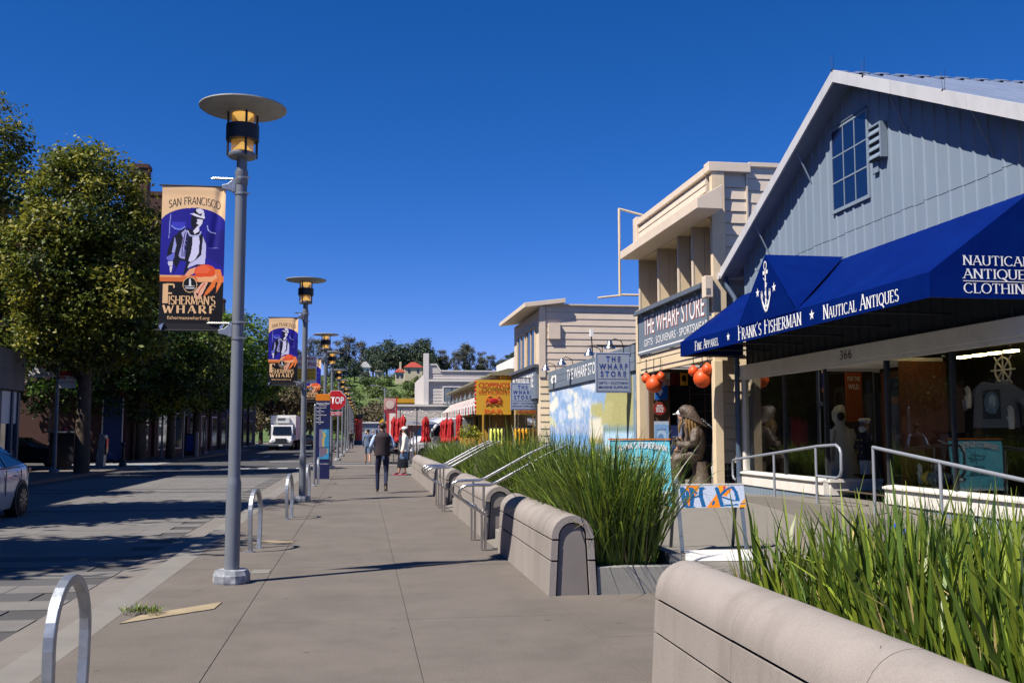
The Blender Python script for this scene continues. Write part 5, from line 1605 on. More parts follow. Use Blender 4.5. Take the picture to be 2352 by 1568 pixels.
def leaf_mesh(name, ells, n, size, mats, seed, pick=(.5, .28, .22), nclump=None, sig=.28, up=.5, shell=.55):
    rs = np.random.RandomState(seed)
    ells = np.array(ells, float)
    vol = ells[:, 3] * ells[:, 4] * ells[:, 5]; pr = vol ** .7; pr /= pr.sum()
    nc = nclump or max(20, n // 45)
    k = rs.choice(len(ells), nc, p=pr)
    d = rs.normal(size=(nc, 3)); d /= np.linalg.norm(d, axis=1)[:, None]
    r = rs.uniform(shell, 1.0, nc) ** .8
    cc = ells[k, :3] + d * r[:, None] * ells[k, 3:6]
    csz = rs.uniform(.7, 1.5, nc)
    ci = rs.randint(0, nc, n)
    P = cc[ci] + rs.normal(0, sig, (n, 3)) * csz[ci][:, None] * np.array([1, 1, .7])
    nrm = d[ci] * .5 + rs.normal(0, .7, (n, 3)); nrm[:, 2] += up
    nrm /= np.linalg.norm(nrm, axis=1)[:, None]
    a = np.cross(nrm, rs.normal(size=(n, 3))); a /= np.linalg.norm(a, axis=1)[:, None] + 1e-9
    b = np.cross(nrm, a)
    L_ = size * rs.uniform(.6, 1.25, n)[:, None]
    V = np.stack([P - a * L_ * .5, P - b * L_ * .26 + a * L_ * .05, P + a * L_ * .5, P + b * L_ * .26 + a * L_ * .05], 1).reshape(-1, 3)
    cm = rs.choice(3, nc, p=pick)
    mi = np.where(rs.rand(n) < .88, cm[ci], rs.choice(3, n, p=pick))
    return fast_mesh(name, V, 4, mats, mi)
def trunk_mb(h, r, limbs, seed, lean=(0, 0)):
    rs = random.Random(seed)
    mb = MB()
    mb.tube([(0, 0, 0), (lean[0] * .3, lean[1] * .3, h * .3), (lean[0], lean[1], h * .62), (lean[0] * 1.1, lean[1] * 1.1, h * .9)], [r * 1.25, r, r * .75, r * .2], 10)
    for i in range(limbs):
        a = 2 * math.pi * i / limbs + rs.uniform(-.4, .4); z = h * rs.uniform(.28, .6)
        l_ = h * rs.uniform(.2, .34)
        x0, y0 = lean[0] * z / h * 1.4, lean[1] * z / h * 1.4
        mb.tube([(x0, y0, z), (x0 + math.cos(a) * l_ * .45, y0 + math.sin(a) * l_ * .45, z + l_ * .5), (x0 + math.cos(a) * l_ * .8, y0 + math.sin(a) * l_ * .8, z + l_ * 1.15)], [r * .5, r * .35, r * .1], 6)
    return mb
def tree(name, label, loc, h, r, ells, n, size, mats, seed, group=None, pick=(.5, .28, .22), bark=None, sig=.3, limbs=6, shell=.55, up=.5, nclump=None):
    t = thing(name, label, 'tree', loc, group)
    o = trunk_mb(h, r, limbs, seed); o.v = [(x + loc[0], y + loc[1], z + loc[2]) for x, y, z in o.v]
    o.build('trunk', bark or m_bark, t, 60)
    link('crown', leaf_mesh('crown', ells, n, size, mats, seed, pick, sig=sig, shell=shell, up=up, nclump=nclump), t)
    return t
GS = 'street trees across the road'
tree('street_tree', 'large rounded olive green tree left of the nearest banner', (-10.7, 41.0, 0), 12, .24,
     [(-.2, 0, 10.2, 2.5, 2.5, 2.7), (-1.1, -.6, 8.1, 2.0, 2.3, 2.2), (1.4, .3, 8.6, 1.9, 2.1, 2.3), (.3, -.5, 6.6, 2.8, 2.4, 1.7), (.7, 0, 5.1, 2.5, 2.2, 1.3), (-.6, .4, 11.8, 1.4, 1.4, 1.2), (-1.1, 0, 5.6, 1.8, 1.9, 1.3)], 60000, .2, LF, 21, GS, (.45, .38, .17), sig=.25, shell=.5, up=.8, nclump=850)
tree('street_tree', 'tall olive green tree cut by the left edge of the picture', (-15.9, 45.0, 0), 15, .28,
     [(-.6, 0, 14.0, 1.9, 2.2, 2.2), (.4, 0, 11.6, 1.9, 2.2, 1.8), (-.3, .2, 8.6, 1.9, 2.3, 1.6), (.2, 0, 6.4, 2.0, 2.0, 1.5)], 26000, .21, LF, 22, GS, (.45, .40, .15), sig=.25, shell=.7, up=.9, nclump=330)
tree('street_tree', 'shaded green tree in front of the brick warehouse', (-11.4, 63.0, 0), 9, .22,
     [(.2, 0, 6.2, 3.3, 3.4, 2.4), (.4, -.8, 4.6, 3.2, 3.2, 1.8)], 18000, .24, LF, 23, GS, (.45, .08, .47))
tree('street_tree', 'bright green tree showing between the two nearest lamp poles', (-9.7, 80, 0), 10, .2,
     [(.3, 0, 8.2, 2.9, 3.2, 2.7), (.6, .5, 5.6, 2.8, 2.8, 2.0)], 18000, .26, LG, 24, GS, (.35, .5, .15), shell=.7, up=.9)
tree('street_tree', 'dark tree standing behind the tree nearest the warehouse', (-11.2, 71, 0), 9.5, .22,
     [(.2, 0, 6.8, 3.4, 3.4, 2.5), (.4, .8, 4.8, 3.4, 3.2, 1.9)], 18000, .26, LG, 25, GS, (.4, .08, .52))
tree('street_tree', 'leafy olive tree hanging over the white truck', (-8.2, 112, 0), 8, .2,
     [(.3, 0, 5.9, 3.0, 3.0, 2.0), (2.2, 1, 5.2, 2.2, 2.4, 1.8), (-1.6, 0, 5.0, 1.8, 2.2, 1.6)], 9000, .28, LB, 26, GS, (.35, .45, .2))
tree('street_tree', 'yellow green tree behind the white truck', (-5.0, 128, 0), 8, .2,
     [(0, 0, 5.2, 2.8, 3, 2.4), (1.6, 0, 3.9, 2.2, 2.6, 1.8)], 8000, .3, LF, 27, GS, (.4, .45, .15))
for (x, y, h, rr, lb) in ((-11.4, 11.2, 12.4, 2.45, 'first street tree whose shade crosses the road nearest the camera'), (-11.5, 19.0, 13.2, 2.9, 'second street tree whose shade crosses the road by the white car'),
                          (-11.6, 26.4, 7.6, .7, 'slim young street tree beyond the white car')):
    tree('street_tree', lb, (x, y, 0), h, .2, [(0, 0, h - rr, rr * .9, rr * .8, rr), (.2, 0, h - rr * 2.2, rr, rr, rr * 1.2), (.2, 0, h - rr * 3.4, rr, rr, rr)] if rr > 1 else [(0, 0, h - 1, rr, rr, 1), (0, 0, h - 2.5, rr, rr, 1.2)], 24000 if rr > 1 else 2500, .38, LF, int(y), GS, shell=.2, sig=.35)
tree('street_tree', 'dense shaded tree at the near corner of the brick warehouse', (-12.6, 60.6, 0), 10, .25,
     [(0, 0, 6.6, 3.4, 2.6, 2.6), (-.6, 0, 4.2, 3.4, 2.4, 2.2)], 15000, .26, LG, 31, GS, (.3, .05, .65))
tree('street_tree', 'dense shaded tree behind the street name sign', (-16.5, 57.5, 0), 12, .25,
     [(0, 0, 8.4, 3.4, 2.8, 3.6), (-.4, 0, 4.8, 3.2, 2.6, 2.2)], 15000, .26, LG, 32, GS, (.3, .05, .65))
# bare tree on the far pavement
bt = thing('bare_tree', 'leafless young tree with thin upright branches before the dark warehouse', 'tree', (-10.9, 72.5, 0))
b = MB(); rs = random.Random(4)
def twig(p, d, l_, r, lv):
    q = p + d * l_
    b.tube([p, (p + q) / 2 + Vector((rs.uniform(-.05, .05), rs.uniform(-.05, .05), 0)), q], [r, r * .85, r * .6], 5)
    if lv:
        for _ in range(3):
            nd = (d + Vector((rs.uniform(-.6, .6), rs.uniform(-.6, .6), rs.uniform(0, .3)))).normalized()
            twig(q, nd, l_ * .72, r * .6, lv - 1)
twig(Vector((-10.9, 72.5, 0)), Vector((0, 0, 1)), 2.3, .07, 4)
b.build('trunk', m_bark2, bt)

# ---------------------------------------------------------------- buildings across the road
m_cst = M('stone_fascia', (0.186, 0.1736, 0.1674), .8, .1, 1.5, dirt=((0.0992, 0.093, 0.093), .6, 1.2), st=(2, 2, .4))
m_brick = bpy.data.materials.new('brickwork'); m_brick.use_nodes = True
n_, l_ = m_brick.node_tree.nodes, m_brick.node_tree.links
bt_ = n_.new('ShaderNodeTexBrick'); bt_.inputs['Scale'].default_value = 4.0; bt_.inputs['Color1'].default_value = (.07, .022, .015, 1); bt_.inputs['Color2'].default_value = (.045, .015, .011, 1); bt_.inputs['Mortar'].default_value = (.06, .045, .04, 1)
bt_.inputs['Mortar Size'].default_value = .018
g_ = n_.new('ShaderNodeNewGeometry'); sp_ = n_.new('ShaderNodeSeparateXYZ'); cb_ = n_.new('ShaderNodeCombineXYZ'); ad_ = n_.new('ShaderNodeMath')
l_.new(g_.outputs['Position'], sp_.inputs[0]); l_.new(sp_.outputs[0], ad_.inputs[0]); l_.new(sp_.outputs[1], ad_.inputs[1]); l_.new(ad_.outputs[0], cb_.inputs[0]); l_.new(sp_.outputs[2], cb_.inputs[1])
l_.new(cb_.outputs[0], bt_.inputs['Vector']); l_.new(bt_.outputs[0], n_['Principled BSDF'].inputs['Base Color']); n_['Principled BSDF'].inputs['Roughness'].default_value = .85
tb_ = thing('tall_building', 'tall plain building on the left whose shade lies along the road', 'building', (-13.4, 20, 0))
MB().box(-26, -8, 0, -13.4, 37.4, 9.45).build('wall', m_cst, tb_)
for j in range(2):
    for i in range(9):
        MB().box(-13.42, -5 + 4.6 * i, 1.2 + 4.4 * j, -13.36, -2.6 + 4.6 * i, 3.6 + 4.4 * j).build('window', m_winglass, tb_)
co = thing('corner_shop', 'low corner shop with a stone fascia above glass and dark posts', 'shop', (-13.2, 40, 0))
for j in range(2):
    for i in range(4):
        y0 = 41.3 - 1.45 * (i + 1)
        MB().box(-13.25, y0, 3.16 + .75 * j, -13.0, y0 + 1.44, 3.16 + .75 * j + .742).build('fascia_stone', m_cst, co)
MB().box(-24, 37.5, 3.1, -13.26, 41.28, 4.6).build('roof', m_cst, co)
for y0 in (41.0, 40.3, 39.0, 37.7): MB().box(-13.3, y0, 0, -13.1, y0 + .2, 3.1).build('post', m_sgrey2, co)
for y0, y1 in ((37.9, 39.0), (39.2, 40.3), (40.5, 41.0)):
    MB().box(-13.24, y0, .9, -13.2, y1, 3.1).build('pane', m_blglass, co); MB().box(-13.23, y0, 1.9, -13.17, y1, 3.1).build('blind', m_white, co)
    MB().box(-13.25, y0, 0, -13.18, y1, .9).build('stall_riser', M('riser_blue', (0.021, 0.035, 0.112), .6, .1), co)
MB().box(-24, 37.5, 0, -13.35, 41.2, 3.1).build('wall', m_int, co)
ye = thing('tiled_building', 'ochre building with blue windows and a pale tiled roof behind the street trees', 'building', (-16.5, 46, 0))
MB().box(-26, 42.5, 0, -16.5, 49, 11.8).build('wall', M('ochre_plaster', (0.186, 0.1457, 0.0434), .8, .08, 1), ye)
for i in range(3):
    f = MB().box(-16.55, 42.9 + 2 * i, 9.2, -16.46, 44.2 + 2 * i, 11.0).build('window', M('blue_frame%d' % i, (.05, .16, .3), .5, .05), ye); MB().box(-16.46, 43.0 + 2 * i, 9.3, -16.44, 44.1 + 2 * i, 10.9).build('pane', m_winglass, f)
m_rt = M('roof_tile', (0.2108, 0.1798, 0.155), .8, .15, 3)
for k in range(22):
    for j in range(3):
        MB().prism([(-15.9 - .65 * j, 42.2 + .32 * k, 11.75 + .52 * j), (-15.9 - .65 * j, 42.2 + .32 * k, 11.82 + .52 * j), (-16.62 - .65 * j, 42.2 + .32 * k, 12.38 + .52 * j), (-16.62 - .65 * j, 42.2 + .32 * k, 12.31 + .52 * j)], (0, .29, 0)).build('roof_tile', m_rt, ye)
MB().prism([(-16.0, 42.2, 11.72), (-18.0, 42.2, 13.3), (-26, 42.2, 13.3), (-26, 42.2, 11.72)], (0, 7, 0)).build('roof', m_rt, ye)
ca = thing('brick_warehouse', 'long brick warehouse in shade with chimneys and a gabled roof line', 'warehouse', (-13.3, 90, 0))
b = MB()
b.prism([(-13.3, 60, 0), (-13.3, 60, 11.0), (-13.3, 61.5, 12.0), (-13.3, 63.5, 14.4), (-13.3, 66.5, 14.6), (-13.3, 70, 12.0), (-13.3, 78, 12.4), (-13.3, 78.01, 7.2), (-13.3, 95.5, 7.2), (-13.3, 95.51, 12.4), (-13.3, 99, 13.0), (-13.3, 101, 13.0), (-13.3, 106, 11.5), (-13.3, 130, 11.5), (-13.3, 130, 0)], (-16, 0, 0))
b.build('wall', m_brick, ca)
for y0, z0, z1, wy in ((63.4, 14.0, 18.1, .95), (68.6, 12.6, 17.6, .8), (98.6, 12.6, 14.4, 1.2)):
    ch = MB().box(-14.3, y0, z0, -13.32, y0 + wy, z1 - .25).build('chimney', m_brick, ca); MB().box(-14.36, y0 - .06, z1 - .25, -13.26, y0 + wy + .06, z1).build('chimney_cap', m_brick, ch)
for i in range(11):
    y0 = 61.5 + 6 * i
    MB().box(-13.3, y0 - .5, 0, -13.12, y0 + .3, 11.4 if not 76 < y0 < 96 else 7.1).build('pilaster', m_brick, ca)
    for j in range(3 if not 74 < y0 < 96 else 2):
        f = MB().box(-13.36, y0 + 1.5, .4 + 3.7 * j, -13.27, y0 + 4.3, 3.0 + 3.7 * j).build('window_frame', m_trimw if (i + j) % 3 else M('blue_door', (0.021, 0.049, 0.154), .5, .06), ca)
        MB().box(-13.29, y0 + 1.62, .5 + 3.7 * j, -13.255, y0 + 4.18, 2.9 + 3.7 * j).build('pane', m_winglass, f)
dd = MB().box(-14.6, 59.9, 0, -13.5, 60.0, 3.5).build('door', M('blue_panel', (0.014, 0.035, 0.119), .5, .06), ca)
for x in (-14.62, -13.52): MB().box(x, 59.86, 0, x + .05, 59.9, 3.5).build('door_frame', m_trimw, dd)

# ---------------------------------------------------------------- signs and small things across the road
sn = thing('street_name_sign', 'white street name sign reading LEAVENWORTH on the shaded lamp pole', 'sign', (-12.4, 41.6, 3.8))
MB().box(-12.95, 41.56, 3.72, -12.02, 41.59, 3.95).build('blade', m_white, sn); text('LEAVENWORTH', (-12.90, 41.555, 3.77), (1, 0, 0), (0, 0, 1), .12, m_black, sn, w=.82)
MB().box(-12.82, 41.56, 3.955, -12.4, 41.59, 4.07).build('upper_blade', m_white, sn); text('END', (-12.7, 41.555, 3.975), (1, 0, 0), (0, 0, 1), .07, m_black, sn)
m_rsign = M('sign_red', (.42, .012, .02), .45, .03)
ns = thing('parking_sign', 'red and white NO STOPPING ANY TIME sign on the shaded lamp pole', 'sign', (-11.5, 41.6, 3.3))
MB().box(-11.82, 41.56, 3.30, -11.2, 41.585, 4.0).build('plate', m_white, ns, bev=.01)
MB().box(-11.80, 41.55, 3.78, -11.22, 41.558, 3.985).build('red_band', m_rsign, ns); MB().box(-11.8, 41.55, 3.66, -11.58, 41.558, 3.76).build('red_band', m_rsign, ns)
text('NO', (-11.77, 41.548, 3.68), (1, 0, 0), (0, 0, 1), .06, m_sletter, ns); text('STOPPING', (-11.56, 41.556, 3.68), (1, 0, 0), (0, 0, 1), .055, m_rsign, ns, w=.33)
text('ANY TIME', (-11.51, 41.556, 3.49), (1, 0, 0), (0, 0, 1), .09, m_rsign, ns, w=.52, align='C')
ss = thing('stop_sign', 'back of an octagonal sign on a thin post across the road', 'sign', (-11.2, 66.3, 0))
MB().prism([(-11.2 + .44 * math.cos(R(22.5 + 45 * k)), 66.3, 3.0 + .44 * math.sin(R(22.5 + 45 * k))) for k in range(8)], (0, .02, 0)).build('plate', m_galv, ss); MB().cyl((-11.2, 66.27, 0), (-11.2, 66.27, 3.3), .03, n=8).build('post', m_galv, ss)
sb_ = thing('blank_sign', 'blank grey back of a tall rectangular sign across the road', 'sign', (-12.0, 74, 0))
MB().box(-12.55, 74, 3.1, -11.85, 74.04, 4.7).build('plate', m_galv, sb_); MB().cyl((-11.8, 74, 0), (-11.8, 74, 5), .05, n=8).build('post', m_galv, sb_)
nbx = thing('news_box', 'slim pale grey news box at the far kerb before the crossing', 'news box', (-11.9, 49.0, 0))
MB().prism([(-12.15, 48.8, .0), (-12.0, 48.8, 1.5), (-11.75, 48.8, 1.44), (-11.8, 48.8, 0)], (0, .5, 0)).build('body', m_galv, nbx); MB().box(-11.74, 48.9, .55, -11.70, 49.25, 1.3).build('window', m_winglass, nbx)
bl = thing('bollard', 'black cast bollard at the far corner before the crossing', 'bollard', (-11.0, 49.1, 0))
MB().lathe([(.2, 0), (.18, .1), (.09, .25), (.08, .95), (.11, 1.0), (.09, 1.1), (0, 1.16)], (-11.0, 49.1, 0), 14).build('post', m_black, bl)
ct = thing('vendor_cart', 'black vendor cart with a silver curtain on its side across the road', 'cart', (-12.3, 45.2, 0))
MB().box(-13.0, 44.7, .25, -12.0, 46, 1.55).build('body', m_black, ct, bev=.02); MB().box(-13.2, 44.5, 1.553, -11.9, 46.2, 1.62).build('top', m_sgrey2, ct)
pr = Print(16, 16, '#b5b4b8').grain(.1); pr.build('curtain', (-11.99, 44.68, .4), (.55, .83, 0), (0, 0, 1), .5, 1.1, m_printm, ct, lambda A, B: .03 * np.sin(9 * A + 2 * B))
b = MB(); b.cyl((-12.7, 44.8, .2), (-12.7, 44.9, .2), .2, n=14); b.cyl((-12.3, 44.8, .2), (-12.3, 44.9, .2), .2, n=14); b.build('wheel', m_black, ct)
rc_ = thing('red_cap', 'small red cap lying on top of the black cart', 'cap', (-12.5, 45, 1.62)); b = MB(); b.lathe([(.13, 0), (.12, .08), (.06, .14), (0, .15)], (-12.5, 45, 1.62), 14); b.box(-12.62, 44.75, 1.622, -12.38, 44.95, 1.64); b.build('crown', m_rsign, rc_)
rk = thing('map_board', 'blue notice board in a dark frame on the far pavement', 'notice board', (-10.8, 66.6, 0)); MB().box(-11.25, 66.9, .1, -10.6, 67.0, 1.5).build('frame', m_black, rk); MB().box(-11.15, 66.88, .4, -10.7, 66.9, 1.4).build('panel', m_sblue, rk); MB().box(-10.55, 66.85, .05, -10.4, 67.05, 1.6).build('side_post', m_galv, rk)

# ---------------------------------------------------------------- hill with trees and houses
def hill_z(x, y):
    return 25 * sstep(215, 445, y + .06 * x) + 1.2 * math.sin(x * .045 + y * .02) * sstep(215, 300, y) - .2
xs = np.linspace(-260, 320, 60); ys = np.linspace(205, 620, 44)
P = np.array([[(x, y, hill_z(x, y)) for x in xs] for y in ys])
link('hill', grid_mesh('hill', P, M('hill_grass', (0.075, 0.1237, 0.0263), .9, .3, .06, dirt=((0.0975, 0.0825, 0.045), .6, .035))), kind='structure')
def far_tree(kind, seed):
    t = thing('hill_tree', 'tree', 'tree', (0, 0, 0), 'trees on the far hill')
    if kind == 'dense':
        ells = [(0, 0, 9, 4.2, 4.2, 4.5), (1.6, 0, 6, 4.4, 4, 3.2), (-2, .5, 6.6, 3.8, 3.8, 3.2), (.5, 0, 12, 2.6, 2.6, 2.4)]
        o = trunk_mb(12, .35, 5, seed); cm = leaf_mesh('crown', ells, 5200, .75, LD, seed, sig=.7, shell=.5)
    elif kind == 'euca':
        rs = np.random.RandomState(seed)
        ells = [(rs.uniform(-2.6, 2.6), rs.uniform(-2, 2), rs.uniform(5, 15), rs.uniform(1.0, 2.1), rs.uniform(1.0, 2.1), rs.uniform(.9, 1.9)) for _ in range(11)]
        o = trunk_mb(15, .28, 9, seed); cm = leaf_mesh('crown', ells, 3200, .6, LE, seed, sig=.55, shell=.2)
    elif kind == 'umbrella':
        ells = [(0, 0, 11, 4.8, 4, 1.5), (-1, 0, 9.2, 4.6, 3.6, 1.2), (1.8, 0, 12.2, 3.0, 2.8, 1.2), (1, 0, 7.4, 3, 2.6, 1.2)]
        o = trunk_mb(12, .35, 6, seed); cm = leaf_mesh('crown', ells, 3800, .7, LD, seed, sig=.45, shell=.4)
    elif kind == 'shrub':
        ells = [(0, 0, 1.5, 2.6, 2.4, 1.6), (1.4, 0, 1.2, 2, 2, 1.2)]
        o = trunk_mb(2, .12, 4, seed); cm = leaf_mesh('crown', ells, 1600, .5, LS, seed, sig=.45)
    else:
        ells = [(0, 0, 4.2, 3.2, 3, 2.2), (1.5, 0, 3.0, 2.6, 2.4, 1.6), (-1.4, 0, 3.2, 2.4, 2.4, 1.7)]
        o = trunk_mb(5, .2, 7, seed); cm = leaf_mesh('crown', ells, 3000, .42, LB, seed, sig=.5, shell=.2)
    o.build('trunk', m_bark2 if kind in ('euca', 'bare') else m_bark, t); link('crown', cm, t)
    return t
protos = {k: [far_tree(k, 40 + i * 7 + j) for j in range(2)] for i, k in enumerate(('dense', 'euca', 'umbrella', 'shrub', 'bare'))}
used_p = set()
LBL = {'dense': 'dark dense evergreen tree on the far hill', 'euca': 'sparse grey green eucalyptus on the far hill', 'umbrella': 'flat topped dark cypress on the far hill ridge',
       'shrub': 'rounded green bush on the grassy hill slope', 'bare': 'brownish half bare tree at the foot of the hill'}
hr = random.Random(3)
def put_tree(kind, x, y, s, dz=0):
    j = hr.randrange(2)
    p = protos[kind][j]
    loc = (x, y, (hill_z(x, y) if y > 210 else 0) - .3 + dz); s *= .9 if y > 350 else 1; sc = (s * hr.uniform(.9, 1.1), s * hr.uniform(.9, 1.1), s)
    if (kind, j) not in used_p:
        used_p.add((kind, j)); p.location = loc; p.scale = sc; p.rotation_euler = (0, 0, hr.uniform(0, 6)); p['label'] = LBL[kind]
    else:
        dup(p, loc, hr.uniform(0, 6), LBL[kind], None, sc)
for x, y, s in ((4, 400, 1.0), (9.5, 405, 1.25), (14, 402, 1.1), (19, 410, 1.15), (23.5, 404, 1.3), (27, 411, 1.0), (7, 392, .8), (26, 396, .8), (-3, 372, .72), (-9, 360, .8), (1, 352, .5)): put_tree('dense', x, y, s)
for x, y, s in ((-14, 405, 1.1), (-9, 408, 1.05), (-5.5, 412, 1.15), (-20, 415, 1.1), (0, 412, 1.0), (31, 408, .9), (34, 412, .95), (37, 405, .85), (44, 415, 1.0), (49, 410, .95), (53, 416, .8), (41, 408, 1.1), (-30, 410, 1.1), (-38, 408, 1.0), (-26, 405, 1.0), (58, 414, .7)): put_tree('euca', x, y, s)
for x, y, s in ((66, 430, 1.15), (59, 425, .75), (75, 430, 1.0)): put_tree('umbrella', x, y, s)
for x, y, s in ((-12, 330, 1.6), (-6, 340, 1.8), (2, 345, 1.6), (15, 385, 1.4), (8, 360, 1.5), (22, 384, 1.6), (5, 330, 1.3), (-16, 345, 2.0), (-2, 310, 1.6), (9, 320, 1.3), (-10, 300, 1.5), (15, 330, 1.5), (26, 376, 1.5), (1, 285, 1.3), (12, 300, 1.2), (20, 350, 1.4), (-4, 290, 1.4)): put_tree('shrub', x, y, s)
for x, y, s in ((-16, 165, .8), (-24, 170, .9), (-11, 185, .8), (-32, 180, 1.0)): put_tree('dense', x, y, s)
for x, y, s in ((-7.5, 150, 1.2), (-13, 150, 1.3), (-4, 165, 1.1), (-19, 158, 1.4), (.8, 215, 1.25), (4.5, 222, 1.35), (8.5, 226, 1.2), (-3.5, 220, 1.2), (3, 240, 1.5), (10, 250, 1.5), (-9, 230, 1.2), (15, 235, 1.3)): put_tree('bare', x, y, s)
kinds_ = {}
for o in list(COL.objects):
    if o.get('group') == 'trees on the far hill' and o.get('label') in LBL.values(): kinds_.setdefault(o['label'], []).append(o)
for lb_, os_ in kinds_.items():
    os_.sort(key=lambda q: q.location.x / q.location.y)
    for k, q in enumerate(os_):
        a_, b_ = lb_.split(' on ') if ' on ' in lb_ else lb_.split(' at ')
        q['label'] = ('leftmost ' if k == 0 else 'rightmost ' if k == len(os_) - 1 else ORD[k] + ' ') + a_ + (' counted from the left' if 0 < k < len(os_) - 1 else '') + (' on ' if ' on ' in lb_ else ' at ') + b_
def house(x, y, w_, d_, h_, rh, mw, mr, label, wins=2, zo=0, dy=0):
    z = hill_z(x, y) + zo - 1
    t = thing('hill_house', label, 'house', (x, y, z))
    MB().box(x - w_ / 2, y, z, x + w_ / 2, y + d_, z + h_ + 1).build('wall', mw, t)
    zt = z + h_ + 1
    rf = MB(); e = .5
    rf.add([(x - w_ / 2 - e, y - e, zt), (x + w_ / 2 + e, y - e, zt), (x + w_ / 2 + e, y + d_ + e, zt), (x - w_ / 2 - e, y + d_ + e, zt), (x - w_ * .12, y + d_ / 2, zt + rh), (x + w_ * .12, y + d_ / 2, zt + rh)],
           [(0, 1, 5, 4), (1, 2, 5), (2, 3, 4, 5), (3, 0, 4), (3, 2, 1, 0)])
    rf.build('roof', mr, t)
    for i in range(wins):
        xx = x - w_ / 2 + w_ * (i + .5) / wins
        MB().box(xx - .45, y - .08, zt - 2.1, xx + .45, y - .01, zt - .7).build('window', m_winglass, t)
    return t
m_rr = M('red_roof', (.30, .045, .03), .75, .1, 1); m_cw = M('cream_wall', (.52, .46, .33), .75, .05)
house(18.6, 372, 6.6, 7, 4.0, 2.2, m_cw, m_rr, 'cream house with a hipped red roof on the far hill', 2, 1.6)
t = house(13.3, 366, 3.0, 4, 4.6, 1.6, m_cw, m_rr, 'narrow cream house with a red roof and chimney, left of the larger one', 2, -.4)
zz = hill_z(13.3, 366) - .4 + 4.6 + 1
MB().box(13.2, 367.2, zz, 13.9, 368.2, zz + 2.9).build('chimney', m_cw, t)
house(.8, 388, 4.0, 5, 3.4, 2.4, m_white, M('grey_roof', (.25, .25, .26), .8, .1), 'small white house among the dark trees on the hill', 2, 1.0)
house(6.4, 390, 3.2, 4, 2.2, 1.2, m_cw, M('grey_roof_b', (.2, .2, .18), .8, .1), 'low cream shed half hidden by the dark trees on the hill', 1, .6)
wh = thing('low_shed', 'low grey blue shed with two dark openings at the end of the street', 'shed', (3, 190, 0)); MB().box(-.5, 190, 0, 4.4, 198, 3.3).build('wall', M('shed_blue', (.24, .28, .35), .7, .08, .5), wh); MB().box(-.9, 189.7, 3.3, 4.8, 198, 3.6).build('roof', m_gry2, wh)
for x in (2.6, 3.2): MB().box(x, 189.93, 1.3, x + .25, 189.99, 2.1).build('window', m_winglass, wh)
# ---------------------------------------------------------------- bike racks
def make_rack():
    t = thing('bike_rack', 'rack', 'bike rack', (0, 0, 0), 'galvanised bike racks along the kerb')
    pts, a_, hh = [], .285, .79
    prof = [(-.24, 0), (-.262, .16), (-.28, .32)] + [(-.285 * math.cos(R(k)), .48 + .31 * math.sin(R(k))) for k in range(0, 181, 12)] + [(.28, .32), (.262, .16), (.24, 0)]
    wd, th = .028, .022
    V, F = [], []
    n = len(prof)
    for i, (y, z) in enumerate(prof):
        a = Vector(prof[max(i - 1, 0)]); b = Vector(prof[min(i + 1, n - 1)]); d = (b - a).normalized()
        nn = Vector((-d.y, d.x))
        for sx_, sn in ((-1, -1), (1, -1), (1, 1), (-1, 1)):
            V.append((sx_ * wd, y + nn.x * sn * th, max(0, z + nn.y * sn * th)))
    for i in range(n - 1):
        F += [(4 * i + k, 4 * i + (k + 1) % 4, 4 * i + 4 + (k + 1) % 4, 4 * i + 4 + k) for k in range(4)]
    mb = MB(); mb.add(V, [f[::-1] for f in F]); 
    mb.build('hoop', m_galv, t, bev=.006)
    f = MB()
    for y in (-.24, .24): f.box(-.055, y - .055, .001, .055, y + .055, .009)
    f.build('foot_plate', m_galv, t)
    return t
rack0 = make_rack()
for i, (x, y, rz_, lb) in enumerate(((-1.50, 5.62, -.04, 'galvanised bike hoop nearest the camera at the lower left'), (-1.39, 13.85, -.13, 'second galvanised bike hoop, just beyond the nearest lamp'),
                          (-1.29, 18.8, -.10, 'third galvanised bike hoop, between the first two lamps'), (-1.26, 24.6, -.08, 'bike hoop half hidden behind the second lamp pole'),
                          (-1.30, 31.2, 0, 'thin looking bike hoop beside the bare post and blue pylon'), (-11.4, 44.0, 0, 'shaded bike hoop across the road by the black cart'))):
    if i == 0: rack0.location = (x, y, 0); rack0['label'] = lb; rack0.rotation_euler = (0, 0, rz_)
    else: dup(rack0, (x, y, 0), rz_, lb)

# ---------------------------------------------------------------- steel handrails at the steps
def step_rail(y, label):
    t = thing('handrail', label, 'handrail', (1.6, y, 0), 'steel handrails at the steps')
    b = MB()
    r = [(1.66, .48), (1.60, .50), (1.42, .60), (1.31, .68), (1.285, .75), (1.31, .82), (1.38, .855), (1.5, .86), (1.70, .86), (1.80, .90), (2.45, 1.25), (2.75, 1.38)]
    b.tube([(x, y, z) for x, z in r], .021, 10); b.build('rail', m_steel, t, 60)
    MB().box(1.575, y - .035, .0, 1.60, y + .035, .52).build('post', m_steel_d, t); MB().box(1.625, y - .035, .0, 1.65, y + .035, .52).build('post', m_steel_d, t)
    MB().cyl((1.612, y, .5), (1.612, y, .86), .016, n=8).build('stem', m_steel, t, 60)
    MB().cyl((2.45, y, .30), (2.45, y, 1.25), .02, n=8).build('upper_post', m_steel_d, t, 60)
for y, lb in ((13.36, 'steel handrail nearest the camera between the benches'), (14.62, 'steel handrail on the far side of the first steps'), (20.0, 'steel handrail on the near side of the second steps'), (20.9, 'middle steel handrail of the second steps'), (21.65, 'steel handrail on the far side of the second steps')):
    step_rail(y, lb)

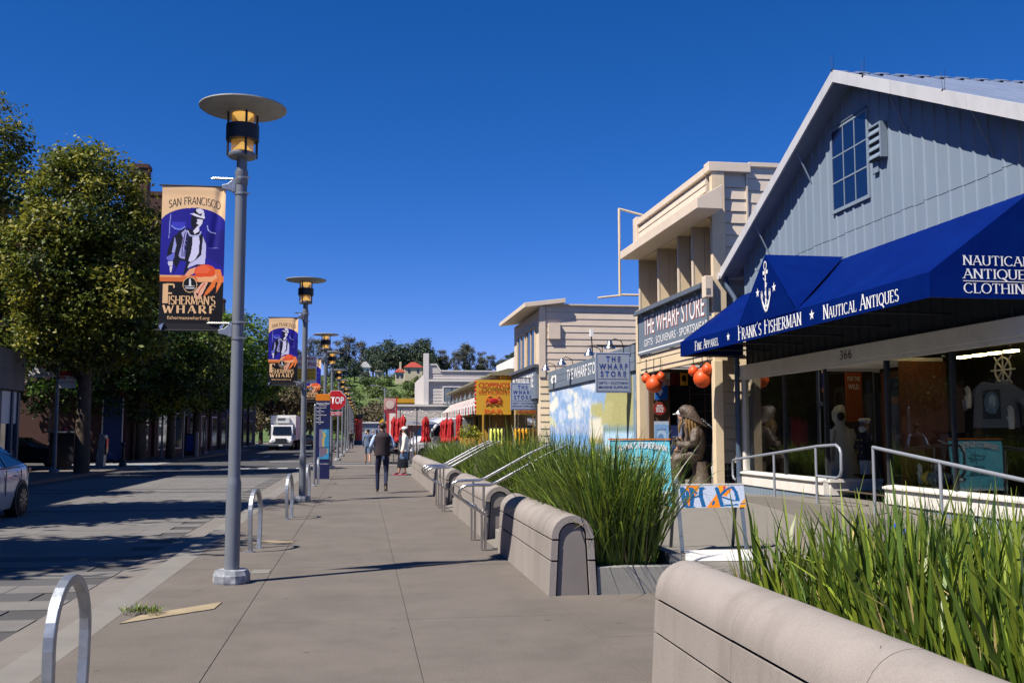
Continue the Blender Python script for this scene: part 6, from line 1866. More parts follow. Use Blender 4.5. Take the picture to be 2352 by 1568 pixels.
# ---------------------------------------------------------------- signs on the near pavement
m_pyl = M('pylon_navy', (.010, .014, .075), .45, .04, 2)
m_oran = M('pylon_orange', (0.68, 0.2, 0.008), .5, .03)
ky = thing('map_pylon', 'tall navy wayfinding pylon with an orange top and two maps', 'pylon', (-1.31, 34.4, 0))
MB().box(-1.55, 34.38, .012, -1.07, 34.62, 2.62).build('body', m_pyl, ky, bev=.01); MB().box(-1.55, 34.378, 2.622, -1.07, 34.62, 2.85).build('top_band', m_oran, ky, bev=.01)
MB().box(-1.6, 34.32, 0, -1.02, 34.68, .012).build('foot_plate', m_galv, ky)
p = Print(40, 50, '#3b86b0'); rsm = np.random.RandomState(2)
p.poly([(0, 0), (.3, 0), (.35, .3), (.3, .6), (.4, 1), (0, 1)], '#7d7a90'); p.poly([(.3, .05), (.5, .2), (.7, .3), (.55, .5), (.5, .75), (.55, .95), (.35, .98), (.3, .6), (.4, .4)], '#b9a95a'); p.ell(.6, .12, .18, .08, '#5fa3c4'); p.grain(.12, 4)
p.build('map', (-1.42, 34.37, 1.07), (1, 0, 0), (0, 0, 1), .33, .60, m_printm, ky)
p = Print(30, 30, '#3f8fbb'); p.poly([(0, 0), (.75, 0), (.85, .3), (.7, .6), (.4, .75), (.2, .85), (.05, .7)], '#75697c'); p.poly([(.8, .05), (.9, .2), (.85, .5), (.78, .4)], '#b9a95a'); p.grain(.2, 5)
p.build('map', (-1.41, 34.37, .67), (1, 0, 0), (0, 0, 1), .32, .38, m_printm, ky)
for s_, z, h_, w_ in (("Fisherman's Wharf", 2.50, .07, .43), ('Hyde Street Pier', 2.36, .05, .33), ('Aquatic Park', 2.24, .05, .26), ('Ghirardelli Square', 2.12, .05, .35), ('Marina', 2.01, .045, .15), ('North Beach', 1.89, .05, .25)):
    text(s_, (-1.53, 34.376, z), (1, 0, 0), (0, 0, 1), h_, m_sletter, ky, w=w_, bold=.012)
for z in (2.46, 2.32, 2.20, 2.08, 1.97, 1.85): MB().box(-1.45, 34.374, z, -1.38 + .2 * (z > 2.4), 34.377, z + .012).build('small_line', m_sletter, ky)
text('CITY OF SAN FRANCISCO', (-1.40, 34.376, .50), (1, 0, 0), (0, 0, 1), .03, m_sletter, ky, w=.30, bold=.01)
tp = thing('bare_post', 'slim bare steel post in front of the blue pylon', 'post', (-1.37, 30.0, 0))
MB().cyl((-1.37, 30, .03), (-1.37, 30, 2.33), .034, n=14).build('post', m_galv, tp, 60); MB().lathe([(.036, 2.33), (.034, 2.36), (.018, 2.385), (0, 2.39)], (-1.37, 30, 0), 14).build('cap', m_galv, tp, 60)
MB().lathe([(.085, 0), (.085, .02), (.04, .05), (.036, .05)], (-1.37, 30, 0), 14).build('base', m_galv, tp)
np_ = thing('parking_sign', 'red, white and yellow tow away no stopping sign behind the second lamp pole', 'sign', (-1.28, 23.45, 2.7))
MB().box(-1.50, 23.40, 2.68, -1.05, 23.42, 3.32).build('plate', m_white, np_, bev=.008); MB().box(-1.48, 23.39, 2.76, -1.07, 23.398, 3.02).build('yellow_field', M('sign_yellow', (.75, .45, .03), .5, .03), np_)
text('TOW-AWAY', (-1.275, 23.399, 3.21), (1, 0, 0), (0, 0, 1), .07, m_rsign, np_, w=.38, align='C', bold=.02); text('NO STOPPING', (-1.275, 23.399, 3.07), (1, 0, 0), (0, 0, 1), .085, m_rsign, np_, w=.40, align='C', bold=.015)
for s_, z in (('7AM TO 9AM', 2.95), ('4PM TO 6PM', 2.87), ('MON THRU FRI', 2.79)): text(s_, (-1.275, 23.389, z), (1, 0, 0), (0, 0, 1), .045, m_black, np_, w=.34, align='C')
MB().cyl((-1.28, 23.44, 2.9), (-1.28, 23.36, 2.9), .02, n=8).build('clamp', m_galv, np_)
st = thing('stop_sign', 'red octagonal STOP sign with an ALL WAY plate on its lamp pole', 'sign', (-1.14, 44.28, 2.3))
def octa(r, y, z, x=-1.14): return [(x + r * math.cos(R(22.5 + 45 * k)), y, z + r * math.sin(R(22.5 + 45 * k))) for k in range(8)]
MB().prism(octa(.46, 44.27, 2.96), (0, .015, 0)).build('white_rim', m_sletter, st); MB().prism(octa(.44, 44.262, 2.96), (0, .006, 0)).build('red_face', M('stop_red', (.5, .015, .02), .4, .02), st)
text('STOP', (-1.14, 44.26, 2.80), (1, 0, 0), (0, 0, 1), .31, m_sletter, st, w=.68, align='C', bold=.025)
MB().box(-1.40, 44.265, 2.28, -.88, 44.28, 2.46).build('white_rim', m_sletter, st); MB().box(-1.385, 44.26, 2.295, -.895, 44.264, 2.445).build('red_face', m_rsign, st); text('ALL WAY', (-1.14, 44.258, 2.32), (1, 0, 0), (0, 0, 1), .09, m_sletter, st, w=.40, align='C', bold=.02)
rkk = thing('advert_column', 'round red advertising column with a dark cap at the end of the pavement', 'advertising column', (-.45, 130, 0))
MB().lathe([(.56, 0), (.56, .55), (.50, .6)], (-.45, 130, 0), 24).build('base', m_sgrey2, rkk); MB().lathe([(.50, .6), (.50, 3.35)], (-.45, 130, 0), 24).build('poster', M('poster_red', (.55, .04, .03), .45, .08, 1.2, dirt=((.5, .2, .12), .5, 1.5)), rkk, 60)
MB().lathe([(.52, 3.35), (.62, 3.5), (.66, 3.8), (.66, 3.9), (0, 3.95)], (-.45, 130, 0), 24).build('cap', m_black, rkk)
ms = thing('street_light', 'tall galvanised street light with two arms beyond the patio', 'street light', (2.0, 92, 0))
MB().cyl((2.0, 92, 0), (2.0, 92, 5.6), .09, .07, 10).build('pole', m_galv, ms)
b = MB(); b.tube([(2.0, 92, 5.3), (1.6, 92, 5.75), (.9, 92, 5.85)], .04, 6); b.tube([(2.0, 92, 4.3), (1.7, 92, 4.65), (1.2, 92, 4.7)], .035, 6); b.tube([(2.0, 92, 5.5), (2.4, 92, 5.3), (2.42, 92, 4.4)], .03, 6); b.build('arm', m_galv, ms)
MB().box(.7, 91.9, 5.8, 1.1, 92.1, 5.9).build('lamp_head', m_galv, ms)
rs_ = thing('round_sign', 'pale hanging sign with a round crest over a dark red panel', 'sign', (1.92, 72, 2.9))
MB().box(1.52, 72, 2.95, 2.36, 72.1, 4.0).build('board', M('sign_pink', (.55, .33, .31), .6, .06), rs_); MB().box(1.52, 71.98, 2.93, 2.36, 71.995, 3.2).build('lower_panel', M('sign_maroon', (.24, .04, .06), .6, .08), rs_)
MB().cyl((1.93, 72, 3.58), (1.93, 71.97, 3.58), .37, n=28).build('crest', M('crest_pale', (.60, .48, .42), .6, .12, 9), rs_); b = MB(); b.lathe([(.33, 0), (.37, 0)], (0, 0, 0), 28, cap=False); b.v = [(1.93 + x, 71.965, 3.58 + y) for x, y, z in b.v]; b.build('crest_ring', M('crest_red', (.42, .12, .1), .6, .1), rs_)
MB().box(2.38, 71.95, 0, 2.46, 72.15, 4.1).build('post', m_redl, rs_)
yd = thing('warning_sign', 'small yellow diamond warning sign far down the street', 'sign', (1.9, 95, 0))
MB().prism([(1.9 + .38 * c, 95, 2.5 + .38 * s_) for c, s_ in ((1, 0), (0, 1), (-1, 0), (0, -1))], (0, .03, 0)).build('plate', M('warn_yellow', (.75, .42, .02), .5, .03), yd); MB().cyl((1.9, 95.05, 0), (1.9, 95.05, 2.8), .03, n=6).build('post', m_galv, yd)

# ---------------------------------------------------------------- patio: umbrellas, heaters, lights, posts
m_umb = M('red_umbrella_cloth', (0.4, 0.0144, 0.0176), .75, .12, 5)
def umbrella(x, y, s, label, first=[None]):
    if first[0] is None:
        t = thing('closed_umbrella', label, 'umbrella', (0, 0, 0), 'closed red patio umbrellas')
        MB().cyl((0, 0, 0), (0, 0, 2.42), .022, n=8).build('pole', m_black, t)
        mb = MB(); V, F = [], []; n = 28
        prof = [(.02, 2.40), (.10, 2.25), (.16, 2.10), (.125, 2.0), (.13, 1.8), (.15, 1.6), (.13, 1.46), (.17, 1.32), (.23, 1.17), (.17, 1.14)]
        for i, (r, z) in enumerate(prof):
            for k in range(n):
                a = 2 * math.pi * k / n
                rr = r * (1 + .22 * math.sin(7 * a + i * .35) * (1 if i else 0) + .08 * math.sin(3 * a + i))
                V.append((rr * math.cos(a), rr * math.sin(a), z + .03 * math.sin(7 * a) * (i > 6)))
        for i in range(len(prof) - 1): F += [(i * n + k, i * n + (k + 1) % n, (i + 1) * n + (k + 1) % n, (i + 1) * n + k) for k in range(n)]
        mb.add(V, F).build('canopy', m_umb, t, 70)
        MB().lathe([(.145, 1.44), (.15, 1.47), (.145, 1.5)], (0, 0, 0), 14).build('tie', m_rsign, t)
        MB().box(-.25, -.25, 0, .25, .25, .07).build('base', m_black, t, bev=.01)
        first[0] = t; t.location = (x, y, 0); t.scale = (s, s, s)
    else:
        dup(first[0], (x, y, 0), rnd.uniform(0, 6), label, None, s)
for x, y, s, lb in ((3.05, 49.6, .97, 'closed red umbrella left of the white van bonnet'), (3.17, 50.2, .99, 'closed red umbrella just right of its twin before the van bonnet'), (4.02, 50.5, .92, 'closed red umbrella in the middle of the patio before the van windscreen'),
                   (4.16, 50.0, .95, 'closed red umbrella second from the right of the middle three'), (4.34, 49.6, .95, 'closed red umbrella on the right of the middle three'), (4.70, 49, 1.04, 'tallest closed red umbrella beside the yellow planter box'),
                   (2.02, 50.5, 1.02, 'closed red umbrella behind the woman in the white cap'), (1.82, 50.9, .96, 'closed red umbrella left of the woman in the white cap'), (1.60, 51.6, .99, 'leftmost closed red umbrella at the pavement edge')):
    umbrella(x, y, s, lb)
def heater(x, y, label):
    t = thing('patio_heater', label, 'patio heater', (x, y, 0), 'steel patio heaters')
    b = MB(); b.lathe([(.2, 0), (.2, .6), (.05, .62)], (x, y, 0), 14); b.build('base', m_steel, t, 60)
    b = MB()
    for k in range(4): b.cyl((x + .2 * math.cos(k * 1.57), y + .2 * math.sin(k * 1.57), .6), (x + .1 * math.cos(k * 1.57), y + .1 * math.sin(k * 1.57), 1.9), .03, n=6)
    b.build('frame', m_galv, t); MB().lathe([(.42, 2.0), (.3, 2.08), (.1, 2.13), (0, 2.14)], (x, y, 0), 18).build('dome', m_galv, t, 60)
heater(2.62, 52, 'steel patio heater before the dark doorway'); heater(3.55, 52.5, 'steel patio heater in front of the van windscreen')
sl = thing('string_lights', 'string of small bulbs hung between thin posts over the patio', 'string lights', (3.4, 50, 0))
b = MB()
for x, y, z in ((2.58, 48, 2.80), (1.9, 51, 2.75), (4.2, 50, 2.55), (5.4, 49, 2.6)): b.cyl((x, y, 0), (x, y, z), .025, n=6)
b.build('post', m_black, sl)
w_, bl_ = MB(), MB()
for (a, c) in (((1.9, 51, 2.72), (2.58, 48, 2.78)), ((2.58, 48, 2.78), (4.2, 50, 2.52)), ((2.58, 48, 2.72), (5.4, 49, 2.58)), ((1.9, 51, 2.5), (4.2, 50, 2.45))):
    A_, B_ = Vector(a), Vector(c); pts = [A_.lerp(B_, k / 10) - Vector((0, 0, .16 * math.sin(math.pi * k / 10))) for k in range(11)]
    w_.tube(pts, .008, 4)
    for q in pts[1:-1:2]: bl_.sph(q - Vector((0, 0, .09)), (.028, .028, .045), 8, 6)
w_.build('wire', m_black, sl); bl_.build('bulb', M('bulb_glass', (.55, .48, .35), .2, 0), sl)
pf = thing('patio_fence', 'low black wire railing along the patio edge', 'railing', (3.8, 46.9, 0)); b = MB()
for k in range(15): b.cyl((2.4 + .26 * k, 46.9, 0), (2.4 + .26 * k, 46.9, .98), .014, n=5)
for z in (.2, .6, .97): b.cyl((2.4, 46.9, z), (6.1, 46.9, z), .014, n=5)
b.build('rail', m_black, pf)
for x, y, lb in ((2.68, 38.6, 'white square post at the end of the long bench'), (2.95, 38.9, 'second white square post beside the grass')):
    t = thing('white_post', lb, 'post', (x, y, 0), 'white posts by the grass'); MB().box(x - .1, y - .08, 0, x + .1, y + .08, 1.08).build('post', m_white, t, bev=.01); MB().box(x - .11, y - .09, 1.082, x + .11, y + .09, 1.11).build('cap', m_white, t)
sh_ = link('planter_bush', leaf_mesh('bush', [(0, 0, .25, .42, .35, .32), (.3, 0, .1, .3, .3, .3)], 1500, .1, [leafm('bush_lime', (.25, .28, .02)), leafm('bush_yellow', (.36, .34, .03)), leafm('bush_green', (.12, .17, .02))], 9, sig=.09), None, (4.9, 46.9, 1.35))
tag(sh_, 'bright yellow green bush growing in the yellow planter box', 'bush')

# ---------------------------------------------------------------- vehicles
m_carw = M('white_car_paint', (.62, .62, .64), .16, 0, spec=.6); m_carw.node_tree.nodes['Principled BSDF'].inputs['Coat Weight'].default_value = .6
m_carb = M('black_car_paint', (.012, .013, .016), .15, 0, spec=.6)
m_cglass = M('car_glass', (.008, .010, .014), .04, 0, spec=.8)
m_tyre = M('tyre', (.015, .015, .016), .85, .1, 20); m_rim = M('alloy_rim', (.22, .22, .23), .3, .05, metal=.9)
m_trim = M('black_trim', (.015, .015, .016), .5, .1)
m_tail = M('tail_lamp', (.3, .01, .01), .2, 0, spec=.7); m_head = M('head_lamp', (.55, .56, .58), .1, 0, spec=.8)
def sedan(label, paint, loc, heading):
    """nose along local -Y; x right; origin on the ground at the middle"""
    t = thing('parked_car', label, 'car', (0, 0, 0), 'cars')
    # y, z_low, z_sill, z_belt, z_top, half width at belt, half width at top
    S = [(-2.34, .32, .45, .58, .62, .60, .50), (-2.22, .22, .42, .68, .72, .78, .64), (-1.7, .2, .42, .82, .86, .90, .76), (-1.0, .18, .40, .90, .97, .92, .78), (-.72, .18, .40, .92, 1.04, .92, .74), (-.05, .18, .40, .93, 1.38, .92, .60), (.35, .18, .40, .94, 1.44, .92, .585),
         (.95, .18, .40, .95, 1.42, .92, .585), (1.35, .18, .41, .97, 1.30, .915, .60), (1.72, .2, .42, .98, 1.08, .90, .68), (2.0, .24, .44, .97, 1.01, .86, .70), (2.26, .34, .46, .90, .95, .76, .62), (2.32, .42, .52, .80, .84, .68, .55)]
    V, F = [], []
    for y, z0, z1, zb, zt, wb, wt in S:
        h = [(wb * .90, z0), (wb * .985, z1), (wb * 1.0, (z1 + zb) / 2 + .05), (wb * .965, zb), ((wb * .965 + wt) / 2 + .03, (zb + zt) / 2 + .01), (wt, zt - .02), (wt * .55, zt + .012), (0, zt + .02)]
        V += [(x, y, z) for x, z in h] + [(-x, y, z) for x, z in h[::-1][1:]]
    n = 15
    for i in range(len(S) - 1): F += [(i * n + k, i * n + k + 1, (i + 1) * n + k + 1, (i + 1) * n + k) for k in range(n - 1)]
    F += [tuple(range(n))[::-1], tuple(range((len(S) - 1) * n, len(S) * n))]
    b = MB().add(V, F); o = b.build('body', paint, t, 50)
    sb = o.modifiers.new('sub', 'SUBSURF'); sb.levels = 1; sb.render_levels = 1
    for s_ in (-1, 1):
        def gq(pts, nm, mat, dx=.012, th=.006):
            b = MB(); b.prism([(s_ * (x + dx), y, z) for x, y, z in pts], (-s_ * th, 0, 0)); return b.build(nm, mat, t)
        gq([(.885, -.55, .985), (.65, .0, 1.33), (.63, .40, 1.385), (.895, .40, .985)], 'side_window', m_cglass); gq([(.895, .48, .985), (.63, .48, 1.385), (.635, .92, 1.36), (.70, 1.28, 1.20), (.88, 1.42, 1.02)], 'side_window', m_cglass)
        gq([(.90, -.62, .95), (.90, 1.5, .985), (.89, 1.5, .97), (.89, -.62, .935)], 'belt_trim', m_trim)
        for yy in (-.02, .95):
            MB().box(s_ * .915, yy, .80, s_ * .945, yy + .17, .83).build('door_handle', paint, t, bev=.008)
        for yy in (-.62, .44, 1.28): MB().box(s_ * .912, yy, .45, s_ * .928, yy + .008, .92).build('door_gap', m_trim, t)
        mr = MB(); mr.sph((s_ * 1.02, -.52, 1.0), (.12, .08, .075), 12, 8); mr.build('mirror', paint, t, 80)
        MB().prism([(s_ * .70, 2.12, .80), (s_ * .86, 1.92, .82), (s_ * .86, 1.92, .93), (s_ * .70, 2.12, .93)], (0, .14, .0)).build('tail_light', m_tail, t, bev=.01)
        MB().prism([(s_ * .55, -2.24, .58), (s_ * .83, -2.0, .62), (s_ * .83, -2.0, .75), (s_ * .55, -2.24, .70)], (0, .1, 0)).build('headlight', m_head, t, bev=.01)
        for yy in (-1.42, 1.38):
            wc = (s_ * .83, yy, .325)
            b = MB(); b.cyl((s_ * .70, yy, .33), (s_ * .925, yy, .33), .385, n=28); b.build('wheel_arch', m_trim, t, 40)
            b = MB(); b.cyl((s_ * .72, yy, .325), (s_ * .94, yy, .325), .325, n=28); w = b.build('wheel', m_tyre, t, 40, bev=.02)
            b = MB(); b.cyl((s_ * .93, yy, .325), (s_ * .945, yy, .325), .225, n=24); b.build('rim', m_trim, w, 40)
            b = MB()
            for k in range(10):
                a = 2 * math.pi * k / 10; b.prism([(s_ * .943, yy + .04 * math.cos(a) - .014 * math.sin(a), .325 + .04 * math.sin(a) + .014 * math.cos(a)), (s_ * .943, yy + .215 * math.cos(a) - .02 * math.sin(a), .325 + .215 * math.sin(a) + .02 * math.cos(a)), (s_ * .943, yy + .215 * math.cos(a) + .02 * math.sin(a), .325 + .215 * math.sin(a) - .02 * math.cos(a)), (s_ * .943, yy + .04 * math.cos(a) + .014 * math.sin(a), .325 + .04 * math.sin(a) - .014 * math.cos(a))], (s_ * .012, 0, 0))
            b.build('spoke', m_rim, w)
    MB().prism([(-.60, -.66, 1.02), (.60, -.66, 1.02), (.52, -.02, 1.40), (-.52, -.02, 1.40)], (0, -.01, .014)).build('windscreen', m_cglass, t); MB().prism([(-.58, 1.64, 1.13), (.58, 1.64, 1.13), (.5, 1.25, 1.36), (-.5, 1.25, 1.36)], (0, .01, .014)).build('rear_window', m_cglass, t)
    t.location = loc; t.rotation_euler = (0, 0, heading)
    return t
sedan('white sedan at the left edge, seen from its rear side', m_carw, (-7.52, 19.72, -.08), 0)
sedan('black sedan waiting in the side street behind the shaded lamp', m_carb, (-16.3, 52.5, -.085), R(90))
sedan('dark car parked far down the road beside the white truck', m_carb, (-6.0, 112, -.085), R(180))
def truck(loc):
    t = thing('box_truck', 'white box truck with a dark grille driving up the shaded road', 'truck', (0, 0, 0))
    P_ = m_carw
    MB().box(-1.2, 1.2, .95, 1.2, 7.5, 3.30).build('cargo_box', m_white, t, bev=.03)
    MB().box(-.62, .95, 2.55, .62, 1.19, 3.08).build('cooling_unit', M('unit_grey', (.5, .51, .52), .5, .05), t, bev=.03); MB().box(-.5, .94, 2.8, .2, .948, 3.05).build('unit_grille', m_sgrey2, t)
    MB().prism([(-1.0, -.25, 1.0), (-1.0, .1, 2.35), (-1.0, 1.15, 2.42), (-1.0, 1.15, .6), (-1.0, -.25, .6)], (2.0, 0, 0)).build('cab', P_, t, bev=.05)
    MB().prism([(-.86, -.265, 1.42), (.86, -.265, 1.42), (.80, .06, 2.22), (-.80, .06, 2.22)], (0, -.02, .008)).build('windscreen', m_cglass, t)
    MB().prism([(-.92, -1.25, .7), (-.95, -1.2, 1.08), (-.95, -.2, 1.36), (-.95, -.2, .7)], (1.9, 0, 0)).build('bonnet', P_, t, bev=.08)
    MB().box(-.52, -1.30, .66, .52, -1.24, 1.12).build('grille', m_trim, t)
    for k in range(7): MB().box(-.5 + .145 * k, -1.315, .68, -.46 + .145 * k, -1.30, 1.10).build('grille_bar', m_sgrey2, t)
    for s_ in (-1, 1):
        b = MB(); b.sph((s_ * .84, -1.05, .80), (.25, .3, .26), 14, 8); b.build('wing', P_, t, 80); MB().box(s_ * .62, -1.32, .74, s_ * .95, -1.27, .96).build('headlight', m_head, t, bev=.03)
        MB().box(s_ * 1.10, -.1, 1.4, s_ * 1.26, .02, 1.95).build('mirror', m_trim, t, bev=.03)
        for yy in (-.55, 5.6): b = MB(); b.cyl((s_ * .75, yy, .46), (s_ * 1.12, yy, .46), .46, n=20); w = b.build('wheel', m_tyre, t, 40); b = MB(); b.cyl((s_ * 1.1, yy, .46), (s_ * 1.13, yy, .46), .22, n=14); b.build('rim', m_rim, w)
    MB().box(-1.05, -1.42, .40, 1.05, -1.25, .62).build('bumper', m_sgrey2, t, bev=.04); MB().box(-.18, -1.44, .42, .18, -1.425, .54).build('number_plate', m_white, t); MB().box(-.9, -.6, .3, .9, 7, .6).build('chassis', m_trim, t)
    t.location = loc
truck((-7.45, 97, -.085))
def van(loc, heading):
    t = thing('white_van', 'white panel van parked beyond the patio umbrellas', 'van', (0, 0, 0))
    S = [(-2.75, .35, .75, .62), (-2.6, .3, 1.0, .85), (-2.0, .3, 1.2, .95), (-1.75, .3, 1.32, .96), (-1.0, .3, 2.15, .94), (-.5, .3, 2.42, .92), (2.7, .3, 2.45, .92), (2.78, .4, 2.3, .88)]
    V, F = [], []
    for y, z0, zt, w_ in S:
        V += [(w_, y, z0), (w_ * 1.02, y, (z0 + zt) / 2), (w_ * .92, y, zt - .08), (w_ * .7, y, zt), (-w_ * .7, y, zt), (-w_ * .92, y, zt - .08), (-w_ * 1.02, y, (z0 + zt) / 2), (-w_, y, z0)]
    for i in range(len(S) - 1): F += [(i * 8 + k, i * 8 + k + 1, i * 8 + 9 + k, i * 8 + 8 + k) for k in range(7)]
    F += [tuple(range(8))[::-1], tuple(range(56, 64))]
    MB().add(V, F).build('body', m_carw, t, 40)
    MB().prism([(-.78, -1.72, 1.36), (.78, -1.72, 1.36), (.74, -1.02, 2.1), (-.74, -1.02, 2.1)], (0, -.02, .02)).build('windscreen', m_cglass, t)
    for s_ in (-1, 1):
        MB().prism([(s_ * .985, -1.55, 1.36), (s_ * .93, -1.0, 1.98), (s_ * .93, -.4, 1.98), (s_ * .985, -.4, 1.36)], (-s_ * .012, 0, 0)).build('side_window', m_cglass, t); MB().box(s_ * .6, -2.72, .75, s_ * .85, -2.62, .98).build('headlight', m_head, t); MB().box(s_ * 1.0, -1.5, 1.3, s_ * 1.2, -1.4, 1.6).build('mirror', m_trim, t)
        for yy in (-1.9, 1.8): b = MB(); b.cyl((s_ * .7, yy, .36), (s_ * .97, yy, .36), .36, n=20); b.build('wheel', m_tyre, t, 40)
    MB().box(-.9, -2.8, .3, .9, -2.7, .55).build('bumper', m_trim, t)
    t.location = loc; t.rotation_euler = (0, 0, heading)
van((4.85, 58.5, 0), R(-68))
# ---------------------------------------------------------------- people
def clothm(n_, c, v=.12): return M(n_, hx(c) if isinstance(c, str) else c, .85, v, 14, .1, 60)
m_hair_d = M('dark_hair', (.018, .012, .009), .6, .25, 20); m_hair_b = M('brown_hair', (.04, .02, .012), .6, .25, 20)
m_capw = M('white_cap_cloth', (.74, .73, .72), .8, .05, 10)
m_sole = M('dark_sole', (.02, .018, .02), .8, .1)
BASE = {'pelvis': (0, 0, .96, .135, .10), 'spine': (0, .0, 1.12, .13, .098), 'chest': (0, -.005, 1.30, .155, .11), 'upper': (0, -.01, 1.41, .12, .085), 'neck': (0, 0, 1.50, .052), 'head0': (0, .015, 1.58, .066, .07), 'head1': (0, .015, 1.66, .076, .092), 'head2': (0, .01, 1.735, .052, .062)}
def limbs(J, E, side, sh, el, wr, hd, hip, kn, an, to, sleeve=1, fore=1, fingers=True, shoe=3, shin=2):
    s = 'LR'[side > 0]
    J.update({'sh' + s: (*sh, .062), 'el' + s: (*el, .046), 'wr' + s: (*wr, .032), 'hd' + s: (*hd, .036, .024), 'hip' + s: (*hip, .098), 'kn' + s: (*kn, .060), 'ca' + s: tuple((Vector(kn) * .55 + Vector(an) * .45)) + (.056,), 'an' + s: (*an, .042), 'to' + s: (*to, .036)})
    E += [('upper', 'sh' + s, 1), ('sh' + s, 'el' + s, sleeve), ('el' + s, 'wr' + s, fore), ('wr' + s, 'hd' + s, 0), ('pelvis', 'hip' + s, 2), ('hip' + s, 'kn' + s, 2), ('kn' + s, 'ca' + s, shin), ('ca' + s, 'an' + s, shin), ('an' + s, 'to' + s, shoe)]
    if fingers:
        w_, h_ = Vector(wr), Vector(hd)
        d = (h_ - w_).normalized(); a = d.cross(Vector((0, 1, 0.2))).normalized(); c = d.cross(a)
        for i, (o_, l_) in enumerate(((-.030, .058), (-.010, .070), (.010, .066), (.028, .05))):
            p1 = h_ + d * .032 + c * o_; p2 = p1 + d * l_ * .5 + a * .004; p3 = p2 + d * l_ * .42 + a * .016 * side
            J['f%d' % i + s] = (*p1, .0105); J['g%d' % i + s] = (*p2, .0095); J['h%d' % i + s] = (*p3, .0075)
            E += [('hd' + s, 'f%d' % i + s, 0), ('f%d' % i + s, 'g%d' % i + s, 0), ('g%d' % i + s, 'h%d' % i + s, 0)]
        p1 = h_ - d * .02 - c * .042; p2 = p1 + d * .035 - c * .012
        J['t0' + s] = (*p1, .012); J['t1' + s] = (*p2, .009)
        E += [('hd' + s, 't0' + s, 0), ('t0' + s, 't1' + s, 0)]
TORSO = [('pelvis', 'spine', 1), ('spine', 'chest', 1), ('chest', 'upper', 1), ('upper', 'neck', 0), ('neck', 'head0', 0), ('head0', 'head1', 0), ('head1', 'head2', 0)]
def loc_mb(mb, org, hd, sc=1.):
    mt = Matrix.Translation(Vector(org)) @ Matrix.Rotation(hd, 4, 'Z') @ Matrix.Scale(sc, 4)
    mb.v = [tuple(mt @ Vector(p)) for p in mb.v]; return mb
def nose(J, E):
    J['nose'] = (0, .118, 1.635, .014); E.append(('head1', 'nose', 0))

# man walking away in a dark quilted waistcoat
o_ = (.53, 26.35, 0); sc_ = 1.03
m1 = thing('person', 'man in a dark quilted waistcoat and navy trousers walking away up the pavement', 'person', o_)
J = dict(BASE); E = list(TORSO); nose(J, E)
limbs(J, E, -1, (-.19, -.01, 1.42), (-.30, -.05, 1.16), (-.20, .20, 1.07), (-.13, .26, 1.08), (-.09, 0, .91), (-.115, .10, .52), (-.11, .05, .10), (-.12, .20, .04))
limbs(J, E, 1, (.19, -.01, 1.42), (.30, -.05, 1.16), (.20, .20, 1.08), (.13, .26, 1.09), (.09, 0, .91), (.10, .02, .50), (.085, -.26, .22), (.09, -.22, .075))
figure('body', J, E, [m_skin, clothm('shirt_pale_blue', '#a9bfe0', .06), clothm('navy_trousers', (.010, .014, .045)), clothm('tan_shoe', (.38, .30, .22))], m1, o_, 0, sc_)
rg = []
for i in range(19):
    t = i / 18; z = .93 + .57 * t
    bulge = .012 * abs(math.sin(math.pi * t * 9))
    wx = .205 - .025 * math.sin(math.pi * min(1, t * 1.3)) + .015 * (t > .6) - .10 * max(0, t - .86) / .14
    rg.append((0, -.01, z, wx + bulge, .145 + bulge + .015 * t - .05 * max(0, t - .86) / .14))
rg += [(0, 0, 1.53, .072, .075), (0, 0, 1.56, .070, .072)]
b = MB().loft(rg, 24); loc_mb(b, o_, 0, sc_); b.build('waistcoat', clothm('plum_quilting', (.030, .020, .026), .2), m1, 70)
b = MB().sph((0, .0, 1.69), (.088, .108, .088), 16, 10); loc_mb(b, o_, 0, sc_); b.build('hair', m_hair_b, m1, 80)
b = MB(); b.sph((.09, .02, 1.645), (.016, .03, .036), 8, 6); b.sph((-.09, .02, 1.645), (.016, .03, .036), 8, 6); loc_mb(b, o_, 0, sc_); b.build('ear', m_skin, m1, 80)
b = MB(); b.prism([(.045, -.30, .245), (.13, -.30, .245), (.135, -.235, .06), (.05, -.235, .06)], (0, .022, .01)); loc_mb(b, o_, 0, sc_); b.build('shoe_sole', m_sole, m1, bev=.006)

# woman in a white jacket leaning by the bench, phone at her ear, black bag
o_ = (1.56, 37.35, 0); sc_ = 1.0; hd_ = R(92)
w1 = thing('person', 'woman in white jacket and white cap with long dark hair leaning at the bench', 'person', o_)
J = dict(BASE); E = list(TORSO); nose(J, E)
limbs(J, E, -1, (-.17, 0, 1.41), (-.20, .02, 1.15), (-.19, .06, .92), (-.19, .08, .84), (-.085, 0, .91), (-.10, .10, .50), (-.09, .22, .09), (-.09, .38, .035), shin=0)
limbs(J, E, 1, (.17, 0, 1.41), (.20, .17, 1.22), (.10, .17, 1.46), (.085, .14, 1.54), (.085, 0, .91), (.09, .05, .49), (.10, -.06, .09), (.10, .10, .035), shin=0)
m_denim = clothm('blue_denim', (.12, .19, .34)); m_wj = clothm('white_jacket', (.72, .68, .62), .05)
figure('body', J, E, [m_skin, m_wj, m_denim, clothm('plum_shoe', (.09, .02, .05))], w1, o_, hd_, sc_)
rg = []
for i in range(15):
    t = i / 14; bulge = .010 * abs(math.sin(math.pi * t * 6)); rg.append((0, .0, .86 + .60 * t, .205 - .03 * t + bulge - .07 * max(0, t - .85) / .15, .165 - .02 * t + bulge - .05 * max(0, t - .85) / .15))
rg += [(0, .02, 1.49, .08, .08), (0, .025, 1.55, .085, .085)]
b = MB().loft(rg, 22); loc_mb(b, o_, hd_, sc_); b.build('jacket', m_wj, w1, 70)
